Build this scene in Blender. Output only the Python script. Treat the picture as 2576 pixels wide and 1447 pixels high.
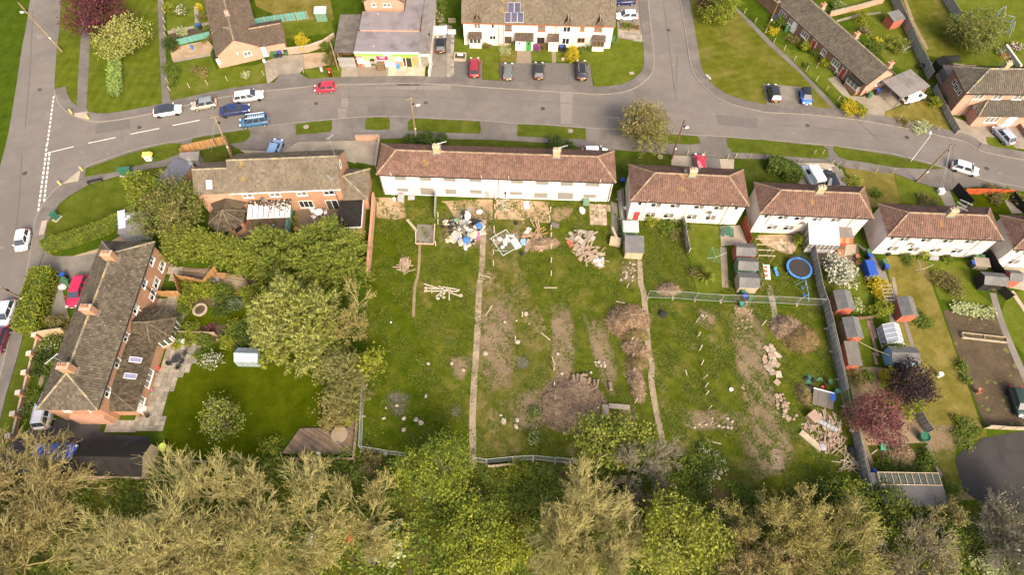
import bpy,math,random
import numpy as np
from mathutils import Vector,Matrix
from mathutils.geometry import tessellate_polygon
R=math.radians
S=bpy.context.scene
for o in list(bpy.data.objects):bpy.data.objects.remove(o)
# ------------------------------------------------ camera (drone, 73 m up, looking steeply down)
FP,NX,NY,HC=1550.0,1272.0,1590.0,73.0
_n=np.array([NX-1288,NY-723.5,FP]);_n /= np.linalg.norm(_n)
_y=np.array([0,-1.,0]);_y -= _y.dot(_n)*_n;_y /= np.linalg.norm(_y)
RW=np.array([np.cross(_y,-_n),_y,-_n])
cd=bpy.data.cameras.new('camera');cam=bpy.data.objects.new('camera',cd);S.collection.objects.link(cam)
cd.sensor_fit='HORIZONTAL';cd.sensor_width=36;cd.lens=FP/2576*36;cd.clip_start=1;cd.clip_end=4000
_m=np.eye(4);_m[:3,0]=RW@[1,0,0];_m[:3,1]=RW@[0,-1,0];_m[:3,2]=RW@[0,0,-1];_m[2,3]=HC
cam.matrix_world=Matrix(_m.tolist());S.camera=cam
# ------------------------------------------------ light
SUN_AZ=Vector((0.42,-0.907));SUN_EL=40.0
W=bpy.data.worlds.new('World');S.world=W;W.use_nodes=True
wn=W.node_tree.nodes;bg=wn['Background'];sky=wn.new('ShaderNodeTexSky');sky.sky_type='NISHITA';sky.sun_disc=False
sky.sun_elevation=R(SUN_EL);sky.sun_rotation=math.atan2(SUN_AZ.x,SUN_AZ.y);sky.air_density=1.0;sky.dust_density=7.0;sky.ozone_density=1
W.node_tree.links.new(sky.outputs[0],bg.inputs[0]);bg.inputs[1].default_value=0.15
sl=bpy.data.lights.new('sun','SUN');sl.energy=1.8;sl.angle=R(20);sl.color=(1,.9,.72)
so=bpy.data.objects.new('sun',sl);S.collection.objects.link(so);so.location=(30,-60,60)
_d=Vector((SUN_AZ.x*math.cos(R(SUN_EL)),SUN_AZ.y*math.cos(R(SUN_EL)),math.sin(R(SUN_EL))))
so.rotation_euler=_d.to_track_quat('Z','Y').to_euler()
vs=S.view_settings;vs.view_transform='Standard';vs.look='None';vs.exposure=1.12;vs.gamma=1;vs.use_curve_mapping=False
vs.use_white_balance=True;vs.white_balance_temperature=6750;vs.white_balance_tint=10
S.render.engine='CYCLES'
# ------------------------------------------------ pixel -> world (a pixel gives a direction; z gives the plane it lies on)
def G(u,v,z=0.0):
    d=RW@np.array([u-1288,v-723.5,FP]);t=(z-HC)/d[2]
    return Vector((d[0]*t,d[1]*t,z))
def RAY(u,v):return Vector((RW@np.array([u-1288,v-723.5,FP])).tolist())
OX=[0,645.3,1290.6,1930.7];OY=[0,361.4,722.7,1084.1]
def Q(t,x,y):return OX[t % 4]+x*.2506,OY[t//4]+y*.2506
def g(t,x,y,z=0.0):return G(*Q(t,x,y),z)
def gs(src,k,x,y,z=0.0):      # coordinates in a zoomed crop: src = crop's top-left in photo pixels, k = zoom
    return G((src[0]+x/k)/1.5497,(src[1]+y/k)/1.5497,z)
rnd=random.Random(7)
C=S.collection
# ------------------------------------------------ mesh builder
class MB:
    def __init__(s):s.v=[];s.f=[];s.m=[];s.mi=0
    def add(s,vs,fs):
        b=len(s.v);s.v+=[tuple(p) for p in vs];s.f+=[tuple(i+b for i in f) for f in fs];s.m+=[s.mi]*len(fs);return s
    def box(s,c,d,rz=0,taper=1.0,rx=0,ry=0):
        hx,hy,hz=d[0]/2,d[1]/2,d[2]/2;M=Matrix.Rotation(rz,3,'Z')@Matrix.Rotation(ry,3,'Y')@Matrix.Rotation(rx,3,'X');c=Vector(c)
        P=[]
        for z in (-hz,hz):
            k=1 if z<0 else taper
            for a,b in ((-hx,-hy),(hx,-hy),(hx,hy),(-hx,hy)):P.append(c+M@Vector((a*k,b*k,z)))
        return s.add(P,[(3,2,1,0),(4,5,6,7),(0,1,5,4),(1,2,6,5),(2,3,7,6),(3,0,4,7)])
    def bb(s,x0,x1,y0,y1,z0,z1):return s.box(((x0+x1)/2,(y0+y1)/2,(z0+z1)/2),(x1-x0,y1-y0,z1-z0))
    def prism(s,poly,z0,z1,bottom=False):
        n=len(poly);P=[(p[0],p[1],z0) for p in poly]+[(p[0],p[1],z1) for p in poly]
        tr=tessellate_polygon([[Vector((p[0],p[1],0)) for p in poly]])
        ar=sum(poly[i][0]*poly[(i+1) % n][1]-poly[(i+1) % n][0]*poly[i][1] for i in range(n))
        F=[]
        for a,b,c in tr:
            q=[Vector((poly[i][0],poly[i][1],0)) for i in (a,b,c)]
            if (q[1]-q[0]).cross(q[2]-q[0]).z<0:a,c=c,a
            F.append((a+n,b+n,c+n))
            if bottom:F.append((c,b,a))
        if z1>z0+1e-6:
            for i in range(n):
                j=(i+1) % n;F.append((i,j,j+n,i+n) if ar>0 else (j,i,i+n,j+n))
        return s.add(P,F)
    def sheet(s,poly,z):
        n=len(poly);tr=tessellate_polygon([[Vector((p[0],p[1],0)) for p in poly]]);F=[]
        for a,b,c in tr:
            q=[Vector((poly[i][0],poly[i][1],0)) for i in (a,b,c)]
            if (q[1]-q[0]).cross(q[2]-q[0]).z<0:a,c=c,a
            F.append((a,b,c))
        return s.add([(p[0],p[1],z) for p in poly],F)
    def tube(s,p0,p1,r0,r1=None,n=6,cap=True):
        p0=Vector(p0);p1=Vector(p1);r1=r0 if r1 is None else r1;d=(p1-p0)
        if d.length<1e-6:return s
        q=d.to_track_quat('Z','Y').to_matrix();P=[]
        for p,r in ((p0,r0),(p1,r1)):
            for i in range(n):a=2*math.pi*i/n;P.append(p+q@Vector((math.cos(a)*r,math.sin(a)*r,0)))
        F=[(i,(i+1) % n,n+(i+1) % n,n+i) for i in range(n)]
        if cap:F+=[tuple(range(n-1,-1,-1)),tuple(range(n,2*n))]
        return s.add(P,F)
    def path(s,pts,r,n=5):
        for a,b in zip(pts[:-1],pts[1:]):s.tube(a,b,r,n=n)
        return s
    def lathe(s,prof,c=(0,0,0),n=14,axis='Z'):
        c=Vector(c);P=[];F=[]
        for r,z in prof:
            for i in range(n):
                a=2*math.pi*i/n
                p=Vector((math.cos(a)*r,math.sin(a)*r,z))
                if axis=='Y':p=Vector((p.x,p.z,p.y))
                if axis=='X':p=Vector((p.z,p.x,p.y))
                P.append(c+p)
        for k in range(len(prof)-1):
            for i in range(n):F.append((k*n+i,k*n+(i+1) % n,(k+1)*n+(i+1) % n,(k+1)*n+i))
        F.append(tuple(range(n-1,-1,-1)));F.append(tuple((len(prof)-1)*n+i for i in range(n)))
        if axis=='Y':F=[tuple(reversed(f)) for f in F]
        return s.add(P,F)
    def blob(s,c,r,seed=0,n=7,m=5,jit=.15):   # lumpy stone
        q=random.Random(seed);P=[];F=[];c=Vector(c)
        r=Vector(r) if not isinstance(r,(int,float)) else Vector((r,r,r))
        for k in range(1,m):
            ph=math.pi*k/m-math.pi/2
            for i in range(n):
                a=2*math.pi*i/n;j=1+q.uniform(-jit,jit)
                P.append(c+Vector((math.cos(a)*math.cos(ph)*r.x,math.sin(a)*math.cos(ph)*r.y,math.sin(ph)*r.z))*1+Vector((math.cos(a)*r.x,math.sin(a)*r.y,math.sin(ph)*r.z))*(j-1))
        for k in range(m-2):
            for i in range(n):F.append((k*n+i,k*n+(i+1) % n,(k+1)*n+(i+1) % n,(k+1)*n+i))
        b=len(P);P+=[c-Vector((0,0,r.z)),c+Vector((0,0,r.z))]
        for i in range(n):F.append((b,(i+1) % n,i));F.append((b+1,(m-2)*n+i,(m-2)*n+(i+1) % n))
        return s.add(P,F)
    def mesh(s,name,mats,smooth=False):
        me=bpy.data.meshes.new(name);me.from_pydata(s.v,[],s.f)
        for m in (mats if isinstance(mats,(list,tuple)) else [mats]):me.materials.append(M[m] if isinstance(m,str) else m)
        if max(s.m or [0])>0:me.polygons.foreach_set('material_index',s.m)
        if smooth:me.polygons.foreach_set('use_smooth',[True]*len(s.f))
        me.update();return me
    def obj(s,name,mats,parent=None,smooth=False):
        return link(name,s.mesh(name,mats,smooth),parent)
def link(name,data,parent=None):
    o=bpy.data.objects.new(name,data);C.objects.link(o)
    if parent:o.parent=parent
    return o
def tag(o,label=None,cat=None,group=None,kind=None):
    if label:o['label']=label
    if cat:o['category']=cat
    if group:o['group']=group
    if kind:o['kind']=kind
    return o
def thing(name,label,cat,loc=(0,0,0),rz=0,group=None):
    o=link(name,None);o.empty_display_size=.2;o.location=loc;o.rotation_euler=(0,0,rz);return tag(o,label,cat,group)
def copy_tree(o,parent=None):
    c=o.copy();C.objects.link(c);c.parent=parent
    for ch in list(o.children):copy_tree(ch,c)
    return c
def place(o,loc,rz=0,label=None,group=None,cat=None):
    o.location=loc;o.rotation_euler=(0,0,rz);tag(o,label,cat,group);return o
def raw_mesh(name,V,F,mats,mi=None,smooth=False):    # numpy, equal-sided faces
    V=np.asarray(V,np.float32);F=np.asarray(F,np.int32);k=F.shape[1];me=bpy.data.meshes.new(name)
    me.vertices.add(len(V));me.vertices.foreach_set('co',V.ravel())
    me.loops.add(F.size);me.loops.foreach_set('vertex_index',F.ravel())
    me.polygons.add(len(F));me.polygons.foreach_set('loop_start',np.arange(0,F.size,k,dtype=np.int32));me.polygons.foreach_set('loop_total',np.full(len(F),k,np.int32))
    for m in mats:me.materials.append(M[m])
    if mi is not None:me.polygons.foreach_set('material_index',np.asarray(mi,np.int32))
    if smooth:me.polygons.foreach_set('use_smooth',np.ones(len(F),bool))
    me.update(calc_edges=True);return me
def spline(pts,k=6):
    P=[Vector(p) for p in pts];out=[]
    for i in range(len(P)-1):
        a=P[max(i-1,0)];b=P[i];c=P[i+1];d=P[min(i+2,len(P)-1)]
        for j in range(k):
            t=j/k;out.append(.5*((2*b)+(c-a)*t+(2*a-5*b+4*c-d)*t*t+(3*b-a-3*c+d)*t**3))
    out.append(P[-1]);return out
def offset(pts,w):      # left side of the direction of travel
    out=[]
    for i,p in enumerate(pts):
        a=pts[max(i-1,0)];b=pts[min(i+1,len(pts)-1)];d=Vector((b[0]-a[0],b[1]-a[1]));d.normalize()
        out.append(Vector((p[0]-d.y*w,p[1]+d.x*w,0)))
    return out
def ang(a,b):return math.atan2(b[1]-a[1],b[0]-a[0])
# ------------------------------------------------ materials
M={}
def newmat(name):
    m=bpy.data.materials.new(name);m.use_nodes=True;M[name]=m;nt=m.node_tree;return m,nt,nt.nodes,nt.links,nt.nodes['Principled BSDF']
def ramp(nd,stops):
    r=nd.new('ShaderNodeValToRGB');e=r.color_ramp.elements
    while len(e)<len(stops):e.new(.5)
    for el,(p,c) in zip(e,stops):el.position=p;el.color=(*c,1)
    return r
def mulc(c,k):return tuple(min(1,x*k) for x in c)
def noise(nd,lk,co,scale,detail=4,rough=.6,stretch=None):
    n=nd.new('ShaderNodeTexNoise');n.inputs['Scale'].default_value=scale;n.inputs['Detail'].default_value=detail;n.inputs['Roughness'].default_value=rough
    if stretch:
        mp=nd.new('ShaderNodeMapping');mp.inputs['Scale'].default_value=stretch;lk.new(co,mp.inputs[0]);co=mp.outputs[0]
    lk.new(co,n.inputs['Vector']);return n
def mix(nd,lk,f,a,b,mode='MIX'):
    x=nd.new('ShaderNodeMix');x.data_type='RGBA';x.blend_type=mode
    for i,s in ((0,f),(6,a),(7,b)):
        if isinstance(s,(int,float)):x.inputs[i].default_value=s
        elif isinstance(s,tuple):x.inputs[i].default_value=(*s,1)
        else:lk.new(s,x.inputs[i])
    return x.outputs[2]
def mat(name,col,rough=.75,var=.18,scale=2.0,isl=0.0,col2=None,s2=.35,thr=(.45,.65),bump=0.0,bs=None,metal=0,spec=.3,trans=0,spots=None,stretch=None,world=False,coat=0):
    """base colour with noise variation; col2 = second colour in patches; isl = per-piece variation; spots=(colour, scale, threshold)"""
    m,nt,nd,lk,bs_=newmat(name)
    if world:co=nd.new('ShaderNodeNewGeometry').outputs['Position']
    else:co=nd.new('ShaderNodeTexCoord').outputs['Object']
    n=noise(nd,lk,co,scale,5,.65,stretch)
    rp=ramp(nd,[(.25,mulc(col,1-var*1.3)),(.5,col),(.78,mulc(col,1+var))]);lk.new(n.outputs[0],rp.inputs[0]);c=rp.outputs[0]
    if col2:
        n2=noise(nd,lk,co,s2,6,.62);r2=ramp(nd,[(thr[0],(0,0,0)),(thr[1],(1,1,1))]);lk.new(n2.outputs[0],r2.inputs[0]);c=mix(nd,lk,r2.outputs[0],c,col2)
    if spots:
        for sc,ss,st in (spots if isinstance(spots,list) else [spots]):
            n3=noise(nd,lk,co,ss,3,.5);r3=ramp(nd,[(st,(0,0,0)),(min(1,st+.06),(1,1,1))]);lk.new(n3.outputs[0],r3.inputs[0]);c=mix(nd,lk,r3.outputs[0],c,sc)
    if isl:
        ge=nd.new('ShaderNodeNewGeometry');r4=ramp(nd,[(0,(1-isl,)*3),(1,(1+isl,)*3)]);r4.color_ramp.elements[1].color=(1,1,1,1);r4.color_ramp.elements[0].color=(1-isl*1.6,)*3+(1,)
        lk.new(ge.outputs['Random Per Island'],r4.inputs[0]);c=mix(nd,lk,1.0,c,r4.outputs[0],'MULTIPLY')
    lk.new(c,bs_.inputs['Base Color']);bs_.inputs['Roughness'].default_value=rough;bs_.inputs['Metallic'].default_value=metal
    bs_.inputs['Specular IOR Level'].default_value=spec
    if coat:bs_.inputs['Coat Weight'].default_value=coat;bs_.inputs['Coat Roughness'].default_value=.05
    if bump:
        b=nd.new('ShaderNodeBump');b.inputs['Strength'].default_value=bump;b.inputs['Distance'].default_value=.05
        nb=noise(nd,lk,co,bs or scale*6,4,.6);lk.new(nb.outputs[0],b.inputs['Height']);lk.new(b.outputs[0],bs_.inputs['Normal'])
    if trans:
        tr=nd.new('ShaderNodeBsdfTranslucent');lk.new(c,tr.inputs[0]);mx=nd.new('ShaderNodeMixShader');mx.inputs[0].default_value=trans
        lk.new(bs_.outputs[0],mx.inputs[1]);lk.new(tr.outputs[0],mx.inputs[2]);lk.new(mx.outputs[0],nd['Material Output'].inputs[0])
    return m
def grass(name,a,b,dry,dthr=(.55,.75),dscale=.25,stripe=None,mscale=.9,bare=None,bthr=(.6,.68),bscale=.22):
    m,nt,nd,lk,bs=newmat(name);co=nd.new('ShaderNodeNewGeometry').outputs['Position']
    n1=noise(nd,lk,co,mscale,8,.68);r1=ramp(nd,[(.3,a),(.7,b)]);lk.new(n1.outputs[0],r1.inputs[0]);c=r1.outputs[0]
    n2=noise(nd,lk,co,dscale,7,.66);r2=ramp(nd,[(dthr[0],(0,0,0)),(dthr[1],(1,1,1))]);lk.new(n2.outputs[0],r2.inputs[0]);c=mix(nd,lk,r2.outputs[0],c,dry)
    n3=noise(nd,lk,co,7,4,.8);r3=ramp(nd,[(.3,(.55,)*3),(.7,(1,1,1))]);lk.new(n3.outputs[0],r3.inputs[0]);c=mix(nd,lk,1.0,c,r3.outputs[0],'MULTIPLY')
    n6=noise(nd,lk,co,.42,6,.6);r6=ramp(nd,[(.3,(.66,.70,.55)),(.62,(1,1,1))]);lk.new(n6.outputs[0],r6.inputs[0]);c=mix(nd,lk,1.0,c,r6.outputs[0],'MULTIPLY')
    if stripe:
        mp=nd.new('ShaderNodeMapping');mp.inputs['Rotation'].default_value=(0,0,stripe[0]);lk.new(co,mp.inputs[0]);w=nd.new('ShaderNodeTexWave');w.inputs['Scale'].default_value=stripe[1];w.inputs['Distortion'].default_value=1.2;w.inputs['Detail'].default_value=2
        lk.new(mp.outputs[0],w.inputs[0]);rw=ramp(nd,[(0,(stripe[2],)*3),(1,(1,1,1))]);lk.new(w.outputs[0],rw.inputs[0]);c=mix(nd,lk,1.0,c,rw.outputs[0],'MULTIPLY')
    if bare:
        n4=noise(nd,lk,co,bscale,8,.7);r4=ramp(nd,[(bthr[0],(0,0,0)),(bthr[1],(1,1,1))]);lk.new(n4.outputs[0],r4.inputs[0])
        n5=noise(nd,lk,co,3,6,.7);r5=ramp(nd,[(.3,mulc(bare,.6)),(.7,mulc(bare,1.2))]);lk.new(n5.outputs[0],r5.inputs[0]);c=mix(nd,lk,r4.outputs[0],c,r5.outputs[0])
    lk.new(c,bs.inputs['Base Color']);bs.inputs['Roughness'].default_value=1;bs.inputs['Specular IOR Level'].default_value=0
    b=nd.new('ShaderNodeBump');b.inputs['Strength'].default_value=.5;b.inputs['Distance'].default_value=.12;nb=noise(nd,lk,co,4,6,.75);lk.new(nb.outputs[0],b.inputs['Height']);lk.new(b.outputs[0],bs.inputs['Normal'])
    return m
def brick(name,c1,c2,mortar):
    m,nt,nd,lk,bs=newmat(name);tc=nd.new('ShaderNodeTexCoord');ge=nd.new('ShaderNodeNewGeometry')
    sp=nd.new('ShaderNodeSeparateXYZ');lk.new(tc.outputs['Object'],sp.inputs[0]);ad=nd.new('ShaderNodeMath');ad.operation='ADD';lk.new(sp.outputs[0],ad.inputs[0]);lk.new(sp.outputs[1],ad.inputs[1])
    cb=nd.new('ShaderNodeCombineXYZ');lk.new(ad.outputs[0],cb.inputs[0]);lk.new(sp.outputs[2],cb.inputs[1])
    b=nd.new('ShaderNodeTexBrick');lk.new(cb.outputs[0],b.inputs['Vector']);b.inputs['Color1'].default_value=(*c1,1);b.inputs['Color2'].default_value=(*c2,1);b.inputs['Mortar'].default_value=(*mortar,1)
    b.inputs['Scale'].default_value=1;b.inputs['Brick Width'].default_value=.225;b.inputs['Row Height'].default_value=.075;b.inputs['Mortar Size'].default_value=.008
    n=noise(nd,lk,tc.outputs['Object'],.8,5,.6);r=ramp(nd,[(.3,(.78,)*3),(.7,(1,1,1))]);lk.new(n.outputs[0],r.inputs[0]);c=mix(nd,lk,1.0,b.outputs[0],r.outputs[0],'MULTIPLY')
    lk.new(c,bs.inputs['Base Color']);bs.inputs['Roughness'].default_value=.85;bs.inputs['Specular IOR Level'].default_value=.2
    return m
def tilemat(name,c,lich,dark,orange=None,isl=.3,lt=.62):
    """concrete roof tile: per-tile tint, pale lichen flecks, dark algae patches, orange lichen patches"""
    sp=[(lich,5,lt),(mulc(lich,1.15),2.2,lt+.07)]
    if orange:sp.append((orange,.55,.66))
    return mat(name,c,.9,.2,.7,isl=isl,col2=dark,s2=.3,thr=(.48,.75),spots=sp,spec=.15)
# ================================================= materials
mat('asphalt',(.152,.133,.118),.9,.12,.6,col2=(.128,.112,.1),s2=.12,thr=(.45,.62),bump=.15,bs=25,world=True,spots=[((.185,.162,.142),.5,.66),((.12,.105,.095),9,.62)])
mat('asphalt_patch',(.118,.105,.096),.9,.12,1.2,bump=.15,bs=25,world=True)
mat('asphalt_pale',(.185,.163,.145),.9,.12,1.2,bump=.15,bs=25,world=True)
mat('footway',(.115,.1,.09),.9,.14,.9,col2=(.16,.14,.125),s2=.25,bump=.15,bs=25,world=True)
mat('tarmac_dark',(.05,.045,.045),.85,.25,.8,bump=.2,bs=20,world=True,col2=(.075,.068,.062),s2=.3)
mat('tarmac_court',(.03,.027,.026),.9,.25,.5,col2=(.055,.049,.045),s2=.09,thr=(.5,.7),bump=.2,bs=20,world=True)
mat('kerbstone',(.225,.195,.16),.85,.2,1.5,world=True)
mat('concrete',(.25,.21,.165),.9,.18,.8,col2=(.18,.155,.12),s2=.35,bump=.1,world=True)
mat('concrete_pale',(.34,.285,.22),.9,.12,.8,col2=(.27,.225,.175),s2=.4,bump=.1,world=True)
mat('concrete_grey',(.175,.155,.13),.9,.2,.8,col2=(.125,.11,.09),s2=.3,bump=.1,world=True)
mat('gravel',(.34,.25,.16),.95,.3,6,col2=(.24,.17,.1),s2=.5,bump=.4,bs=14,world=True)
mat('dirt',(.195,.14,.085),.95,.35,2.5,col2=(.245,.18,.11),s2=.4,thr=(.42,.62),bump=.5,bs=9,world=True,spots=((.4,.3,.2),6,.68))
mat('soil',(.062,.044,.025),.95,.35,3,col2=(.09,.063,.036),s2=.3,bump=.6,bs=7,world=True,spots=((.12,.115,.03),.9,.63))
mat('sand_dirt',(.33,.24,.145),.95,.25,2.2,col2=(.24,.155,.09),s2=.5,bump=.4,bs=9,world=True,spots=((.12,.13,.035),1.2,.66))
mat('ash',(.10,.088,.078),.95,.4,5,col2=(.17,.15,.13),s2=1.4,bump=.5,bs=9,world=True,spots=((.4,.37,.33),7,.66))
mat('paint_white',(.72,.70,.64),.8,.15,4,world=True,spots=((.35,.32,.29),5,.64))
mat('slab',(.27,.235,.185),.85,.2,1.6,isl=.28,col2=(.17,.15,.115),s2=.5)
mat('slab_pink',(.38,.27,.20),.9,.2,1.6,isl=.35,col2=(.22,.16,.11),s2=.6)
mat('slab_cream',(.47,.39,.29),.9,.12,1.0,isl=.12)
mat('slab_brown',(.235,.185,.135),.9,.18,1.3,isl=.2)
mat('brick_paver',(.17,.125,.085),.9,.25,5,isl=.2)
grass('grass_verge',(0.077,0.101,0.013),(0.121,0.145,0.020),(0.17,0.15,0.04),(.58,.8),.35)
grass('grass_park',(0.094,0.123,0.013),(0.143,0.167,0.021),(0.19,0.17,0.045),(.56,.8),.2,stripe=(R(4),.2,.88))
grass('grass_field',(.05,.09,.008),(.085,.12,.012),(.13,.12,.02),(.6,.8),.2,stripe=(R(20),.12,.92))
grass('grass_lawn',(0.099,0.130,0.015),(0.149,0.171,0.024),(0.2,0.175,0.055),(.55,.78),.25)
grass('grass_east',(.105,.122,.014),(.155,.155,.022),(.235,.19,.06),(.46,.72),.18,stripe=(R(75),.2,.9))
grass('grass_dry',(.15,.13,.025),(.22,.18,.045),(.27,.21,.075),(.45,.7),.3)
grass('grass_lush',(.052,.074,.003),(.085,.105,.005),(.12,.118,.012),(.56,.8),.18)
grass('grass_dark',(0.055,0.073,0.011),(0.094,0.110,0.019),(0.13,0.115,0.035),(.6,.8),.3)
grass('grass_rough',(.05,.075,.006),(.125,.14,.016),(.18,.15,.04),(.5,.7),.33,mscale=.7,bare=(.19,.145,.08),bthr=(.59,.7),bscale=.17)
grass('grass_worn',(.065,.082,.01),(.14,.138,.022),(.2,.158,.06),(.44,.66),.35,mscale=.6,bare=(.21,.15,.085),bthr=(.52,.62),bscale=.16)
grass('grass_plot',(.045,.072,.004),(.1,.122,.009),(.135,.13,.022),(.55,.75),.3,mscale=.6)
grass('wood_floor',(.05,.066,.006),(.11,.12,.016),(.13,.105,.035),(.5,.7),.5,bare=(.085,.06,.035),bthr=(.5,.6),bscale=.2)
# ================================================= ground
def PL(t,a):return [g(t,a[i],a[i+1]) for i in range(0,len(a),2)]
def patch(name,pts,L,m,sm=0):
    if sm:pts=spline(list(pts)+[pts[0]],sm)[:-1]
    patch.n=getattr(patch,'n',0)+1;mb=MB();mb.sheet(pts,.004+L*.004+patch.n*.00011);return tag(mb.obj(name,m),kind='structure')
def slab(name,pts,z,m,sm=0):
    if sm:pts=spline(list(pts)+[pts[0]],sm)[:-1]
    mb=MB();mb.prism(pts,0.0,z);return tag(mb.obj(name,m),kind='structure')
mb=MB();mb.sheet([(-1500,-1500),(1500,-1500),(1500,1500),(-1500,1500)],0);tag(mb.obj('ground','grass_field'),kind='structure')
# road network as one sheet
KN=spline(PL(0,[548,900,562,965,600,1050,660,1115,740,1165,850,1205,960,1222,1100,1215,1300,1185,1545,1135,1900,1050,2200,985])+PL(1,[0,925,330,890,580,865,850,850,1100,845,1500,838,1900,850,2250,875])
     + PL(2,[0,897,300,915,600,932,800,945,950,945,1100,925,1230,880,1330,810,1390,740,1415,650,1410,520,1395,350,1375,200,1355,0,1320,-350]),4)
KE=spline(PL(2,[1610,-350,1675,0,1710,200,1745,420,1765,560,1790,680,1830,770,1900,860,2000,950,2100,1010,2250,1065,2400,1100])+PL(3,[0,1130,300,1145,600,1170,900,1205,1200,1255,1500,1310,1750,1370,2000,1430])+PL(7,[2100,60,2300,115,2575,165,3000,240]),4)
KS=spline(PL(8,[-150,1447,-60,1150,30,800,100,500,175,200])+PL(4,[240,1420,290,1200,330,950,350,800,385,705,440,610,520,500,620,410,730,330,850,245,1000,180,1250,95,1500,25])
     + [gs((600,330),5.15,*p) for p in ((600,1115),(1000,1022),(1400,960),(1950,870),(2575,800))]+PL(1,[390,1235,760,1200,1000,1180,1330,1170,1600,1180,1900,1195,2255,1212])+PL(2,[0,1240,300,1250,730,1285,1170,1310,1570,1340,1860,1360,2130,1375])
     + PL(3,[0,1408,400,1440])+PL(7,[1000,65,1300,115,1590,190,1800,250,2000,320,2300,395,2575,445,3000,540]),4)
KW=spline(PL(0,[360,-400,300,0,265,250,220,480,165,850,100,1250])+PL(4,[60,0,0,230,-60,500,-150,900,-250,1447])+PL(8,[-420,600,-560,1447]),4)
top=PL(0,[660,-400,610,0,600,270,570,500,550,800])
patch('road',KW+KS+list(reversed(KE))+list(reversed(KN))+list(reversed(top)),2,'asphalt')
def strip(name,line,w,z0,z1,m):
    o=offset(line,w);mb=MB();n=len(line)
    for i in range(n-1):
        a,b,c,d=line[i],line[i+1],o[i+1],o[i]
        P=[(*p[:2],z) for z in (z0,z1) for p in (a,b,c,d)]
        F=[(4,5,6,7),(0,1,5,4),(2,3,7,6)] if w>0 else [(7,6,5,4),(4,5,1,0),(6,7,3,2)]
        mb.add(P,F)
    return tag(mb.obj(name,m),kind='structure')
def kerbs(line,w=.14,side=1,parent=None):
    o=tag(link('kerb',None),kind='structure');o.empty_display_size=.2
    # individual stones about 0.9 m long, resampled
    pts=[Vector((p[0],p[1],0)) for p in line];L=[0]
    for a,b in zip(pts[:-1],pts[1:]):L.append(L[-1]+(b-a).length)
    mb=MB();mb.box((0,0,.0),(.97,.14,.26));me=None
    s=0;k=0;st=MB()
    while s+1<L[-1]:
        def at(x):
            i=max(j for j in range(len(L)) if L[j]<=x);i=min(i,len(pts)-2);t=(x-L[i])/max(1e-6,L[i+1]-L[i]);return pts[i].lerp(pts[i+1],t)
        a=at(s);b=at(s+1);st.box(((a.x+b.x)/2,(a.y+b.y)/2,.055+rnd.uniform(-.008,.008)),(.985,.14,.11),ang(a,b));s+=1
    c=tag(st.obj('kerbstones','kerbstone',o),kind='stuff');return o
for ln in (KN,KS,KE):kerbs(ln)
# pavements (raised, real step at the kerb)
strip('pavement',KN,1.75,0,.10,'footway');strip('pavement',KE,1.75,0,.10,'footway')
inner=PL(8,[-20,1447,60,1100,150,800,205,600,290,240])+PL(4,[330,1447,400,1220,455,1060,445,1000,480,800,600,600,700,520,900,405,1200,320,1500,250,1770,215])+[gs((600,330),5.15,*p) for p in ((560,1395),(1000,1300),(1500,1195),(1700,1300),(2575,1330))] +    PL(1,[420,1420,1000,1405,1490,1385,1700,1395,2300,1400])+PL(2,[100,1420,400,1440])+PL(6,[1010,60,1560,105,1920,128,2230,150])+PL(7,[0,155,200,185,640,192,780,240,1100,288,1270,300,1500,385,1700,450,1830,470,2100,430,2440,470,2575,480,3000,560])
slab('pavement',KS+list(reversed(inner)),.095,'footway')
# grass islands in the southern pavement
isl=[PL(4,[870,250,1000,205,1250,118,1500,45,1700,0,1830,0,1845,50,1790,110,1650,165,1400,220,1100,300,850,335]),
       [gs((600,330),5.15,*p) for p in ((780,1090),(1000,1045),(1400,980),(1900,905),(1950,950),(1930,1050),(1850,1130),(1700,1180),(1510,1190),(900,1310),(770,1280),(745,1200))],
       PL(1,[395,1250,580,1222,755,1210,762,1290,740,1325,560,1345,400,1355]),PL(1,[1105,1190,1200,1182,1330,1180,1345,1240,1335,1300,1200,1310,1090,1300]),
       PL(1,[1560,1192,1900,1205,2240,1222,2255,1300,2240,1345,1900,1335,1520,1310,1520,1225]),PL(2,[45,1250,300,1260,725,1295,732,1400,500,1395,40,1370]),
       PL(2,[1530,1350,1690,1360,1855,1370,1880,1440,1800,1455,1500,1440]),PL(2,[2140,1385,2350,1400,2500,1405])+PL(3,[100,1425])+PL(7,[300,5,560,25,605,70,612,130,560,155,300,140,0,112])+PL(6,[2350,98,2200,90,2150,30]),
       PL(7,[665,25,850,60,1000,80,1300,130,1590,205,1770,250,1700,262,1500,255,1250,240,1000,195,800,165,715,140,660,70])]
for p in isl:slab('grass_verge',p,.115,'grass_verge')
mb=MB()
for t,x,y in ((1,500,1278),(2,575,1318),(6,1475,135)):mb.lathe([(.45,.09),(.45,.135),(.36,.14)],g(t,x,y),12)
tag(mb.obj('manhole_cover','concrete'),kind='structure')
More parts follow.
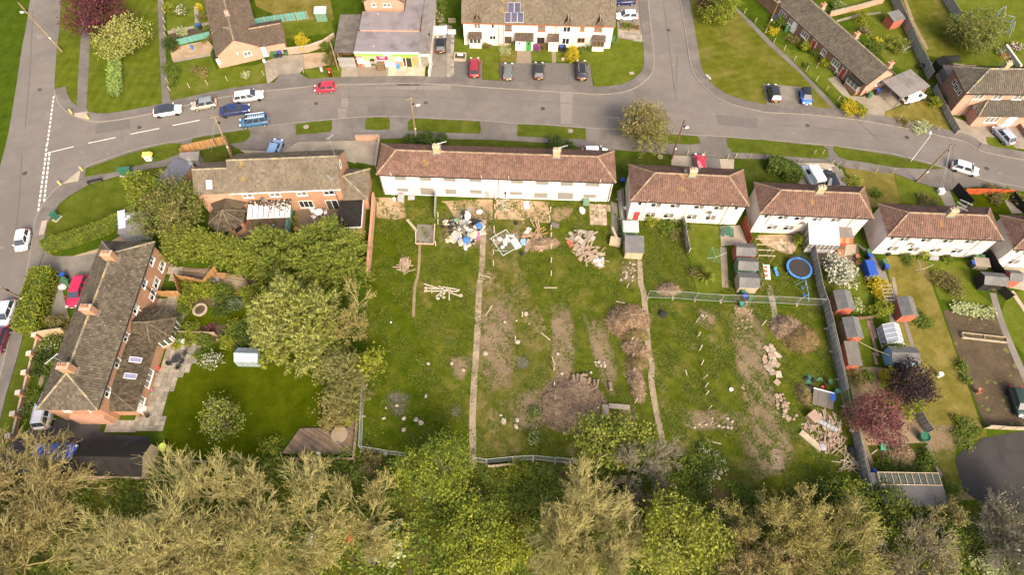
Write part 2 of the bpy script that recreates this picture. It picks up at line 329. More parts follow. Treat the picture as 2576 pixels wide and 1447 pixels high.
# park green, footpaths
patch('grass_lawn',PL(0,[660,-400,612,0,602,270,572,500,552,880,575,980,660,1090,740,1140,880,1120,1000,1142,1100,1146,1300,1125,1620,1032,1600,500,1580,-400]),1,'grass_park')
patch('footpath',PL(0,[845,-300,905,-300,905,330,890,700,868,1088,882,1122,882,1200,745,1160,768,1120,790,700,815,330]),3,'footway')
patch('footpath',PL(0,[1575,-300,1638,-300,1655,430,1690,870,1715,1010,1625,1035,1600,500]),3,'footway')
def ramp_slab(pts):return slab('concrete_ramp',pts,.125,'concrete_pale')
ramp_slab(PL(0,[752,1140,882,1122,882,1205,752,1168]));ramp_slab(PL(4,[640,405,800,275,812,285,790,378]));ramp_slab(PL(4,[425,780,482,772,445,915,392,922]))
# bungalow plot
patch('garden_lawn',PL(0,[1655,-100,2085,-100,2110,220,1680,310]),1,'grass_lawn');patch('garden_path',PL(0,[1680,308,1960,250,1945,60,1985,55,2000,235,2105,215,2110,245,1690,340]),2,'concrete')
patch('garden_bed',PL(0,[1690,340,2110,250,2120,320,1700,420]),1,'soil')
patch('gravel_yard',PL(0,[1700,480,1790,460,2090,400,2140,470,2110,530,1730,605]),1,'gravel');patch('garden_path',PL(0,[1730,605,2110,530,2115,560,1745,625]),2,'concrete')
patch('garden_lawn',PL(0,[1680,640,2120,565,2170,690,2575,650])+PL(1,[70,620,110,850])+PL(0,[2575,870,2200,930,1720,1005,1700,870]),1,'grass_lawn')
patch('back_lawn',PL(1,[-60,-100,720,-100,780,200,250,280,190,150,0,60]),1,'grass_dry');patch('back_lawn',PL(1,[260,240,740,170,790,320,300,390,270,360]),2,'grass_lawn')
patch('yard',PL(1,[75,620,210,560,470,540,475,690,430,735,235,745,110,850]),2,'concrete');patch('yard',PL(1,[470,540,690,520,745,650,480,695]),2,'gravel')
patch('driveway',PL(1,[235,745,430,735,545,800,560,870,170,840]),3,'footway');patch('grass_strip',PL(1,[480,702,850,660,852,785,545,800]),2,'grass_lawn')
# shop forecourt
patch('forecourt',PL(1,[855,665,1020,665,1008,785,848,790]),3,'concrete');patch('forecourt',PL(1,[1020,665,1335,665,1312,785,1008,785]),3,'slab_brown')
patch('alley',PL(1,[1785,200,1960,260,1990,360,1965,790,1735,785]),3,'concrete_grey')
# rendered terrace frontage
patch('parking_bay',PL(1,[1965,600,2265,600,2265,815,1962,795]),4,'asphalt_patch');patch('parking_bay',PL(1,[2445,628,2575,625])+PL(2,[350,630,770,640,805,880,0,850])+PL(1,[2440,805]),4,'asphalt_patch')
patch('front_lawn',PL(1,[1990,385,2430,440,2440,800,2270,795,2265,600,2110,600,1990,590]),3,'grass_lawn');patch('front_lawn',PL(1,[2432,445,2575,450])+PL(2,[45,495,40,615])+PL(1,[2440,622]),3,'grass_dry')
patch('front_path',PL(2,[45,490,180,490,186,635,30,632]),5,'slab_brown');patch('front_lawn',PL(2,[182,490,388,490,392,615,187,610]),5,'grass_lawn');patch('front_path',PL(2,[388,495,430,495,432,628,392,628]),5,'slab_brown')
patch('front_lawn',PL(2,[430,495,650,500,650,600,770,640,560,622,432,618]),5,'grass_lawn')
patch('front_lawn',PL(2,[650,505,970,490,1050,378,1322,425,1335,560,1325,680,1270,770,1180,830,1050,870,820,878,785,720,770,640,650,600]),6,'grass_lawn')
patch('driveway',PL(2,[1030,-300,1295,-300,1302,422,1050,378,1040,60]),4,'concrete_grey')
# east green
patch('grass_lawn',PL(2,[1745,-300,1790,100,1850,600,1880,720,1960,820,2100,940,2350,1030,2560,1060])+PL(3,[0,1075,455,1105,690,1125,350,760,0,440])+PL(2,[2240,90,2000,-300]),1,'grass_east')
patch('footpath',PL(2,[2060,-300,2230,60,2400,220])+PL(3,[0,375,300,660,560,930,700,1080,860,1150,700,1150,330,740,0,440])+PL(2,[2240,100,1990,-300]),3,'footway')
patch('parking_bay',PL(2,[2505,838])+PL(3,[30,845,300,868,425,890,458,1110,10,1085]),3,'concrete_grey')
patch('driveway',PL(3,[880,1000,960,970,1160,860,1260,840,1440,880,1340,1050,1180,1120,1165,1200,980,1180,1000,1090]),3,'concrete')
patch('front_lawn',PL(3,[60,400,230,500,500,560,640,720,800,1000,740,1050,330,680,60,440]),2,'grass_lawn')
patch('front_lawn',PL(3,[1180,1125,1350,1060,1600,960,1680,980,1865,1345,1600,1300,1170,1195]),2,'grass_dry');patch('front_path',PL(3,[600,790,700,760,830,960,960,970,880,1010,760,960]),3,'concrete')
patch('driveway',PL(3,[1815,1150,1980,1215,2600,1240,2600,1500,2200,1460,2000,1432,1880,1340]),3,'concrete')
patch('grass_strip',PL(3,[2190,1370,2400,1400])+PL(7,[2540,90,2250,40])+PL(3,[2200,1430]),4,'grass_lawn')
patch('back_lawn',PL(3,[560,-200,1230,-200,1300,200,1560,560,1500,760,1190,620]),1,'grass_lawn');patch('garden_path',PL(3,[690,200,900,140,1140,115,1140,135,920,160,700,220]),2,'concrete')
patch('back_lawn',PL(3,[1240,-200,1750,-200,1950,600,1600,560,1330,150]),1,'grass_east');patch('garden_path',PL(3,[1355,-50,1380,-50,1480,220,1620,490,1590,500,1440,210]),2,'dirt')
patch('back_lawn',PL(3,[1770,-200,2700,-200,2700,680,1960,640]),1,'grass_lawn');patch('patio',PL(3,[1640,620,1980,640,1860,800,1720,830]),2,'concrete')
# corner green and brick house on the left
patch('grass_lawn',PL(4,[450,1060,448,1000,482,800,605,605,705,528,900,412,1200,328,1500,258,1765,222,1760,400,1380,720,1000,880,480,1060]),1,'grass_verge')
patch('driveway',PL(4,[455,1060,540,1130,780,1130,1000,1070,1050,1120,860,1447])+PL(8,[620,0,690,300,560,420,420,430])+PL(4,[600,1300,400,1230]),1,'concrete_grey');patch('gravel_strip',PL(4,[700,1140,1000,1050,1280,880,1300,960,1010,1095]),2,'gravel')
patch('driveway',PL(8,[320,1420,420,1300,640,1330,1030,1340,1000,1447])+PL(12,[1100,40,1500,60,1450,420,300,420,0,500,-50,300,160,60]),1,'tarmac_dark')
patch('front_path',PL(8,[420,480,520,640,420,1000,380,980,470,700]),1,'slab_pink');patch('grass_verge',PL(8,[210,610,280,320,400,440,330,900,150,1447,-20,1440,60,1110]),1,'grass_verge')
patch('back_lawn',PL(8,[1660,1447,1650,1290,1740,980,1960,760,2200,560,2575,500])+PL(9,[450,700,700,900,740,1300,600,1390,440,1420])+PL(13,[250,100,100,250])+PL(12,[1700,240,1640,60]),1,'grass_lush')
patch('garden_bed',PL(8,[1640,340,2200,380,2575,330])+PL(9,[100,350,300,620,0,640])+PL(8,[2200,560,1700,560]),1,'soil')
patch('garden_lawn',PL(8,[1870,300,1900,200,2080,170,2180,280,2300,260,2575,200])+PL(9,[60,190,40,280])+PL(8,[2300,330,2100,390,1900,350]),2,'grass_lush',3)
patch('garden_bed',PL(8,[1830,0,1830,300,1880,300,1960,200,2200,200,2575,100,2575,-100,2000,-100]),1,'soil')
# brick semis plot
patch('driveway',[gs((600,330),5.15,*p) for p in ((1720,1310),(2575,1335))]+PL(1,[420,1422,990,1410])+PL(5,[1000,200,930,180,0,200])+PL(4,[2500,120]),2,'concrete')
patch('front_garden',PL(4,[1870,130,2320,20,2380,120,2280,200,1950,200]),1,'grass_dark')
patch('patio',PL(5,[-170,700,350,700,320,940,-200,960]),2,'brick_paver');patch('patio',PL(5,[390,640,860,640,840,900,700,940,380,900]),2,'brick_paver')
patch('driveway',PL(1,[1000,1340,1250,1340])+PL(5,[1235,10,1190,220,920,170]),4,'concrete')
# front gardens of the boarded terrace and semis
patch('front_garden',PL(1,[1490,1390,2300,1405])+PL(2,[100,1425,480,1445])+PL(6,[1010,65,1000,120,-200,90])+PL(5,[1400,60,1240,20]),1,'grass_dark')
patch('driveway',PL(6,[600,10,1010,60,1010,90,700,60]),3,'footway')
patch('front_garden',PL(6,[1060,120,1560,108,1600,220,1150,210,1090,300,1050,400]),2,'grass_dark');patch('driveway',PL(6,[1590,115,1910,130,2060,150,2220,155,2215,260,1950,250,1590,215]),2,'concrete_pale')
patch('driveway',PL(6,[1920,130,2070,145,2090,250,1950,245]),3,'footway');patch('front_garden',PL(6,[2225,155,2600,170,2700,420,2400,420,2300,260]),2,'grass_dark')
patch('driveway',PL(7,[190,190,640,195,700,230,800,420,380,420,230,370]),3,'concrete_pale');patch('driveway',PL(7,[640,230,690,225,800,420,700,420]),4,'concrete_grey');patch('driveway',PL(7,[705,260,745,255,800,390,770,400]),5,'concrete_grey')
patch('front_garden',PL(7,[770,242,1265,300,1340,600,1050,640,830,430]),2,'grass_dry');patch('front_garden',PL(7,[1275,305,1500,390,1700,460,1790,640,1340,600]),2,'grass_lawn')
patch('garden_path',PL(7,[1700,455,1830,475,1900,640,1790,640]),2,'concrete_grey');patch('front_garden',PL(7,[1960,500,2350,520,2450,700,2290,720,2000,620]),3,'grass_lush');patch('garden_path',PL(7,[1930,485,2440,515,2575,700,2420,700,2340,525,1950,500]),2,'concrete')
patch('front_garden',PL(7,[2500,490,2800,560,2800,700,2560,690]),2,'grass_lawn')
# back gardens of the boarded terrace: rough grass; sandy yards behind the house
GZ=PL(5,[1150,540])+PL(6,[960,600,1080,800,1130,1100,1230,1120])+PL(10,[1280,0,1290,200,1370,900,1470,1447])+PL(14,[1520,120,1300,330,600,260])+PL(13,[2575,270,1500,250,1060,190,1075,0])+PL(9,[1080,1000,1110,0])+PL(5,[1135,1300])
patch('rough_grass',GZ,1,'grass_rough')
patch('rough_grass',PL(5,[1180,760,1610,800,1640,1000,1600,1447])+PL(9,[1570,320,1700,700,1750,1200,2100,1447])+PL(13,[2100,260,1500,250,1060,190,1075,0])+PL(9,[1085,1000,1110,0]),2,'grass_plot')
patch('rough_grass',PL(6,[-740,300,400,330])+PL(6,[330,600,0,1100])+PL(10,[300,300,450,900,400,1447])+PL(14,[0,250])+PL(13,[2200,280])+PL(9,[2220,700])+PL(5,[2290,1300,2330,620]),2,'grass_worn')
patch('rough_grass',PL(10,[1385,140,2200,170,2575,190])+PL(11,[540,190,620,600,760,1200,900,1447])+PL(15,[1090,700,0,560])+PL(14,[1500,200])+PL(10,[1480,1447,1380,700]),1,'grass_rough')
patch('back_yard',PL(5,[1205,540,1420,545,1490,600,1500,740,1400,765,1205,740]),3,'sand_dirt');patch('back_yard',PL(5,[2410,560,2540,560,2530,680,2410,680]),4,'concrete_pale')
patch('back_yard',PL(5,[2405,560,2575,560])+PL(6,[360,590,370,800,200,780,0,760])+PL(5,[2400,760]),3,'sand_dirt');patch('back_yard',PL(5,[1850,580,2270,560,2370,560,2370,760,2250,800,1990,740,1900,600]),3,'sand_dirt')
patch('concrete_pad',PL(5,[2010,640,2180,640,2180,745,1995,745]),4,'concrete');patch('concrete_pad',PL(5,[1610,810,1785,815,1770,1010,1600,1005]),4,'concrete_grey')
patch('alley',PL(6,[980,580,1045,600,1060,1000,990,920]),3,'concrete_grey');patch('passage',PL(6,[1040,480,1110,440,1130,780,1090,800]),3,'concrete_grey')
# long concrete garden paths
mat('path_brown',(.27,.21,.145),.9,.25,1.5,col2=(.17,.13,.085),s2=.6,world=True,bump=.2)
def gpath(pts,w,m='concrete',z=.05):
    ln=spline(pts,4);a=offset(ln,w/2);b=offset(ln,-w/2);mb=MB();mb.prism(a+list(reversed(b)),0,z);return tag(mb.obj('garden_path',m),kind='structure')
gpath(PL(5,[2280,760,2260,1300])+PL(9,[2235,0,2220,400,2195,800,2170,1250])+PL(13,[2170,0,2175,380]),.8,'path_brown');gpath(PL(6,[1275,1120,1280,1400])+PL(10,[1310,60,1340,400,1360,620,1395,780,1385,900,1410,1100,1450,1300])+PL(14,[1490,60,1510,140]),.75,'path_brown')
gpath(PL(5,[1640,1000,1625,1300])+PL(9,[1590,0,1575,300]),.38,'dirt',.06);gpath(PL(5,[1510,760,1610,880]),.4,'concrete_pale')
gpath(PL(6,[2110,1040,2130,1447]),.9,'slab_brown')
# bare and burnt patches: ragged, thinning edges
def bare(pts,m):
    P=spline(list(pts)+[pts[0]],5)[:-1];c=sum(P,Vector())/len(P);n=len(P);patch.n+=1;z=.022+patch.n*.00011;mb=MB();V=[(c.x,c.y,z)]
    for k in (.55,.85,1.2):V+=[((c.x+(p.x-c.x)*k),(c.y+(p.y-c.y)*k),z) for p in P]
    F=[(0,1+i,1+(i+1) % n) for i in range(n)]+[(1+r*n+i,1+(r+1)*n+i,1+(r+1)*n+(i+1) % n,1+r*n+(i+1) % n) for r in (0,1) for i in range(n)]
    mn=m+'_ragged'
    if mn not in M:
        k=M[m].copy();k.name=mn;M[mn]=k;nt=k.node_tree;nd=nt.nodes;lk=nt.links;at=nd.new('ShaderNodeAttribute');at.attribute_name='edge';ge=nd.new('ShaderNodeNewGeometry');nz=noise(nd,lk,ge.outputs['Position'],.75,12,.78);ad=nd.new('ShaderNodeMath');ad.operation='MULTIPLY_ADD';lk.new(nz.outputs[0],ad.inputs[0]);ad.inputs[1].default_value=2.0;sb=nd.new('ShaderNodeMath');sb.operation='SUBTRACT';lk.new(at.outputs['Fac'],sb.inputs[0]);sb.inputs[1].default_value=.5;lk.new(sb.outputs[0],ad.inputs[2]);rp=ramp(nd,[(.0,(0,0,0)),(1,(1,1,1))]);mr=nd.new('ShaderNodeMapRange');mr.inputs[1].default_value=.8;mr.inputs[2].default_value=1.3;mr.inputs[4].default_value=.7;lk.new(ad.outputs[0],mr.inputs[0]);lk.new(mr.outputs[0],nd['Principled BSDF'].inputs['Alpha'])
    mb.add(V,F);o=tag(mb.obj('bare_patch',mn),kind='structure');a=o.data.attributes.new('edge','FLOAT','POINT');a.data.foreach_set('value',[1.0]+[.85]*n+[.55]*n+[0.0]*n);return o
for t,pts,m in ((9,[1290,1090,1370,1040,1500,1050,1545,1130,1500,1250,1420,1310,1330,1260],'ash'),(9,[1930,1240,2000,1180,2060,1210,2050,1280,1980,1310],'ash'),(10,[40,700,120,680,170,760,110,830,40,800],'ash'),
                  (10,[420,280,510,280,520,460,500,640,420,650,400,480],'dirt'),(10,[740,370,800,380,870,560,890,680,830,690,760,500],'dirt'),(10,[2200,160,2430,160,2400,450,2310,460,2230,330],'sand_dirt'),
                  (10,[2290,460,2400,450,2560,700,2575,1200,2500,1250,2410,900],'dirt'),(10,[1780,1300,2200,1340,2220,1430,1800,1400],'dirt'),(10,[400,880,560,820,590,880,520,990,400,950],'dirt'),(10,[1080,1160,1220,1200,1230,1447,1050,1400],'dirt'),
                  (11,[0,960,60,1000,150,1350,60,1447,-60,1447],'dirt'),(9,[2250,250,2450,300,2500,500,2400,650,2250,560],'dirt'),(6,[1080,1190,1230,1160,1250,1380,1060,1400],'dirt')):
    bare(PL(t,pts),m)
for t,pts,m in ((10,[380,200,560,180,640,600,560,1000,420,1100,380,700],'dirt'),(10,[700,300,900,350,1050,800,1000,1100,860,900],'dirt'),(9,[2240,120,2575,100,2575,900,2400,1100,2230,800],'dirt'),(10,[0,1100,300,1000,420,1300,200,1447,0,1400],'dirt'),(6,[380,640,620,640,540,760,400,780],'sand_dirt'),(5,[1840,700,2300,640,2400,900,2280,1050,1900,1000],'dirt'),(10,[2150,300,2450,250,2575,600,2575,1447,2400,1447,2250,900],'dirt'),(10,[1700,1230,2300,1260,2300,1440,1750,1430],'dirt'),(15,[-300,0,200,-100,250,300,100,480,-200,400],'dirt'),(9,[1940,700,2150,680,2120,900,1990,920],'dirt'),(10,[1850,200,2050,250,1980,420,1860,380],'dirt')):bare(PL(t,pts),m)
# semi gardens
patch('back_garden',PL(6,[1280,800,1690,800,1740,1130,1820,1447])+PL(10,[1840,60,1350,40])+PL(6,[1300,1300]),2,'grass_rough');patch('back_garden',PL(6,[1735,800,2080,830,2130,1300])+PL(10,[2140,60,1850,60])+PL(6,[1760,1100]),2,'grass_lawn')
patch('patio',PL(6,[2075,830,2280,820,2350,1000,2190,1020,2090,1030]),3,'concrete_pale')
patch('back_garden',PL(7,[-130,930,420,930,500,1447])+PL(11,[560,180,-600,60])+PL(7,[-100,1447]),2,'grass_rough');patch('bare_patch',PL(7,[-100,920,260,920,290,1050,200,1110,-50,1000]),3,'sand_dirt',3)
gpath(PL(7,[10,1440])+PL(11,[20,20,60,200,80,330]),.8,'concrete')
patch('patio',PL(7,[490,1080,790,1000,900,1000,940,1220,520,1240]),3,'brick_paver');patch('patio',PL(7,[790,1010,890,1015,880,1120,770,1120]),4,'concrete_pale')
patch('back_garden',PL(7,[540,1260,950,1270,1010,1447])+PL(11,[1000,300,1060,800,830,850,640,130,590,40]),2,'grass_lawn');patch('garden_bed',PL(11,[800,820,1060,800,1240,820,1450,1200,1600,1447])+PL(15,[1640,120,1750,480,1080,500])+PL(11,[900,1400]),2,'dirt')
patch('back_garden',PL(15,[1000,150,1600,120,1740,480,1130,480]),3,'grass_dark')
patch('alley',PL(7,[900,1000,1060,1120,1170,1250,1240,1447])+PL(11,[1290,80,1330,500,1260,520,1180,60])+PL(7,[1100,1300]),2,'concrete_grey')
patch('back_garden',PL(7,[1180,1110,1600,1180,1660,1447])+PL(11,[2150,1400,1620,1380,1270,480,1290,120])+PL(7,[1240,1447]),1,'grass_dry');patch('back_garden',PL(7,[1600,1180,2020,1180,2050,1447])+PL(11,[2270,180,2180,230,1800,130,1720,120])+PL(7,[1660,1400]),2,'grass_lawn')
patch('vegetable_plot',PL(11,[1760,230,2290,270,2420,560,2580,900,2620,1390,2180,1390,1900,640]),2,'soil');gpath(PL(11,[2260,60,2330,300,2430,560,2570,880,2640,1050]),.9,'concrete_grey')
gpath(PL(11,[1370,310,1420,480,1500,730,1560,870]),.55,'concrete_grey');gpath(PL(11,[1260,-100,1290,80]),.5,'concrete')
patch('back_garden',PL(11,[2420,60,2700,0,2700,800,2440,540,2340,250]),2,'grass_lawn');gpath(PL(11,[2450,40,2600,260,2700,420]),.6,'concrete_pale');patch('patio',PL(7,[2290,1250,2700,1250,2700,1500,2420,1447,2330,1300]),2,'concrete_pale')
patch('tarmac_court',PL(15,[1960,200,2100,120,2250,60,2900,60,2900,1000,2500,830,2100,690,1960,560,1890,300]),2,'tarmac_court',3)
patch('waste_ground',PL(11,[1600,1380,2200,1400])+PL(15,[2200,60,1900,150,1880,300,1960,600,2100,700,1850,700,1640,120]),1,'grass_worn')
# woodland floor and lane along the bottom
patch('wood_floor',PL(12,[-900,480,900,400,1500,350])+PL(13,[230,290,1000,270,1500,280,2575,330])+PL(14,[600,280,1500,200])+PL(15,[0,560,1090,700,1240,600,1800,780,2100,720,2900,1000,2900,4200])+PL(12,[-900,4200]),3,'wood_floor')
gpath(PL(12,[500,700,900,620,1800,700])+PL(13,[0,760,900,770,1700,790,2575,800])+PL(14,[900,880,2000,1150]),2.2,'dirt',.03)
# road markings
mk=MB();mz=.045
def dash(a,b,w):
    d=Vector((b[0]-a[0],b[1]-a[1],0));n=Vector((-d.y,d.x,0)).normalized()*w/2
    mk.add([(a[0]-n.x,a[1]-n.y,mz),(b[0]-n.x,b[1]-n.y,mz),(b[0]+n.x,b[1]+n.y,mz),(a[0]+n.x,a[1]+n.y,mz)],[(0,1,2,3)])
for i in range(12):
    a=(541-i*5.6,965+i*42);dash(g(0,*a),g(0,a[0]-2.6,a[1]+26),.22)
for i in range(13):
    a=(465-i*6.3,95+i*46);dash(g(4,*a),g(4,a[0]-3.6,a[1]+30),.24)
    if i<11:a=(500-i*5.2,92+i*46);dash(g(4,*a),g(4,a[0]-3.4,a[1]+30),.24)
for i in range(2):a=(472-i*4,5+i*44);dash(g(4,*a),g(4,a[0]-3,a[1]+26),.22)
dash(g(4,468,97),g(4,742,30),.12);dash(g(0,888,1438),g(0,1162,1381),.12);dash(g(0,1310,1347),g(0,1600,1290),.12);dash(g(0,1735,1260),g(0,2008,1206),.12);dash(g(0,2130,1180),g(0,2215,1164),.12)
tag(mk.obj('road_marking','paint_white'),kind='structure')
for t,p,m in ((1,[850,985,925,985,920,1080,850,1070],'asphalt_pale'),(1,[815,1085,900,1095,890,1195,830,1205],'asphalt_pale'),(2,[470,935,600,935,590,1240,480,1245],'asphalt_pale'),(1,[1120,1060,1300,1050,1290,1160,1110,1160],'asphalt_patch'),
                (2,[920,1100,1200,1100,1200,1170,910,1160],'asphalt_patch'),(2,[2040,1150,2450,1190,2450,1290,2060,1250],'asphalt_patch'),(2,[1200,890,1330,900,1380,950,1240,980],'asphalt_patch'),(1,[1100,880,1960,850,1940,900,1500,900],'asphalt_pale'),(1,[1400,843,1640,842,1630,858,1420,858],'tarmac_dark'),(0,[950,1250,1300,1190,1310,1290,960,1345],'asphalt_patch')):
    patch('road_repair',PL(t,p),3,m)

# tar seams, drain covers and manholes on the carriageway
sm=MB();
for ln in ([(1,0,1010),(1,700,985),(1,1500,975),(1,2400,1000)],[(2,0,1010),(2,900,1060),(2,1700,1130)],[(2,1500,-50),(2,1560,400),(2,1610,800),(2,1640,1000)],[(3,0,1240),(3,900,1330),(3,1500,1420)],[(0,330,100),(0,300,700),(0,250,1300)],[(4,220,100),(4,190,600),(4,150,900)],[(1,930,870),(1,925,1190)],[(2,1650,560),(2,1640,850)],[(0,1200,1210),(0,1230,1440)],[(3,900,1210),(3,1150,1440)]):
    P=spline([g(*p) for p in ln],6);a=offset(P,.05);b=offset(P,-.05)
    for i in range(len(P)-1):sm.add([(*a[i][:2],.048),(*b[i][:2],.048),(*b[i+1][:2],.048),(*a[i+1][:2],.048)],[(0,1,2,3)])
tag(sm.obj('tar_seam','asphalt_patch'),kind='structure')
for t,x,y in ((1,600,1040),(1,1700,1030),(2,300,1090),(2,1250,1080),(3,400,1260),(0,1400,1280),(4,250,300),(0,400,900),(2,1560,300),(7,2200,250),(3,1400,1380)):
    mb=MB();mb.lathe([(.36,.03),(.36,.052),(.3,.054)],g(t,x,y),14);tag(mb.obj('manhole_cover','tarmac_dark'),kind='structure')
# ================================================= building materials
mat('render_white',(.68,.63,.59),.9,.07,.8,col2=(.49,.42,.35),s2=.35,thr=(.45,.72),stretch=(1,1,.3))
mat('render_cream',(.62,.56,.505),.9,.07,.8,col2=(.46,.385,.305),s2=.35,thr=(.45,.72),stretch=(1,1,.3))
mat('block_cream',(.63,.57,.52),.9,.08,2,isl=.0,col2=(.58,.49,.41),s2=1.2)
brick('brick_orange',(.35,.165,.088),(.42,.205,.11),(.42,.32,.24));brick('brick_pink',(.46,.21,.135),(.52,.26,.17),(.48,.38,.31));brick('brick_brown',(.22,.10,.06),(.29,.14,.085),(.3,.22,.16));brick('brick_yellow',(.42,.30,.16),(.48,.34,.19),(.4,.32,.22))
tilemat('tile_red',(.178,.105,.08),(.31,.225,.17),(.145,.086,.066),(.28,.165,.065),.2,.66)
tilemat('tile_grey',(.165,.135,.1),(.28,.245,.19),(.132,.108,.08),(.26,.18,.07),.18,.66)
tilemat('tile_dark',(.12,.1,.074),(.27,.24,.19),(.08,.067,.05),None,.28,.63)
tilemat('tile_brown',(.12,.09,.068),(.24,.2,.16),(.09,.07,.055),(.22,.15,.055),.2,.66)
tilemat('tile_moss',(.105,.082,.055),(.18,.15,.105),(.075,.06,.04),None,.35,.68)
tilemat('tile_slate',(.125,.107,.083),(.22,.19,.155),(.095,.082,.065),None,.2,.68)
mat('ridge_tile',(.3,.205,.13),.9,.25,2.5,isl=.25,col2=(.30,.24,.17),s2=1.5);mat('ridge_moss',(.16,.135,.095),.9,.3,2,isl=.2);mat('ridge_grey',(.25,.22,.17),.9,.25,2.5,isl=.25,col2=(.36,.29,.14),s2=1.2)
mat('upvc',(.7,.69,.67),.45,.03,1,spec=.4);mat('glass',(.022,.025,.028),.06,.3,.8,spec=.6);mat('glass_curtain',(.17,.155,.14),.12,.25,2.5,spec=.6);mat('glass_green',(.06,.065,.045),.1,.6,3,spec=.6)
mat('wood_frame',(.33,.12,.05),.6,.15,3);mat('board_grey',(.215,.2,.175),.6,.06,1);mat('felt_black',(.022,.02,.018),.95,.3,.9,col2=(.05,.038,.024),s2=.7,thr=(.58,.72),spec=.1);mat('felt_grey',(.19,.17,.16),.9,.16,1,col2=(.13,.118,.11),s2=.4);mat('felt_lilac',(.2,.175,.18),.6,.14,.8,col2=(.13,.112,.114),s2=.35,thr=(.5,.68),spots=((.42,.39,.37),1.2,.68))
mat('asbestos',(.12,.105,.09),.9,.2,1,isl=.3,col2=(.18,.155,.13),s2=.5);mat('gutter_dark',(.03,.028,.026),.5,.1,1);mat('pipe_white',(.62,.59,.55),.5,.1,2);mat('lead',(.17,.17,.165),.6,.2,2);mat('chimney_cap',(.46,.36,.25),.9,.2,2);mat('pot',(.38,.17,.09),.8,.2,2);mat('metal_grey',(.28,.28,.28),.4,.1,1,metal=.6);mat('metal_pale',(.5,.5,.5),.4,.1,1,metal=.3)
mat('poly_clear',(.42,.42,.43),.25,.12,.8,spec=.5,col2=(.3,.28,.25),s2=.7);mat('door_white',(.76,.75,.73),.4,.03,1);mat('door_green',(.04,.25,.05),.4,.05,1);mat('door_blue',(.26,.42,.55),.5,.1,1);mat('door_red',(.36,.05,.05),.5,.1,1);mat('door_grey',(.30,.285,.26),.6,.1,1)
mat('black_plastic',(.018,.018,.019),.5,.1,1);mat('stone_sill',(.45,.38,.31),.8,.1,1);mat('aerial',(.42,.42,.41),.4,.05,1,metal=.5)
# ================================================= building helpers
def tile_plane(P,gauge=.345,tw=.31,roll=.055):
    """P = eave-left, eave-right, top-right, top-left (local). Real lapped tiles, clipped to the plane's edges."""
    P=[Vector(p) for p in P];e=P[1]-P[0];Wd=e.length;e=e.normalized();s=P[3]-P[0];a3=s.dot(e);s=s-e*a3
    if s.length<1e-4:s=P[2]-P[0];s=s-e*s.dot(e)
    B=s.length;s=s.normalized();n=e.cross(s);a2=(P[2]-P[0]).dot(e);rows=max(1,round(B/gauge));gb=B/rows;V=[];F=[]
    amin=min(0,a3);amax=max(Wd,a2);cols=max(1,round((amax-amin)/tw));tw=(amax-amin)/cols
    for r in range(rows):
        b0=r*gb;b1=(r+1)*gb;l0=a3*b0/B;l1=a3*b1/B;r0=Wd+(a2-Wd)*b0/B;r1=Wd+(a2-Wd)*b1/B
        for k in range(cols):
            x0=amin+k*tw;x1=x0+tw
            la,lb=max(x0,l0),max(x0,l1);ra,rb=min(x1,r0),min(x1,r1)
            if ra-la<.02 and rb-lb<.02:continue
            if ra<la:ra=la=(ra+la)/2
            if rb<lb:rb=lb=(rb+lb)/2
            j=rnd.uniform(-.006,.008);hb=.045+j;ht=.012+j;i=len(V)
            for q,hr in ((0,0),(.68,0),(.84,roll),(1,0)):
                V.append(P[0]+e*(la+(ra-la)*q)+s*(b0-.012)+n*(hb+hr));V.append(P[0]+e*(lb+(rb-lb)*q)+s*b1+n*(ht+hr))
            V.append(P[0]+e*la+s*(b0-.012)+n*.004);V.append(P[0]+e*ra+s*(b0-.012)+n*.004)
            F+=[(i,i+2,i+3,i+1),(i+2,i+4,i+5,i+3),(i+4,i+6,i+7,i+5),(i+8,i+9,i+6,i+4),(i+8,i+4,i+2,i)]
    return V,F
def ridge_line(mb,a,b,r=.13,step=.45):
    a=Vector(a);b=Vector(b);n=max(1,round((b-a).length/step))
    for k in range(n):mb.tube(a.lerp(b,k/n),a.lerp(b,(k+1)/n-.02/n),r*rnd.uniform(.93,1.05),r*.97,6)
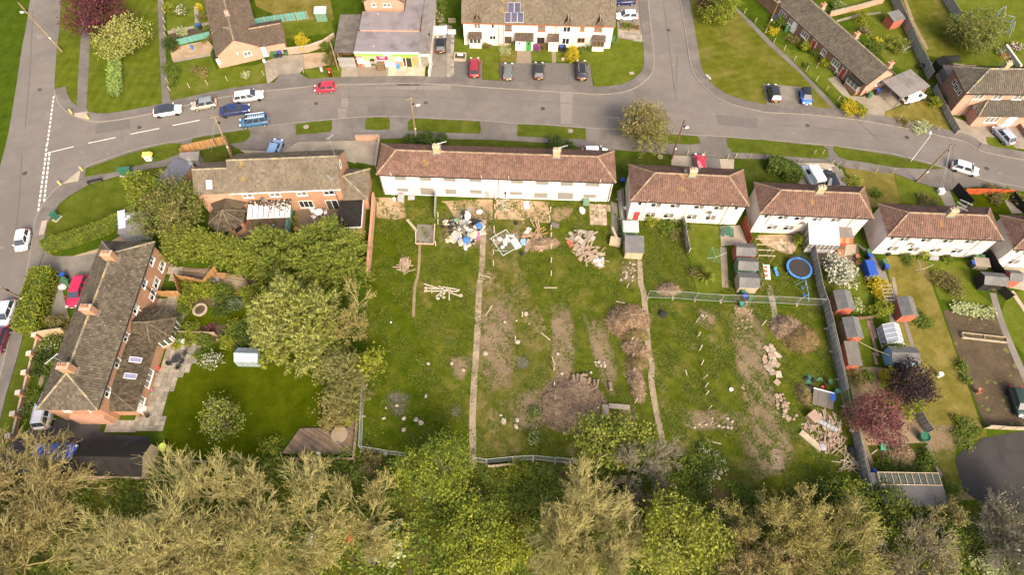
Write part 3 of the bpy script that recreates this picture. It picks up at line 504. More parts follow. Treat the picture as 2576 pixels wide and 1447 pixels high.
class House:
    def __init__(s,name,label,EL,ER,he,ov=.3,cat='house',group=None):
        EL=Vector((EL[0],EL[1],0));ER=Vector((ER[0],ER[1],0));s.x=(ER-EL).normalized();s.y=Vector((-s.x.y,s.x.x,0));s.W=(ER-EL).length-2*ov;s.he=he;s.ov=ov
        s.o=EL+s.x*ov+s.y*ov;s.rz=math.atan2(s.x.y,s.x.x);s.t=thing(name,label,cat,s.o,s.rz,group);s.hosts={}
    def loc(s,p):d=Vector(p)-s.o;return Vector((d.dot(s.x),d.dot(s.y),p[2]))
    def wld(s,p):return s.o+s.x*p[0]+s.y*p[1]+Vector((0,0,p[2]))
    def hit(s,pl,u,v):   # pixel on a wall plane: pl=('y',value,sign) or ('x',value,sign) -> (along, z)
        d=RAY(u,v);nn=s.y if pl[0]=='y' else s.x;o=Vector((0,0,HC));P=s.o+nn*pl[1];t=(P-o).dot(nn)/d.dot(nn);q=s.loc(o+d*t)
        return (q.x if pl[0]=='y' else q.y),q.z
    def fp(s,pl,a,out,z):return Vector((a,pl[1]+pl[2]*out,z)) if pl[0]=='y' else Vector((pl[1]+pl[2]*out,a,z))
    def fbox(s,mb,pl,a0,a1,z0,z1,o0,o1):
        p=s.fp(pl,a0,o0,z0);q=s.fp(pl,a1,o1,z1);mb.bb(min(p.x,q.x),max(p.x,q.x),min(p.y,q.y),max(p.y,q.y),min(p.z,q.z),max(p.z,q.z))
    def walls(s,x0,x1,y0,y1,h,m,z0=0,name='wall'):
        mb=MB();mb.bb(x0,x1,y0,y1,z0,h);return mb.obj(name,m,s.t)
    def gable_wall(s,x0,x1,y0,y1,h,zr,m,axis='x',name='wall'):
        """walls with gable triangles on both ends; ridge along axis"""
        mb=MB();mb.bb(x0,x1,y0,y1,0,h)
        if axis=='x':
            ym=(y0+y1)/2;mb.add([(x0,y0,h),(x0,y1,h),(x0,ym,zr),(x1,y0,h),(x1,y1,h),(x1,ym,zr)],[(0,2,1),(3,4,5)])
        else:
            xm=(x0+x1)/2;mb.add([(x0,y0,h),(x1,y0,h),(xm,y0,zr),(x0,y1,h),(x1,y1,h),(xm,y1,zr)],[(0,1,2),(3,5,4)])
        return mb.obj(name,m,s.t)
    def roof(s,planes,ridges,m,mr,gauge=.345,tw=.31,roll=.055,name='roof',rr_=.13):
        mb=MB()
        for P in planes:
            P=[Vector(p) for p in P];n=(P[1]-P[0]).cross(P[2]-P[0]).normalized();mb.add([p for p in P]+[p-n*.08 for p in P],[(0,1,2,3),(7,6,5,4),(0,4,5,1),(1,5,6,2),(2,6,7,3),(3,7,4,0)])
        rf=mb.obj(name,m,s.t);t=MB()
        for P in planes:
            V,F=tile_plane(P,gauge,tw,roll);t.add(V,F)
        tag(t.obj('tiles',m,rf),kind='stuff')
        if ridges:
            r=MB()
            for a,b in ridges:ridge_line(r,a,b,rr_)
            r.obj('ridge_tiles',mr,rf)
        return rf
    def hip(s,x0,x1,y0,y1,he,zr,rl,rr,m,mr,ov=None,**k):
        ov=s.ov if ov is None else ov;X0,X1,Y0,Y1=x0-ov,x1+ov,y0-ov,y1+ov;ym=(y0+y1)/2;a,b=(rl,ym,zr),(rr,ym,zr)
        pl=[[(X0,Y0,he),(X1,Y0,he),b,a],[(X1,Y1,he),(X0,Y1,he),a,b]];rg=[(a,b)]
        if rl>X0+.05:pl.append([(X0,Y1,he),(X0,Y0,he),a,a]);rg+=[((X0,Y0,he),a),((X0,Y1,he),a)]
        if rr<X1-.05:pl.append([(X1,Y0,he),(X1,Y1,he),b,b]);rg+=[((X1,Y0,he),b),((X1,Y1,he),b)]
        rf=s.roof(pl,rg,m,mr,**k);gt=MB();gt.bb(X0,X1,Y0-.1,Y0-.0,he-.14,he-.02);gt.bb(X0,X1,Y1,Y1+.1,he-.14,he-.02);gt.obj('gutter','gutter_dark',s.t);return rf
    def window(s,pl,box,cols=2,m='upvc',glass='glass',top=False,name='window',sill=True,fw=.075):
        a0,a1,z0,z1=box;mb=MB();w=fw
        s.fbox(mb,pl,a0,a1,z0,z0+w,-.02,.05);s.fbox(mb,pl,a0,a1,z1-w,z1,-.02,.05);s.fbox(mb,pl,a0,a0+w,z0+w,z1-w,-.02,.05);s.fbox(mb,pl,a1-w,a1,z0+w,z1-w,-.02,.05)
        cw=(a1-a0)/cols
        for k in range(1,cols):s.fbox(mb,pl,a0+k*cw-w*.55,a0+k*cw+w*.55,z0+w,z1-w,-.02,.046)
        if top:s.fbox(mb,pl,a0+w,a0+cw-w*.55,z1-(z1-z0)*.32-w/2,z1-(z1-z0)*.32+w/2,-.02,.043)
        if sill:s.fbox(mb,pl,a0-.06,a1+.06,z0-.07,z0-.005,-.02,.12)
        o=mb.obj(name,m,s.t)
        for k in range(cols):
            q=MB();s.fbox(q,pl,a0+k*cw+w*.5,a0+(k+1)*cw-w*.5,z0+w*.5,z1-w*.5,-.02,.012);q.obj('pane',glass if isinstance(glass,str) else glass[k % len(glass)],o)
        return o
    def pbox(s,pl,t,x0,y0,x1,y1):
        a0,z1=s.hit(pl,*Q(t,x0,y0));a1,z0=s.hit(pl,*Q(t,x1,y1));return min(a0,a1),max(a0,a1),min(z0,z1),max(z0,z1)
    def win(s,pl,t,c,**k):return s.window(pl,s.pbox(pl,t,*c),**k)
    def panel(s,pl,box,m,name='door',out=.05,frame=None,knob=True):
        mb=MB();s.fbox(mb,pl,*box,-.02,out);o=mb.obj(name,m,s.t);a0,a1,z0,z1=box
        if name=='door':
            if frame:
                f=MB();s.fbox(f,pl,a0-.08,a0-.002,z0,z1+.08,-.02,out+.02);s.fbox(f,pl,a1+.002,a1+.08,z0,z1+.08,-.02,out+.02);s.fbox(f,pl,a0,a1,z1+.002,z1+.08,-.02,out+.018);f.obj('frame',frame,o)
            if knob:h=MB();s.fbox(h,pl,a1-.14,a1-.06,z0+.95,z0+1.08,out,out+.05);h.obj('handle','metal_grey',o)
        return o
    def pipe(s,p0,p1,r=.055,m='pipe_white',name='downpipe'):mb=MB();mb.tube(p0,p1,r,n=6);return mb.obj(name,m,s.t)
    def chimney(s,x,y,z0,z1,dx=.95,dy=.6,m='brick_yellow',pots=2,along='x'):
        mb=MB();mb.bb(x-dx/2,x+dx/2,y-dy/2,y+dy/2,z0,z1-.18);o=mb.obj('chimney',m,s.t)
        c=MB();c.bb(x-dx/2-.05,x+dx/2+.05,y-dy/2-.05,y+dy/2+.05,z1-.18,z1);c.obj('chimney_cap','chimney_cap' if m=='brick_yellow' else m,o)
        f=MB();f.bb(x-dx/2-.16,x+dx/2+.16,y-dy/2-.2,y+dy/2+.2,z0+.42,z0+.5);f.obj('flashing','lead',o)
        for k in range(pots):
            q=(k+.5)/pots-.5;px,py=(x+q*dx*.85,y) if along=='x' else (x,y+q*dy*.85)
            p=MB();p.lathe([(.15,z1),(.13,z1+.22),(.17,z1+.23),(.17,z1+.3),(.11,z1+.3),(.1,z1+.12)],(px,py,0),10);p.obj('chimney_pot','pot' if m != 'brick_yellow' else 'chimney_cap',o)
        return o
    def dish(s,p,az=0):
        mb=MB();p=Vector(p);d=Vector((math.sin(az),-math.cos(az),.35)).normalized();q=d.to_track_quat('Z','Y').to_matrix();n=12;P=[p-d*.06]
        for i in range(n):a=2*math.pi*i/n;P.append(p+q@Vector((math.cos(a)*.3,math.sin(a)*.34,.03)))
        mb.add(P,[(0,1+i,1+(i+1) % n) for i in range(n)]+[(0,1+(i+1) % n,1+i) for i in range(n)]);mb.tube(p-d*.06,p-d*.3+Vector((0,0,-.1)),.03);mb.tube(p,p+d*.32,.015);return mb.obj('satellite_dish','metal_grey',s.t)
    def aerial(s,base,h,az,L=1.3,n=9):
        mb=MB();b=Vector(base);top=b+Vector((0,0,h));mb.tube(b,top,.03,n=5);d=Vector((math.cos(az),math.sin(az),0));k=Vector((-d.y,d.x,0));mb.tube(top-d*L*.3,top+d*L*.7,.022,n=4)
        for i in range(n):c=top-d*L*.28+d*L*i/n;mb.tube(c-k*(.28-.012*i),c+k*(.28-.012*i),.014,n=3)
        return mb.obj('tv_aerial','aerial',s.t)
FR=('y',0,-1)
# ------------------------------------------------ boarded-up terrace
H=House('terraced_house_row','long white rendered terrace with boarded grey windows and red tiled hip roof',g(5,1200,312,4.8),g(6,1035,392,4.8),4.8,cat='terrace')
D=5.2;H.walls(0,H.W,0,D,4.85,'render_white');H.hip(0,H.W,0,D,4.8,6.8,2.45,30.7,'tile_red','ridge_tile')
bl=[(5,1385,328,1505,368),(5,1637,333,1755,372),(5,1880,340,2000,380),(5,2135,348,2255,385),(6,-20,364,98,400),(6,232,372,352,412),(6,479,383,600,424),(6,732,393,858,430),
      (5,1405,444,1530,482),(5,1640,442,1785,514),(5,1894,457,2010,508),(5,2142,462,2258,502),(6,-32,480,92,515),(6,214,492,344,545),(6,454,489,597,560),(6,709,507,825,545)]
for t,*c in bl:
    b=H.pbox(FR,t,*c);b=(b[0],b[1],b[2],min(b[3],4.7));o=H.panel(FR,b,'board_grey','window_board',.035);mb=MB();H.fbox(mb,FR,b[0]-.05,b[1]+.05,b[2]-.1,b[2]-.003,-.02,.12);mb.obj('sill','upvc',o)
H.panel(FR,H.pbox(FR,5,2287,468,2338,558),'door_grey','door',frame='upvc');b=H.pbox(FR,5,2477,470,2517,558);H.panel(FR,b,'door_white','door',frame='upvc')
mb=MB();H.fbox(mb,FR,b[0]+.14,b[1]-.14,b[2]+1.15,b[3]-.2,.02,.056);H.fbox(mb,FR,b[0]+.14,b[1]-.14,b[2]+.45,b[2]+.85,.02,.056);mb.obj('door_pane','glass',H.t);H.panel(FR,H.pbox(FR,5,1345,442,1400,540),'door_white','door',frame='upvc')
for t,x,y in ((5,1408,520),(5,2270,560),(5,2530,560),(6,862,420)):
    a,z=H.hit(FR,*Q(t,x,y));H.pipe((a,-.09,0),(a,-.09,4.7));H.pipe((a,-.2,4.3),(a,-.42,5.55),.05,name='vent_pipe')
for a in (.12,17.0,33.0):H.pipe((a,-.08,0),(a,-.08,4.75),.05,'gutter_dark')
for t,x,y in ((5,1815,112),(6,430,152)):
    a,z=H.hit(('y',D/2,1),*Q(t,x,y));H.chimney(a,D/2,6.2,8.0);H.aerial((a+.62,D/2,6.9),1.6,.4)
# ------------------------------------------------ cream semis
def semi(label,EL,ER,D,zr,rl,rr,ch,wins,lows,doors=(),pipes=(.6,.93),he=4.8,dishx=None,aer=.9):
    H=House('semi_detached_house',label,EL,ER,he,group='cream semi-detached pairs',cat='house');H.walls(0,H.W,0,D,he+.05,'render_cream');H.hip(0,H.W,0,D,he,zr,rl,rr,'tile_red','ridge_tile')
    for f in wins:H.window(FR,(f*H.W-.72,f*H.W+.72,3.35,4.5),2,glass=('glass','glass_curtain'),top=True,fw=.06)
    for f in lows:H.window(FR,(f*H.W-.75,f*H.W+.75,.9,2.1),2,glass=('glass','glass_curtain'),top=True,fw=.06)
    for f,m in doors:H.panel(FR,(f*H.W-.42,f*H.W+.42,.1,2.1),m,'door',frame='upvc');H.window(FR,(f*H.W-.3,f*H.W+.3,3.55,4.35),1,glass='glass')
    for f in pipes:H.pipe((f*H.W,-.09,0),(f*H.W,-.09,4.7));H.pipe((f*H.W,-.2,4.4),(f*H.W+.1,-.45,5.5),.05,name='vent_pipe')
    H.chimney(ch*H.W,D/2,zr-.6,zr+1.05);H.aerial((ch*H.W+.6,D/2,zr),1.9,.9+aer)
    if dishx:H.dish((dishx*H.W,-.35,3.0),.5)
    mb=MB();mb.bb(.5*H.W-.03,.5*H.W+.03,-.04,0,0,he-.05);mb.obj('movement_joint','concrete',H.t);return H
HA=semi('cream semi-detached pair with white windows, red door and picnic table behind',g(6,1178,575,4.8),g(6,2372,632,4.8),5.9,7.1,2.8,12.85,.5,(.22,.39,.60,.775),(.2,.365,.575,.745),[(.075,'door_red'),(.925,'door_white')],(.13,.855),dishx=.71)
HA.dish((7.0,3.2,7.6),-.6)
HB=semi('cream semi-detached pair with conservatory on its garden side',g(6,2478,705,4.8),g(7,1065,755,4.8),4.85,6.75,2.3,12.75,.5,(.22,.375,.54,.71),(.18,.335),[(.06,'door_white')],(.1,.86),dishx=.43,aer=.3)
HC_=semi('cream semi-detached pair with five roofline aerials and a blue recycling bin',g(7,1208,928,4.8),g(7,2368,972,4.8),4.75,6.6,2.2,12.6,.52,(.17,.37,.57,.77),(.15,.345,.55,.75),[(.055,'door_white')],(.13,.86),dishx=.27,aer=1.5)
HD=semi('cream semi-detached pair beside the black fence and grey shed',g(7,2470,1062,4.8),g(7,2470,1062,4.8)+Vector((15.3,-.85,0)),5.0,6.9,2.3,12.6,.5,(.17,.37,.57,.77),(.15,.345,.55,.75),[(.06,'door_white')],(.14,.86))
for H_,lb in ((HC_,'cream semi-detached pair with a stack of TV aerials, green and blue bins at its corner'),):H_.t['label']=lb
HC_.aerial((8.6,2.4,6.6),2.4,2.6,1.6);HC_.aerial((8.1,2.4,6.6),1.5,-.6,1.4)
# conservatory and kiosk on semi B
H=HB;cx0,cx1=7.1,11.2;mb=MB()
cons=House('conservatory','white framed lean-to conservatory with grey panel roof against cream semi',H.wld((cx0,-3.0,0)),H.wld((cx1,-3.0,0)),2.1,0,cat='conservatory');w=cons.W
fr=MB();dz=.06
for i in range(8):x=w*i/7;fr.box((x,0,1.05),(.07,.07,2.1));a=Vector((x,0,2.1));b=Vector((x,2.9,3.0));fr.tube(a,b,.045,n=4)
for z in (.04,.75,2.1):fr.box((w/2,0,z),(w,.075,.08))
for s_ in (0,w):
    for k in range(4):y=2.9*k/3;fr.box((s_,y,1.05+.15*k),(.07,.07,2.1+.3*k))
    fr.box((s_,1.45,.75),(.06,2.9,.07));fr.tube((s_,0,2.12),(s_,2.9,3.02),.05,n=4)
fr.box((w/2,2.9,3.0),(w,.08,.1));fr.obj('frame','upvc',cons.t)
for i in range(7):
    x0,x1=w*i/7+.05,w*(i+1)/7-.05;q=MB();q.add([(x0,.02,2.13),(x1,.02,2.13),(x1,2.9,3.02),(x0,2.9,3.02),(x0,.02,2.1),(x1,.02,2.1),(x1,2.9,2.99),(x0,2.9,2.99)],[(0,1,2,3),(7,6,5,4),(0,4,5,1),(2,6,7,3),(1,5,6,2),(3,7,4,0)]);q.obj('roof_panel','poly_clear',cons.t)
    q=MB();q.bb(x0,x1,-.01,.01,.8,2.05);q.obj('pane','glass_curtain',cons.t);q=MB();q.bb(x0,x1,-.01,.01,.08,.72);q.obj('lower_panel','upvc',cons.t)
for s_ in (0,w):q=MB();q.add([(s_,.05,.1),(s_,2.85,.1),(s_,2.85,2.95),(s_,.05,2.08)],[(0,1,2,3)]);q.obj('side_pane','glass_curtain',cons.t)
kio=House('lean_to_store','small flat grey-roofed store with red and orange awning front',H.wld((11.3,-1.7,0)),H.wld((13.3,-1.7,0)),2.1,0,cat='shed');mat('awning_red',(.55,.07,.035),.7,.1,2);mat('awning_orange',(.6,.17,.06),.7,.1,2)
kio.walls(0,kio.W,0,1.65,2.15,'door_red');mb=MB();mb.bb(-.1,kio.W+.1,-.1,1.68,2.16,2.26);mb.obj('roof','felt_grey',kio.t)
for i in range(4):q=MB();x0=kio.W*i/4;x1=kio.W*(i+1)/4;q.add([(x0,-.12,2.2),(x1,-.12,2.2),(x1,-.75,1.8),(x0,-.75,1.8),(x0,-.12,2.17),(x1,-.12,2.17),(x1,-.75,1.77),(x0,-.75,1.77)],[(3,2,1,0),(4,5,6,7),(2,3,7,6)]);q.obj('awning_stripe','awning_red' if i % 2 else 'awning_orange',kio.t)
# ------------------------------------------------ orange brick pair (upper left)
H=House('brick_house','orange brick pair with lichened grey gable roof and flat-roofed extension',g(4,1945,515,4.8),g(5,855,455,4.8),4.8,.25)
D=6.6;W_=H.W;xs=4.6;H.gable_wall(xs,W_,0,D,4.8,7.45,'brick_orange');H.gable_wall(0,xs-.002,0,D-1.4,4.78,6.6,'brick_pink',name='side_wing_wall')
H.roof([[(xs,-.25,4.8),(W_+.15,-.25,4.8),(W_+.15,D/2,7.55),(xs,D/2,7.55)],[(W_+.15,D+.25,4.8),(xs,D+.25,4.8),(xs,D/2,7.55),(W_+.15,D/2,7.55)]],[((xs,D/2,7.56),(W_+.15,D/2,7.56))],'tile_grey','ridge_grey')
yy=(D-1.4)/2;H.roof([[(-.2,-.25,4.8),(xs,-.25,4.8),(xs,yy,6.75),(-.2,yy,6.75)],[(xs,D-1.15,4.8),(-.2,D-1.15,4.8),(-.2,yy,6.75),(xs,yy,6.75)]],[((-.2,yy,6.76),(xs,yy,6.76))],'tile_grey','ridge_grey',name='side_roof')
mb=MB();mb.bb(xs,W_+.1,-.36,-.26,4.66,4.78);mb.obj('gutter','upvc',H.t)
o5=(720,560);k5=5.15
def P5(x,y):return ((o5[0]+x/k5)/1.5497,(o5[1]+y/k5)/1.5497)
def hb(H,pl,a,b):a0,z1=H.hit(pl,*a);a1,z0=H.hit(pl,*b);return (min(a0,a1),max(a0,a1),min(z0,z1),max(z0,z1))
for a,b,n_ in ((P5(1125,992),P5(1390,1078),2),(P5(1672,970),P5(1940,1055),2),(P5(2220,952),P5(2470,1035),2)):H.window(FR,hb(H,FR,a,b),n_,glass='glass_curtain',top=True)
def P6(x,y):return ((1100+x/5.15)/1.5497,(640+y/5.15)/1.5497)
H.window(FR,hb(H,FR,P6(810,515),P6(1065,605)),2,glass='glass',top=True);H.window(FR,hb(H,FR,P6(315,740),P6(655,862)),3,glass='glass');H.window(FR,hb(H,FR,P6(850,725),P6(1180,925)),2,glass=('glass_green','glass'),name='patio_door',sill=False)
H.dish((8.6,-.4,3.4),.9);H.aerial((W_-.1,D/2-.4,7.4),4.2,.8,1.2,7);H.aerial((.2,yy,6.6),1.6,2.2);H.aerial((W_-1.0,.6,5.0),1.2,2.4)
H.pipe((W_-.9,-.08,0),(W_-.9,-.08,4.7),.05,'gutter_dark')
sk=MB();a0,z=1.9,5.2;q=Vector((0,yy+.25,1.95)).normalized();b=Vector((1.55,.42,5.46));e=Vector((.78,0,0));sdir=Vector((0,yy+.25,1.95)).normalized();nn=Vector((1,0,0)).cross(sdir)
def skylight(H,b,wd,ln,sdir,m='glass_sky',e=Vector((1,0,0))):
    nn=e.cross(sdir);b=Vector(b)+nn*.06;fr=MB()
    for p,q in ((b,b+e*wd),(b+sdir*ln,b+sdir*ln+e*wd),(b,b+sdir*ln),(b+e*wd,b+e*wd+sdir*ln)):fr.tube(p+nn*.05,q+nn*.05,.06,n=4)
    o=fr.obj('skylight','metal_pale',H.t);g_=MB();c=b+nn*.07;g_.add([c,c+e*wd,c+e*wd+sdir*ln,c+sdir*ln],[(0,1,2,3)]);g_.obj('pane',m,o)
mat('glass_sky',(.30,.32,.38),.05,.1,1,spec=.8);mat('glass_lilac',(.2,.2,.3),.06,.1,1,spec=.8)
skylight(H,(1.62,.38,5.2),.72,1.15,sdir)
H.window(('x',W_,1),(2.9,3.8,5.3,6.4),1,glass='glass_curtain',sill=False)
# side extension (tiled lean-to wing) and flat-roofed extension on the right
x0=W_+.003;x1=W_+3.3;H.walls(x0,x1,-.3,4.9,2.5,'brick_orange',name='extension_wall');a=(x0+.15,1.9,4.1)
e0=[(x0,-.5,2.55),(x1+.15,-.5,2.55),(x1+.15,5.1,2.55),(x0,5.1,2.55)]
H.roof([[e0[0],e0[1],(x0+.02,2.5,4.3),(x0,2.5,4.3)],[e0[1],e0[2],(x0+.02,2.5,4.3),(x0+.02,2.5,4.3)],[e0[2],e0[3],(x0,2.5,4.3),(x0+.02,2.5,4.3)]],[((x1+.15,5.1,2.58),(x0+.05,2.5,4.3)),((x1+.15,-.5,2.58),(x0+.05,2.5,4.3))],'tile_grey','ridge_grey',name='extension_roof')
fx0,fx1=W_-.55,W_+2.75;H.walls(fx0+.15,fx1-.05,-5.0,-.52,2.35,'brick_pink',name='rear_extension_wall');mb=MB();mb.bb(fx0,fx1,-5.15,-.56,2.36,2.52);mb.obj('flat_roof','felt_black',H.t);mb=MB();mb.bb(fx0-.03,fx1+.03,-5.22,-5.155,2.3,2.56);mb.bb(fx1+.003,fx1+.07,-5.15,-.56,2.3,2.56);mb.obj('fascia','upvc',H.t)
H.window(('y',-5.0,-1),(fx0+.6,fx0+2.2,.1,2.05),2,glass='glass_curtain',name='patio_door',sill=False)
BRS=H
# polycarbonate pergola roof and octagonal tiled garden room
pg=House('pergola','white polycarbonate veranda roof with dark glazing bars and climbing vine',H.wld((6.4,-2.75,0)),H.wld((12.4,-2.75,0)),2.3,0,cat='veranda');w=pg.W
for i in range(8):
    x0,x1=w*i/8+.03,w*(i+1)/8-.03;q=MB();q.add([(x0,0,2.3),(x1,0,2.3),(x1,2.7,2.75),(x0,2.7,2.75),(x0,0,2.27),(x1,0,2.27),(x1,2.7,2.72),(x0,2.7,2.72)],[(0,1,2,3),(7,6,5,4),(0,4,5,1),(1,5,6,2),(2,6,7,3),(3,7,4,0)]);q.obj('roof_panel','poly_white',pg.t) if 'poly_white' in M else (mat('poly_white',(.56,.52,.52),.3,.1,.7),q.obj('roof_panel','poly_white',pg.t))
    b=MB();b.tube((w*i/8,0,2.34),(w*i/8,2.7,2.79),.035,n=4);b.obj('glazing_bar','gutter_dark',pg.t)
b=MB();b.box((w/2,-.03,2.25),(w,.06,.14));b.obj('fascia','upvc',pg.t)
for x in (.1,w/2,w-.1):b=MB();b.box((x,.1,1.12),(.1,.1,2.24));b.obj('post','brick_brown',pg.t)
vine=MB();rv=random.Random(3)
for i in range(420):
    x=w*rv.random();y=2.7-abs(rv.gauss(0,.75));y=y if 0<y<2.7 else 2.2*rv.random()+.3
    if x<w*.35 and y<1.9:continue
    z=2.33+y/2.7*.45+rv.uniform(.0,.12);s_=rv.uniform(.07,.16);a=rv.random()*6.3;vine.add([(x+math.cos(a+k*1.57)*s_,y+math.sin(a+k*1.57)*s_,z+rv.uniform(-.03,.03)) for k in range(4)],[(0,1,2,3)])
mat('vine_leaf',(.10,.058,.026),.9,.4,3,isl=.4);tag(vine.obj('vine','vine_leaf',pg.t),kind='stuff')
gr=thing('garden_room','octagonal brick garden room with mossy tiled pyramid roof','garden room',H.wld((3.6,-2.35,0)),H.rz);n=8;r=2.3
pts=[(math.cos(R(22.5+45*i))*r,math.sin(R(22.5+45*i))*r) for i in range(n)];mb=MB();mb.prism(pts,0,2.2);mb.obj('wall','brick_orange',gr)
GRH=House.__new__(House);GRH.t=gr
pls=[];rg=[]
for i in range(n):
    a,b=pts[i],pts[(i+1) % n];pls.append([(a[0]*1.13,a[1]*1.13,2.2),(b[0]*1.13,b[1]*1.13,2.2),(0,0,3.9),(0,0,3.9)]);rg.append(((a[0]*1.13,a[1]*1.13,2.22),(0,0,3.92)))
GRH.roof(pls,rg,'tile_moss','ridge_moss',.3,.27,rr_=.075)
for i in (4,5,6,7):
    a,b=Vector((*pts[i],0)),Vector((*pts[(i+1) % n],0));d=(b-a).normalized();nn=Vector((d.y,-d.x,0));f=MB();c=(a+b)/2+nn*.02;f.box((c.x,c.y,1.45),(1.2,.06,1.0),ang(a,b));o=f.obj('window','wood_frame',gr);q=MB();c=c+nn*.03;q.box((c.x,c.y,1.45),(1.02,.03,.84),ang(a,b));q.obj('pane','glass',o)
# link roof between garden room and house
lk_=MB();lk_.add([(-2.6,2.3,2.5),(2.6,2.3,2.5),(1.4,.3,2.6),(-1.4,.3,2.6),(0,2.3,3.6),(0,.2,3.7)],[(0,3,5,4),(2,1,4,5)]);lk_.obj('link_roof','tile_moss',gr)
# ------------------------------------------------ orange brick row (lower left), garden side faces right (+x)
H=House('brick_house','long orange brick house with dark hip roof, three chimneys and rear wing',g(8,980,1235,4.8),g(4,1555,985,4.8),4.8,.3);D=6.3;W_=H.W
H.walls(0,W_,0,D,4.85,'brick_orange');H.hip(0,W_,0,D,4.8,6.95,3.3,19.4,'tile_dark','ridge_grey')
PR=('y',D/2,1)
for t,x,y in ((8,720,850),(8,960,290),(4,1150,1190)):
    a,z=H.hit(PR,*Q(t,x,y));H.chimney(a,D/2-.1,6.0,8.1,.75,1.25,'brick_orange',2,'y')
H.aerial((4.3,D/2+.3,7.9),1.4,2.5,1.6)
for t,c in ((4,(1490,1130,1560,1230)),(4,(1605,1215,1690,1300)),(4,(1430,1385,1470,1440)),(4,(1545,1375,1605,1440)),(8,(1500,15,1580,160)),(8,(1325,180,1390,260)),(8,(1425,250,1540,390)),(8,(1228,460,1300,545)),(8,(1140,710,1208,810)),(8,(1035,985,1115,1115))):
    x0,y0,x1,y1=c;cx,cy=(x0+x1)/2,(y0+y1)/2;a,z=H.hit(FR,*Q(t,cx,cy));z=3.9 if z>2.9 else 1.45;wd=.62 if z>3 else .75;H.window(FR,(a-wd,a+wd,z-.55,z+.5),2,glass=('glass','glass_curtain'),top=True)
H.pipe((16.6,-.08,0),(16.6,-.08,4.6),.06,'gutter_dark');H.pipe((13.4,-.08,0),(13.4,-.08,4.6),.06);H.pipe((5.9,-.08,2.8),(5.9,-.08,4.6),.06,'gutter_dark')
SE=('x',0,-1)
for t,c,n_ in ((8,(680,1285,845,1312),4),(8,(935,1282,1015,1308),2)):
    a0,z1=H.hit(SE,*Q(t,c[0]+40,c[1]));a1,z0=H.hit(SE,*Q(t,c[2],c[3]));H.window(SE,(min(a0,a1),max(a0,a1),3.3,4.3),n_,glass='glass')
mb=MB();mb.bb(-.5,-.01,.4,4.4,0,2.3);mb.obj('porch_wall','brick_pink',H.t)
# rear wing (single storey, lean-to with hip) plus bay with hexagonal roof
X0,X1,YD=.6,9.5,-2.9;H.walls(X0,X1,YD,-.003,2.35,'brick_orange',name='wing_wall');ov=.25
zt=3.35;e=[(X0-ov,YD-ov,2.3),(X1+ov,YD-ov,2.3),(X1+ov,-.02,zt),(X0+1.9,-.02,zt)]
H.roof([[e[0],e[1],e[2],e[3]],[(X0-ov,-.02,2.3),(X0-ov,YD-ov,2.3),(X0+1.9,-.02,zt),(X0+1.9,-.02,zt)]],[((X0-ov,YD-ov,2.32),(X0+1.9,-.1,zt))],'tile_moss','ridge_moss',.3,.27,rr_=.08,name='wing_roof')
sd=Vector((0,2.9+ov-.02,zt-2.3)).normalized();sd=Vector((0,2.9,1.0)).normalized()
for x in (4.2,6.3):skylight(H,(x,YD+.75,2.3+.75*.34+.12),.62,1.3,sd,'glass_lilac')
WG=('y',YD,-1)
for t,c,n_ in ((8,(1395,800,1490,960),3),(8,(1340,1085,1400,1150),2)):
    a,z=H.hit(WG,*Q(t,(c[0]+c[2])/2,(c[1]+c[3])/2));wd=1.15 if n_==3 else .6;H.window(WG,(a-wd,a+wd,.95,2.05),n_,glass='glass_curtain')
a,z=H.hit(WG,*Q(8,1375,1195));H.panel(WG,(a-.45,a+.45,.08,2.05),'door_white','door',frame='upvc')
bx,by=11.3,-2.3;r=2.35;pts=[(bx+math.cos(R(60*i))*r,by+math.sin(R(60*i))*r) for i in range(6)];mb=MB();mb.prism([(bx+1.9,-.002),(bx-1.9,-.002)]+[p for p in ((bx-r,by),(bx-r*.5,by-r*.87),(bx+r*.5,by-r*.87),(bx+r,by))],0,2.3);mb.obj('bay_wall','brick_orange',H.t)
ap=(bx,by+.4,3.75);k=1.1;q=[(bx-r*k,-.02,2.3),(bx-r*k,by-.1,2.3),(bx-r*.52*k,by-r*.9*k,2.3),(bx+r*.52*k,by-r*.9*k,2.3),(bx+r*k,by-.1,2.3),(bx+r*k,-.02,2.3)];tp=(bx,-.02,3.75)
H.roof([[q[0],q[1],ap,tp],[q[1],q[2],ap,ap],[q[2],q[3],ap,ap],[q[3],q[4],ap,ap],[q[4],q[5],tp,ap]],[(q[i],ap) for i in (1,2,3,4)]+[(ap,tp)],'tile_moss','ridge_moss',.3,.27,rr_=.08,name='bay_roof')
for i in (1,2,3):
    a,b=Vector((bx-r,by,0)),Vector((bx-r*.5,by-r*.87,0))
    a,b=[(Vector((bx-r,by,0)),Vector((bx-r*.5,by-r*.87,0))),(Vector((bx-r*.5,by-r*.87,0)),Vector((bx+r*.5,by-r*.87,0))),(Vector((bx+r*.5,by-r*.87,0)),Vector((bx+r,by,0)))][i-1];d=(b-a).normalized();nn=Vector((d.y,-d.x,0));c=(a+b)/2+nn*.03
    f=MB();f.box((c.x,c.y,1.35),(2.15,.08,1.5),ang(a,b));o=f.obj('bay_window','upvc',H.t)
    for j in (-1,0,1):q_=MB();cc=c+d*j*.68+nn*.035;q_.box((cc.x,cc.y,1.35),(.56,.04,1.25),ang(a,b));q_.obj('pane','glass_green',o)
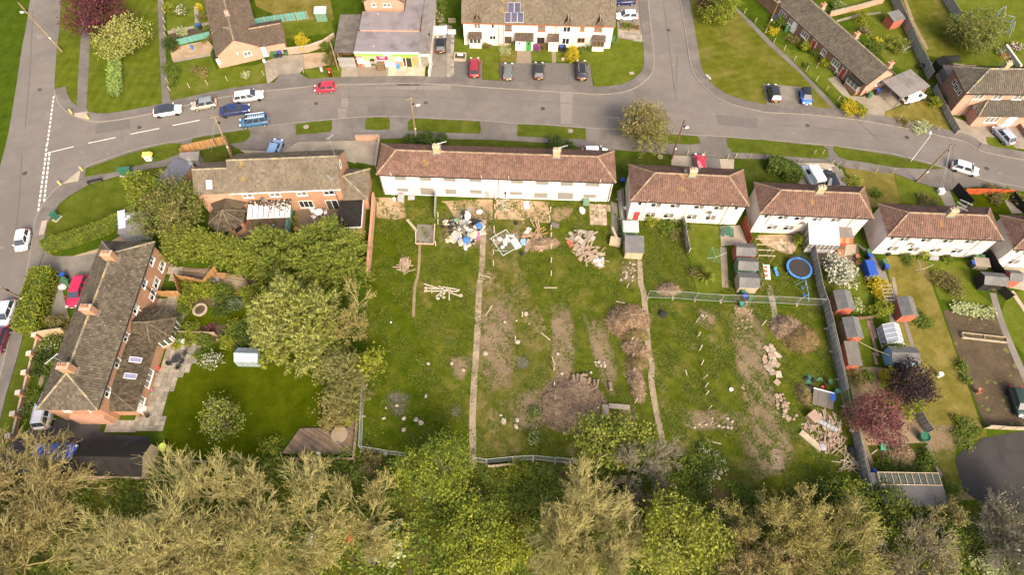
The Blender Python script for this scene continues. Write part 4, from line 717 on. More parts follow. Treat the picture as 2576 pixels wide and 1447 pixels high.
# ------------------------------------------------ rendered block terrace (top centre)
H=House('terraced_house_row','cream block terrace with brown tiled roof, bay windows and solar panels',g(1,2055,222,4.7),g(2,1030,262,4.7),4.7,.25,cat='terrace');D=8.5;W_=H.W
H.gable_wall(0,W_,0,D,4.7,8.0,'block_cream');zr=8.1;s1=[[(-.25,-.3,4.7),(W_+.25,-.3,4.7),(W_+.25,D/2,zr),(-.25,D/2,zr)],[(W_+.25,D+.3,4.7),(-.25,D+.3,4.7),(-.25,D/2,zr),(W_+.25,D/2,zr)]]
H.roof(s1,[(s1[0][2],s1[0][3])],'tile_grey','ridge_grey');mb=MB();mb.bb(-.2,W_+.2,-.4,-.31,4.55,4.68);mb.obj('gutter','wood_frame',H.t)
def PB(x,y):return ((1660+x/5.15)/1.5497,x and (0+y/5.15)/1.5497)
def PC(x,y):return ((2080+x/5.15)/1.5497,(y/5.15)/1.5497)
for a,b,n_,m,gl in ((PB(965,465),PB(1100,570),2,'upvc','glass_curtain'),(PB(1315,475),PB(1375,565),1,'upvc','glass'),(PB(1280,705),PB(1410,795),2,'upvc','glass'),(PB(1590,490),PB(1725,610),2,'wood_dark','glass_curtain'),(PB(1583,725),PB(1722,852),2,'wood_dark','glass_green'),
                        (PB(2255,505),PB(2398,625),2,'wood_frame','glass_curtain'),(PB(2240,742),PB(2380,865),2,'wood_dark','glass'),(PC(598,525),PC(738,640),2,'upvc','glass'),(PC(578,755),PC(712,882),2,'upvc','glass'),(PC(945,515),PC(1018,620),1,'wood_frame','glass_curtain'),(PC(885,752),PC(1025,845),2,'wood_frame','glass'),(PC(1228,520),PC(1375,630),2,'wood_frame','glass_curtain')):
    if 'wood_dark' not in M:mat('wood_dark',(.11,.035,.018),.6,.15,3)
    b_=hb(H,FR,a,b);b_=(b_[0],b_[1],b_[2],min(b_[3],4.55));H.window(FR,b_,n_,m=m,glass=gl)
def bay(H,x0,x1,m,roofm='tile_brown'):
    mb=MB();mb.bb(x0,x1,-.85,-.003,0,.95);mb.obj('bay_base','block_cream',H.t);H.window(('y',-.8,-1),(x0+.03,x1-.03,.97,2.15),3,m=m,glass='glass_green',sill=False)
    mb=MB();mb.bb(x0+.05,x1-.05,-.78,-.003,.95,2.16);mb.obj('bay_core','gutter_dark',H.t);mb=MB();P=[(x0-.12,-1.1,2.18),(x1+.12,-1.1,2.18),(x1+.12,-.004,2.75),(x0-.12,-.004,2.75)];mb.add(P+[(p[0],p[1],2.1) for p in P],[(0,1,2,3),(0,4,5,1),(1,5,6,2),(3,7,4,0)]);o=mb.obj('bay_roof',roofm,H.t);V,F=tile_plane(P,.28,.3);t=MB();t.add(V,F);tag(t.obj('tiles',roofm,o),kind='stuff')
a,_=H.hit(FR,*PB(880,800));b,_=H.hit(FR,*PB(1118,800));bay(H,a,b,'upvc');a,_=H.hit(FR,*PC(1185,800));b,_=H.hit(FR,*PC(1420,800));bay(H,a,b,'wood_frame')
def porch(H,x0,x1,doors):
    mb=MB();mb.bb(x0,x1,-1.1,-.003,0,2.12);mb.obj('porch','block_cream',H.t);P=[(x0-.12,-1.4,2.14),(x1+.12,-1.4,2.14),(x1+.12,-.004,2.8),(x0-.12,-.004,2.8)];mb=MB();mb.add(P+[(p[0],p[1],2.125) for p in P],[(0,1,2,3),(0,4,5,1),(1,5,6,2),(3,7,4,0)]);o=mb.obj('porch_roof','tile_brown',H.t);V,F=tile_plane(P,.28,.3);t=MB();t.add(V,F);tag(t.obj('tiles','tile_brown',o),kind='stuff')
    for d0,d1,m in doors:H.panel(('y',-1.1,-1),(d0,d1,.05,2.0),m,'door',frame='upvc');q=MB();H.fbox(q,('y',-1.1,-1),(d0+d1)/2-.1,(d0+d1)/2+.1,1.25,1.75,.04,.06);q.obj('door_light','glass',H.t)
a,_=H.hit(FR,*PB(1800,850));b,_=H.hit(FR,*PB(2145,850));w=b-a;porch(H,a,b,[(a+.25,a+1.2,'door_white'),(b-1.15,b-.25,'door_green')]);a,_=H.hit(FR,*PC(295,850));b,_=H.hit(FR,*PC(490,850));porch(H,a,b,[(a+.45,b-.25,'door_white')])
sdr=(Vector(s1[0][3])-Vector(s1[0][0])).normalized();nrm=Vector((1,0,0)).cross(sdr)
for a in (PB(1030,440),PC(685,500),PC(1325,500)):     # little gablets above the eaves
    x,_=H.hit(FR,*a);gb=MB();gb.add([(x-.75,-.36,4.75),(x+.75,-.36,4.75),(x,-.36,5.65),(x,1.0,5.75)],[(0,1,2)]);gb.add([(x-.85,-.42,4.72),(x,-.42,5.78),(x,1.1,5.82)],[(0,1,2),(2,1,0)]);gb.add([(x+.85,-.42,4.72),(x,-.42,5.78),(x,1.1,5.82)],[(2,1,0),(0,1,2)]);o=gb.obj('gablet','tile_brown',H.t);q=MB();ridge_line(q,(x,-.42,5.8),(x,1.1,5.84),.1);q.tube((x-.85,-.43,4.74),(x,-.43,5.76),.06,n=4);q.tube((x+.85,-.43,4.74),(x,-.43,5.76),.06,n=4);q.obj('bargeboard','ridge_tile',o)
# solar panels (things on the roof)
mat('solar_cell',(.018,.016,.05),.12,.2,6,spec=.6);mat('solar_frame',(.5,.5,.52),.35,.05,1,metal=.5)
rp=H.wld((0,0,0))
def roofpt(px):     # pixel on front roof plane
    d=RAY(*px);o=Vector((0,0,HC));P=H.wld(s1[0][0]);nw=H.x*nrm.x+H.y*nrm.y+Vector((0,0,nrm.z));t=(P-o).dot(nw)/d.dot(nw);return H.loc(o+d*t)
for i,(px,py,side) in enumerate(((1712,150,'upper west'),(1838,150,'upper east'),(1648,345,'lower west'),(1774,345,'lower middle'),(1900,345,'lower east'))):
    p=roofpt(PB(px,py));sp=thing('solar_panel','dark blue framed solar panel in the %s row on brown tiled terrace roof' % side.split()[0],'solar panel',H.wld(p+nrm*.07),H.rz,'solar panels on the terrace roof')
    tilt=math.atan2(sdr.z,sdr.y);fr=MB();fr.box((0,0,0),(1.0,1.62,.04),rx=tilt);fr.obj('frame','solar_frame',sp)
    for r_ in range(8):
        for c_ in range(5):
            q=MB() if (r_==0 and c_==0) else q;v=Vector(((c_-2)*.185,(r_-3.5)*.19,.028));Mx=Matrix.Rotation(tilt,3,'X');cc=Mx@v;q.box(cc,(.172,.178,.012),rx=tilt)
    q.obj('cells','solar_cell',sp)
for f in (.235,.27,.62):H.pipe((f*W_,-.07,0),(f*W_,-.07,4.6),.045,'wood_frame')
# ------------------------------------------------ convenience shop
H=House('shop','flat-roofed convenience store with green fascia and magenta window posters',g(1,985,518,3.0),g(1,1620,525,3.0),3.0,0,cat='shop');W_=H.W
mat('shop_green',(.16,.5,.08),.5,.05,1);mat('shop_lime',(.24,.52,.08),.5,.05,1);mat('shop_magenta',(.5,.02,.10),.5,.05,1);mat('sign_white',(.8,.8,.78),.5,.03,1);mat('orange_sign',(.8,.28,.03),.5,.1,2);mat('shutter',(.42,.41,.40),.45,.06,2,metal=.3)
H.walls(0,W_,0,5.0,2.95,'brick_pink');mb=MB();mb.bb(-.1,W_+.1,-.1,5.0,2.96,3.1);mb.obj('front_roof','felt_lilac',H.t);H.walls(.3,W_-.2,5.003,9.5,3.35,'brick_pink',name='rear_wall');mb=MB();mb.bb(.2,W_-.1,4.95,9.6,3.36,3.5);mb.obj('rear_roof','felt_lilac',H.t)
mb=MB();mb.bb(W_-3.0,W_+.1,9.61,15,3.2,3.5);mb.bb(W_-2.9,W_,9.7,15,0,3.19);mb.obj('rear_wing','felt_lilac',H.t);mb=MB();mb.bb(-.13,W_+.13,-.16,-.105,2.78,3.14);mb.obj('roof_edge','upvc',H.t)
mb=MB();mb.bb(-.1,W_+.1,-.16,-.02,2.4,2.77);mb.obj('fascia','shop_green',H.t);mb=MB();mb.bb(-.1,W_+.1,-.14,-.02,2.33,2.398);mb.obj('fascia_trim','orange_sign',H.t)
def text(s,size,loc,rx,m,parent,name='lettering',bold=.0):
    c=bpy.data.curves.new('txt','FONT');c.body=s;c.size=size;c.extrude=.006;c.align_x='CENTER';c.align_y='CENTER';c.offset=bold;o=bpy.data.objects.new('txt',c);C.objects.link(o);dg=bpy.context.evaluated_depsgraph_get();me=bpy.data.meshes.new_from_object(o.evaluated_get(dg));bpy.data.objects.remove(o);me.materials.clear();me.materials.append(M[m]);t=link(name,me,parent);t.location=loc;t.rotation_euler=(rx,0,0);return t
def P1(x,y):return ((1290+x/6.43)/1.5497,(180+y/6.43)/1.5497)
ax,_=H.hit(FR,*P1(1408,180));text('LONDIS',.42,(ax,-.172,2.58),R(90),'sign_white',H.t,bold=.012)
for a,b,m in ((P1(795,205),P1(1095,335),'shop_lime'),(P1(1120,210),P1(1440,345),'shop_magenta'),(P1(1450,210),P1(1575,345),'shop_lime')):
    b_=hb(H,FR,a,b);w=H.window(FR,(b_[0]-.08,b_[1]+.08,max(b_[2]-.05,1.15),2.3),1,glass=m,sill=False,name='shop_window');q=MB();cx=(b_[0]+b_[1])/2;ln=(b_[1]-b_[0])
    for z,k in ((2.05,.55),(1.88,.4),(1.78,.42)):q.bb(cx-ln*k/2,cx+ln*k/2,-.055,-.045,z-.035,z+.035 if z>2 else z)
    q.obj('poster_print','sign_white',H.t)
b_=hb(H,FR,P1(830,350),P1(1620,488));mb=MB();mb.bb(b_[0],b_[1],-.07,-.002,.0,1.08);mb.obj('stall_riser','sign_white',H.t)
b_=hb(H,FR,P1(1745,200),P1(2060,505));mb=MB();mb.bb(b_[0],b_[1],-.18,-.003,2.0,2.32);mb.bb(b_[0],b_[0]+.12,-.18,-.003,0,1.998);mb.bb(b_[1]-.12,b_[1],-.18,-.003,0,1.998);mb.obj('door_surround','shop_lime',H.t);mid=(b_[0]+b_[1])/2-.15
H.window(FR,(b_[0]+.16,mid,.05,1.95),1,glass='glass',name='door',sill=False);mb=MB();mb.bb(mid+.06,b_[1]-.16,-.03,-.004,.05,1.95);mb.obj('doorway','gutter_dark',H.t);q=MB();q.bb(b_[0]+.32,mid-.2,-.09,-.05,.35,.95);q.obj('door_poster','shop_magenta',H.t)
b_=hb(H,FR,P1(1600,262),P1(1765,365));mb=MB();mb.bb(b_[0],b_[1],-.06,-.003,b_[2],b_[3]);mb.obj('notice_board','sign_white',H.t);b_=hb(H,FR,P1(645,290),P1(820,415));mb=MB();mb.bb(b_[0],b_[1],-.06,-.003,max(b_[2],.3),b_[3]);mb.obj('notice_board','sign_white',H.t)
a,z=H.hit(FR,*P1(2125,370));mb=MB();mb.lathe([(.33,0),(.33,.05),(.29,.06)],(0,0,0),16,'Y');o=mb.obj('round_sign','orange_sign',H.t);o.location=(a,-.07,z+.1)
# shop side sheds
sh=House('store_shed','dark sheet-roofed lean-to store with corrugated metal gate beside shop',g(1,800,520,2.6),g(1,982,520,2.6),2.6,0,cat='shed');w=sh.W;mb=MB();mb.bb(0,.15,0,9,0,2.5);mb.bb(w-.15,w,0,9,0,2.5);mb.bb(.15,w-.15,8.85,9,0,2.5);mb.bb(.15,w-.15,2.4,2.5,0,2.45);mb.obj('wall','brick_brown',sh.t)
for i in range(4):
    for j in range(7):q=MB();x0=-.4+(w+.6)*i/4;x1=-.4+(w+.6)*(i+1)/4;y0=-.15+9.3*j/7;y1=-.15+9.3*(j+1)/7;q.box(((x0+x1)/2,(y0+y1)/2,2.62+.03*((i+j) % 2)+j*.04),(x1-x0+.05,y1-y0+.06,.04));q.obj('roof_sheet','asbestos',sh.t)
gt=MB()
for i in range(17):x=.1+(w-.2)*(i+.5)/17;gt.box((x,-.6,.98),(.12,.05,1.95));gt.box((x,-.6,2.0),(.1,.05,.18),taper=.2)
for z in (.4,1.6):gt.box((w/2,-.56,z),(w,.05,.1))
go=gt.obj('palisade_gate','shutter');go.location=sh.o;go.rotation_euler=(0,0,sh.rz);tag(go,'grey steel palisade gate closing the passage beside the shop','gate')
gs_=House('garage','pale rendered garage with long grey felt roof at the shop side',g(1,1622,530,2.8),g(1,1735,532,2.8),2.8,0,cat='garage');w=gs_.W;gs_.walls(0,w,0,14,2.75,'render_cream');mb=MB();mb.bb(-.05,w+.15,-.12,14.1,2.76,2.9);mb.obj('roof','felt_grey',gs_.t);gs_.panel(FR,(.25,w-.3,.05,2.1),'concrete','garage_door',.04)
# pink house behind shop
hp=House('brick_house','pink brick gable house partly hidden behind the shop',g(1,1075,90,3.3),g(1,1490,95,3.3),4.6,.2);hp.gable_wall(0,hp.W,.1,8,4.6,6.6,'brick_pink','y');hp.roof([[(hp.W+.2,-.1,4.6),(hp.W+.2,8,4.6),(hp.W/2,8,6.7),(hp.W/2,-.1,6.7)],[(-.2,8,4.6),(-.2,-.1,4.6),(hp.W/2,-.1,6.7),(hp.W/2,8,6.7)]],None,'tile_brown','ridge_tile')
PH=('y',.1,-1);hp.window(PH,(1.3,2.0,3.6,4.3),1,glass='glass_curtain');hp.window(PH,(3.2,4.6,3.6,4.3),2,glass='glass_curtain')
# ------------------------------------------------ brick bungalow top left
gl=g(0,2170,575,2.4);gr_=g(0,2170,575,2.4)+Vector((6.9,2.55,0));H=House('bungalow','pink brick bungalow with brown gable roof and low side wing',gl,gr_,2.4,.25,cat='bungalow');W_=H.W;D=17;H.gable_wall(0,W_,0,D,2.4,4.6,'brick_pink','y')
H.roof([[(-.25,D,2.4),(-.25,-.12,2.4),(W_/2,-.12,4.75),(W_/2,D,4.75)],[(W_+.25,-.12,2.4),(W_+.25,D,2.4),(W_/2,D,4.75),(W_/2,-.12,4.75)]],[((W_/2,-.12,4.77),(W_/2,D,4.77))],'tile_brown','ridge_tile');H.window(FR,(4.0,5.2,1.2,2.1),2,glass='glass_curtain');H.panel(FR,(3.0,3.25,1.9,2.3),'upvc','vent_box',.15)
mb=MB();mb.bb(-.55,-.003,.1,1.9,.6,2.0);mb.obj('corner_window','upvc',H.t);q=MB();q.bb(-.57,-.54,.25,1.75,.75,1.85);q.obj('pane','glass',H.t);mb=MB();mb.bb(-.6,-.003,.05,1.95,0,.59);mb.obj('bay_base','brick_pink',H.t);mb=MB();mb.bb(-.7,-.003,-.05,2.05,2.01,2.15);mb.obj('bay_roof','felt_black',H.t)
H.chimney(W_/2,6.5,4.3,5.4,.6,.6,'brick_pink',1);H.aerial((W_/2-.2,1.5,4.6),1.3,2.6)
wx=House('bungalow_wing','low brick wing with pale blue door and brown roof joined to bungalow',g(1,-30,482,2.3),g(1,285,425,2.3),2.3,.15,cat='bungalow');w=wx.W;wx.walls(0,w,.1,5.6,2.3,'brick_pink');wx.roof([[(-.2,-.15,2.3),(w+.2,-.15,2.3),(w+.2,3.0,3.7),(-.2,3.0,3.7)],[(w+.2,5.9,2.3),(-.2,5.9,2.3),(-.2,3.0,3.7),(w+.2,3.0,3.7)]],[((-.2,3,3.72),(w+.2,3,3.72))],'tile_brown','ridge_tile');WF=('y',.1,-1);wx.panel(WF,(.6,1.5,.05,2.0),'door_blue','door',frame='upvc');wx.window(WF,(-.0,.45,1.0,1.9),1,glass='glass')
# ------------------------------------------------ brick bungalow row (top right), front faces down-left
EL=g(3,1000,862,2.5);ER=g(3,60,0,2.5);d=(Vector(ER)-Vector(EL)).normalized();far=Vector(ER)+d*12
H=House('bungalow_row','row of brown brick bungalows under one long grey-brown gable roof',far,EL,2.5,.3,cat='bungalow');W_=H.W;D=5.6;H.gable_wall(0,W_,0,D,2.5,4.55,'brick_brown');mb=MB();mb.add([(W_+.004,0,0),(W_+.004,D,0),(W_+.004,D,2.5),(W_+.004,D/2,4.55),(W_+.004,0,2.5)],[(0,1,2,3,4)]);mb.obj('end_wall','brick_pink',H.t)
H.roof([[(-.3,-.3,2.5),(W_+.25,-.3,2.5),(W_+.25,D/2,4.65),(-.3,D/2,4.65)],[(W_+.25,D+.3,2.5),(-.3,D+.3,2.5),(-.3,D/2,4.65),(W_+.25,D/2,4.65)]],[((-.3,D/2,4.68),(W_+.25,D/2,4.68))],'tile_slate','ridge_grey',.36,.33)
for t,x0,y0,x1,y1,n_ in ((3,130,105,195,160,3),(3,210,185,260,245,2),(3,330,300,425,400,3),(3,530,480,605,560,2),(3,650,585,730,665,3)):
    a0,_=H.hit(FR,*Q(t,x0,y0));a1,_=H.hit(FR,*Q(t,x1,y1));c=(a0+a1)/2;wd=.5 if n_==2 else .85;H.window(FR,(c-wd,c+wd,.95,2.0),n_,glass='glass_curtain')
for t,x,y,m in ((3,265,270,'door_white'),(3,460,450,'door_red'),(3,755,730,'door_red')):a,_=H.hit(FR,*Q(t,x,y));H.panel(FR,(a-.42,a+.42,.05,2.0),m,'door',frame='upvc')
a,_=H.hit(FR,*Q(3,870,860));mb=MB();mb.bb(a-1.3,a+1.3,-.9,-.003,0,.9);mb.obj('bay_base','brick_brown',H.t);H.window(('y',-.87,-1),(a-1.25,a+1.25,.92,2.0),3,glass='glass_curtain',sill=False);mb=MB();mb.bb(a-1.2,a+1.2,-.84,-.003,.9,2.0);mb.obj('bay_core','glass_curtain',H.t);mb=MB();mb.bb(a-1.45,a+1.45,-1.05,-.31,2.02,2.2);mb.obj('bay_roof','felt_black',H.t)
for t,x,y in ((3,870,390),(3,1200,690),(3,520,130),(3,330,-60)):a,_=H.hit(('y',D*.62,1),*Q(t,x,y));H.chimney(a,D*.62,3.9,5.35,.6,.8,'brick_pink',1)
H.window(('x',W_+.005,1),(2.6,3.9,1.1,2.1),2,glass='glass_curtain');H.dish((W_*.86,-.3,2.2),.3);BRW=H
cp=House('carport','flat grey felt carport roof beside bungalow row end',H.wld((W_+.6,2.9,0)),H.wld((W_+4.6,2.9,0)),2.3,0,cat='carport');mb=MB();mb.bb(-.2,4.2,.0,6.2,2.3,2.42);mb.obj('roof','felt_grey',cp.t)
for x in (0,2,4):mb=MB();mb.box((x,.15,1.15),(.1,.1,2.3));mb.obj('post','metal_grey',cp.t)
mb=MB();mb.bb(0,4,6.0,6.15,0,2.29);mb.obj('rear_wall','brick_pink',cp.t)
# ------------------------------------------------ brick hip house (right)
H=House('brick_house','pink brick house with grey hip roof and tiled front porch roof',g(3,1995,940,4.8),g(3,1995,940,4.8)+Vector((17,-.15,0)),4.8,.3);W_=H.W;D=5.5;H.walls(0,W_,0,D,4.85,'brick_pink');H.hip(0,W_,0,D,4.8,7.05,3.0,13.5,'tile_slate','ridge_grey')
mb=MB();mb.bb(-.012,-.002,0,D,0,4.8);mb.obj('side_wall_painted_shade','brick_brown',H.t)  # thin sheet of darker brick: the side's shade put into the colour
for a in (2.3,5.3,8.6):H.window(FR,(a-.75,a+.75,3.5,4.5),2,glass='glass_curtain')
LW=('x',-.012,-1)
for y,s_,z in ((1.2,.3,3.6),(2.4,.5,3.5),(3.6,.3,3.6)):H.window(LW,(y-s_,y+s_,z-.45,z+.45),2 if s_>.4 else 1,glass='glass',sill=False)
px0=2.6;mb=MB();mb.bb(px0,W_,-2.4,-.003,0,2.3);mb.obj('front_extension_wall','brick_pink',H.t);H.roof([[(px0-.25,-2.65,2.3),(W_+.2,-2.65,2.3),(W_+.2,-.01,3.4),(px0+1.6,-.01,3.4)],[(px0-.25,-.01,2.3),(px0-.25,-2.65,2.3),(px0+1.6,-.01,3.4),(px0+1.6,-.01,3.4)]],[((px0-.25,-2.65,2.32),(px0+1.6,-.05,3.4))],'tile_slate','ridge_grey',name='front_extension_roof')
PW=('y',-2.4,-1);H.window(PW,(4.2,6.3,.9,2.05),3,glass='glass_curtain');H.panel(PW,(7.6,8.9,.05,2.1),'door_white','door',frame='upvc');H.dish((2.2,-.9,2.6),.4);H.pipe((1.6,-.08,0),(1.6,-.08,4.7))
H.chimney(5.5,D/2+.3,6.5,8.0,.8,.6,'brick_yellow',2)
cv=House('conservatory','brown-roofed conservatory with striped glazing behind pink brick house',H.wld((.9,D+.2,0)),H.wld((6,D+.2,0)),2.3,0,cat='conservatory');w=cv.W;mb=MB();mb.bb(0,w,0,3.4,.0,.6);mb.obj('wall','brick_pink',cv.t);mb=MB();mb.bb(.05,w-.05,.05,3.35,.61,2.2);mb.obj('glazing','glass_curtain',cv.t);mat('poly_brown',(.2,.165,.14),.35,.15,1)
zz=3.7
for (P,nn_) in (([(-.1,-.1,2.2),(w+.1,-.1,2.2),(w-1.2,1.7,zz),(1.2,1.7,zz)],7),([(w+.1,3.5,2.2),(-.1,3.5,2.2),(1.2,1.7,zz),(w-1.2,1.7,zz)],7),([(-.1,3.5,2.2),(-.1,-.1,2.2),(1.2,1.7,zz),(1.2,1.7,zz)],4),([(w+.1,-.1,2.2),(w+.1,3.5,2.2),(w-1.2,1.7,zz),(w-1.2,1.7,zz)],4)):
    q=MB();q.add(P,[(0,1,2,3)]);q.obj('roof_panel','poly_brown',cv.t);b=MB();P=[Vector(p) for p in P]
    for i in range(nn_+1):f=i/nn_;b.tube(P[0].lerp(P[1],f),P[3].lerp(P[2],f),.045,n=4)
    b.obj('glazing_bar','wood_frame',cv.t)
# ================================================= vehicles
mat('tyre',(.018,.018,.018),.8,.1,2);mat('rim',(.42,.42,.42),.35,.05,1,metal=.6);mat('rim_black',(.02,.02,.02),.4,.05,1);mat('car_glass',(.035,.042,.052),.05,.1,1,spec=.7);mat('head_lamp',(.7,.7,.68),.1,.05,1,spec=.8);mat('tail_lamp',(.5,.02,.02),.2,.05,1,spec=.6);mat('plate_yellow',(.75,.5,.05),.5,.05,1);mat('plate_white',(.75,.75,.72),.5,.05,1)
CT={  # L, W, H, belt, rear glass foot, rear glass head, front glass head, front glass foot, nose height
    'city':(3.5,1.62,1.47,.88,-1.6,-1.3,.42,1.12,.72),'hatch':(4.0,1.72,1.46,.90,-1.85,-1.42,.42,1.18,.72),'coupe':(4.35,1.8,1.40,.88,-2.0,-1.0,.32,1.25,.72),'sedan':(4.75,1.83,1.42,.92,-1.75,-.95,.42,1.25,.74),'estate':(4.85,1.83,1.47,.93,-2.28,-1.9,.5,1.25,.74),
    'mpv':(4.5,1.78,1.68,.98,-2.1,-1.85,.65,1.45,.8),'suv':(4.45,1.84,1.7,1.02,-2.05,-1.72,.45,1.12,.88),'van':(4.3,1.75,1.82,1.02,-2.12,-2.02,.6,1.3,.84)}
def car(label,t,rear,front,typ,col,group='parked cars',roof=None,rim='rim',rack=False,t2=None,zc=.65,extra=None,rails=False):
    L,Wd,Hh,belt,rf,rh,fh,ff,nose=CT[typ];a=g(t,*rear,zc);b=g(t2 if t2 is not None else t,*front,zc);c=(Vector(a)+Vector(b))/2;rz=ang(a,b)
    cn='paint_%s_%.3f_%.3f_%.3f' % (typ[0],*col)
    if cn not in M:mat(cn,col,.32,.04,1,spec=.5,coat=.6)
    rn=cn
    if roof:
        rn=cn+'r'
        if rn not in M:mat(rn,roof,.2,.04,1,spec=.5,coat=.6)
    T=thing('car' if typ != 'van' else 'van',label,'car' if typ != 'van' else 'van',(c.x,c.y,.05),rz,group);h=Wd/2;l=L/2
    st=[(-l,.48,.72,.62),(-l+.05,.36,belt-.12,.84),(-l+.22,.28,belt-.02,.93),(-l*.55,.2,belt,1),(0,.18,belt+.005,1),(ff-.05,.2,belt-.005,1),(ff+(l-ff)*.45,.24,belt*.45+nose*.55,.98),(l-.2,.3,nose-.03,.9),(l-.05,.36,nose-.16,.76),(l,.42,.56,.58)]
    ring=[];V=[];F=[]
    for x,zb,zt,w in st:
        hw=h*w;zm=zb+(zt-zb)*.55;pr=[(0,zb),(hw*.85,zb),(hw*.985,zb+.08),(hw,zm),(hw*.975,zt-.1),(hw*.9,zt-.02),(hw*.5,zt+.018),(0,zt+.022)]
        V+=[(x,y,z) for y,z in pr]+[(x,-y,z) for y,z in reversed(pr[1:-1])]
    n=14
    for k in range(len(st)-1):
        for i in range(n):F.append((k*n+i,k*n+(i+1) % n,(k+1)*n+(i+1) % n,(k+1)*n+i))
    F.append(tuple(range(n)));F.append(tuple(reversed(range((len(st)-1)*n,len(st)*n))));mb=MB();mb.add(V,[tuple(reversed(f)) for f in F]);bd=mb.obj('body',cn,T,True)
    hb_,ht=h*.93,h*.70;zt=Hh-.05;zb=belt-.03
    B=[Vector((rf,-hb_*.95,zb)),Vector((ff,-hb_*.9,zb)),Vector((ff,hb_*.9,zb)),Vector((rf,hb_*.95,zb))];U=[Vector((rh,-ht,zt)),Vector((fh,-ht,zt)),Vector((fh,ht,zt)),Vector((rh,ht,zt))]
    def pane(name,q,shr=.06,m='car_glass'):
        cc=sum(q,Vector())/4;mb=MB();mb.add([p.lerp(cc,shr) for p in q],[(0,1,2,3)]);return mb.obj(name,m,T)
    core=MB();core.add([p*.985+Vector((0,0,.01)) for p in B]+[p*.985 for p in U],[(0,1,5,4),(1,2,6,5),(2,3,7,6),(3,0,4,7),(4,5,6,7)]);core.obj('pillars',rn if typ != 'van' else cn,T)
    pane('windscreen',[B[1],B[2],U[2],U[1]],.04);pane('rear_window',[B[3],B[0],U[0],U[3]],.1)
    for sgn,(i,j) in ((-1,(0,1)),(1,(3,2))):
        spl=((.03,.47),(.53,.97)) if typ in ('city','hatch','coupe','sedan') else ((.03,.33),(.36,.64),(.67,.97))
        if typ=='van':spl=((.68,.97),)
        for s0,s1 in spl:
            q=[B[i].lerp(B[j],s0),B[i].lerp(B[j],s1),U[i].lerp(U[j],s1),U[i].lerp(U[j],s0)];cc=sum(q,Vector())/4;q=[p.lerp(cc,.07)+Vector((0,sgn*.012,0)) for p in q]
            mb=MB();mb.add(q,[(0,1,2,3) if sgn<0 else (3,2,1,0)]);mb.obj('side_window','car_glass',T)
    rp=MB();nx,ny=6,5;V=[]
    for i in range(nx):
        for j in range(ny):
            u=i/(nx-1);v=j/(ny-1)*2-1;x=rh-.05+(fh-rh+.1)*u;V.append((x,v*(ht+.02),zt+.055*(1-v*v)*(1-.5*(2*u-1)**2)+.004-.02*abs(v)**4-(.02 if i in (0,nx-1) else 0)))
    rp.add(V,[(i*ny+j,(i+1)*ny+j,(i+1)*ny+j+1,i*ny+j+1) for i in range(nx-1) for j in range(ny-1)]);rp.obj('roof',rn,T,True)
    wr=.31 if typ not in ('suv',) else .36
    for x in (-l+.78,l-.82):
        for sgn in (-1,1):
            w=MB();w.lathe([(wr*.55,-.1),(wr*.95,-.1),(wr,-.06),(wr,.06),(wr*.95,.1),(wr*.55,.1)],(0,0,0),14,'Y');o=w.obj('wheel','tyre',T);o.location=(x,sgn*(h-.07),wr-.04);q=MB();q.lathe([(wr*.62,0),(wr*.6,.03),(wr*.2,.015),(.04,.03)],(0,sgn*.085,0),10,'Y');q.obj('rim',rim,o)
    for sgn in (-1,1):
        q=MB();q.box((l-.13,sgn*h*.66,nose-.1),(.24,.3,.16),sgn*-.35);q.obj('headlight','head_lamp',T);q=MB();q.box((-l+.09,sgn*h*.78,belt-.14),(.12,.22,.24),sgn*.25);q.obj('tail_light','tail_lamp',T);q=MB();q.box((ff-.25,sgn*(h+.07),belt+.06),(.12,.2,.14));q.obj('door_mirror',cn,T)
    q=MB();q.box((-l+.015,0,.62),(.05,.5,.12));q.obj('number_plate','plate_yellow',T);q=MB();q.box((l-.015,0,.48),(.05,.5,.11));q.obj('number_plate','plate_white',T);q=MB();q.box((l-.03,0,.56),(.06,.8,.12));q.obj('grille','black_plastic',T)
    if rack:
        q=MB()
        for s_ in (-.75,.75):q.box((-.35,s_*ht,Hh+.08),(abs(fh-rh)+.3,.07,.07))
        for i in range(8):q.box((rh+.1+(fh-rh)*i/7.5,ht*.45,Hh+.1),(.07,ht*.75,.05))
        q.obj('roof_rack','upvc',T)
    if rails:
        for s_ in (-1,1):q=MB();q.box(((rh+fh)/2,s_*ht*.9,Hh+.03),(abs(fh-rh)*.9,.05,.06));q.obj('roof_rail','metal_pale',T)
    return T
def s4(x,y):return ((600+x/5.15)/1.5497/.2506-0,(330+y/5.15)/1.5497/.2506)      # crop -> tile 0 units
car('white three-door coupe with black glass roof at the kerb',0,(1548,1125),(1812,1085),'coupe',(.78,.78,.79),roof=(.03,.035,.045),rim='rim_black')
car('beige five-door hatchback parked behind the white coupe',0,(2165,1018),(1925,1062),'hatch',(.40,.35,.28),roof=(.2,.21,.23))
car('silver estate car parked against the far kerb',0,(2340,985),(2645,940),'estate',(.46,.46,.49))
car('navy blue saloon stopped beside the silver estate',0,(2195,1125),(2515,1078),'sedan',(.018,.028,.10))
car('teal blue people carrier with white ladder roof rack',0,s4(2300,690),s4(1735,770),'mpv',(.045,.13,.24),rack=True)
car('bright red small hatchback parked outside the shop forecourt',1,(795,868),(582,885),'city',(.62,.025,.05))
car('black hatchback with yellow plate in the alley beside the shop',1,(1850,505),(1852,385),'hatch',(.012,.012,.014))
car('dark red off-roader on the bay by the stone planter',1,(2188,765),(2190,590),'suv',(.26,.02,.025))
car('grey green hatchback on the frontage bay between two lawns',1,(2520,790),(2532,640),'hatch',(.13,.135,.12))
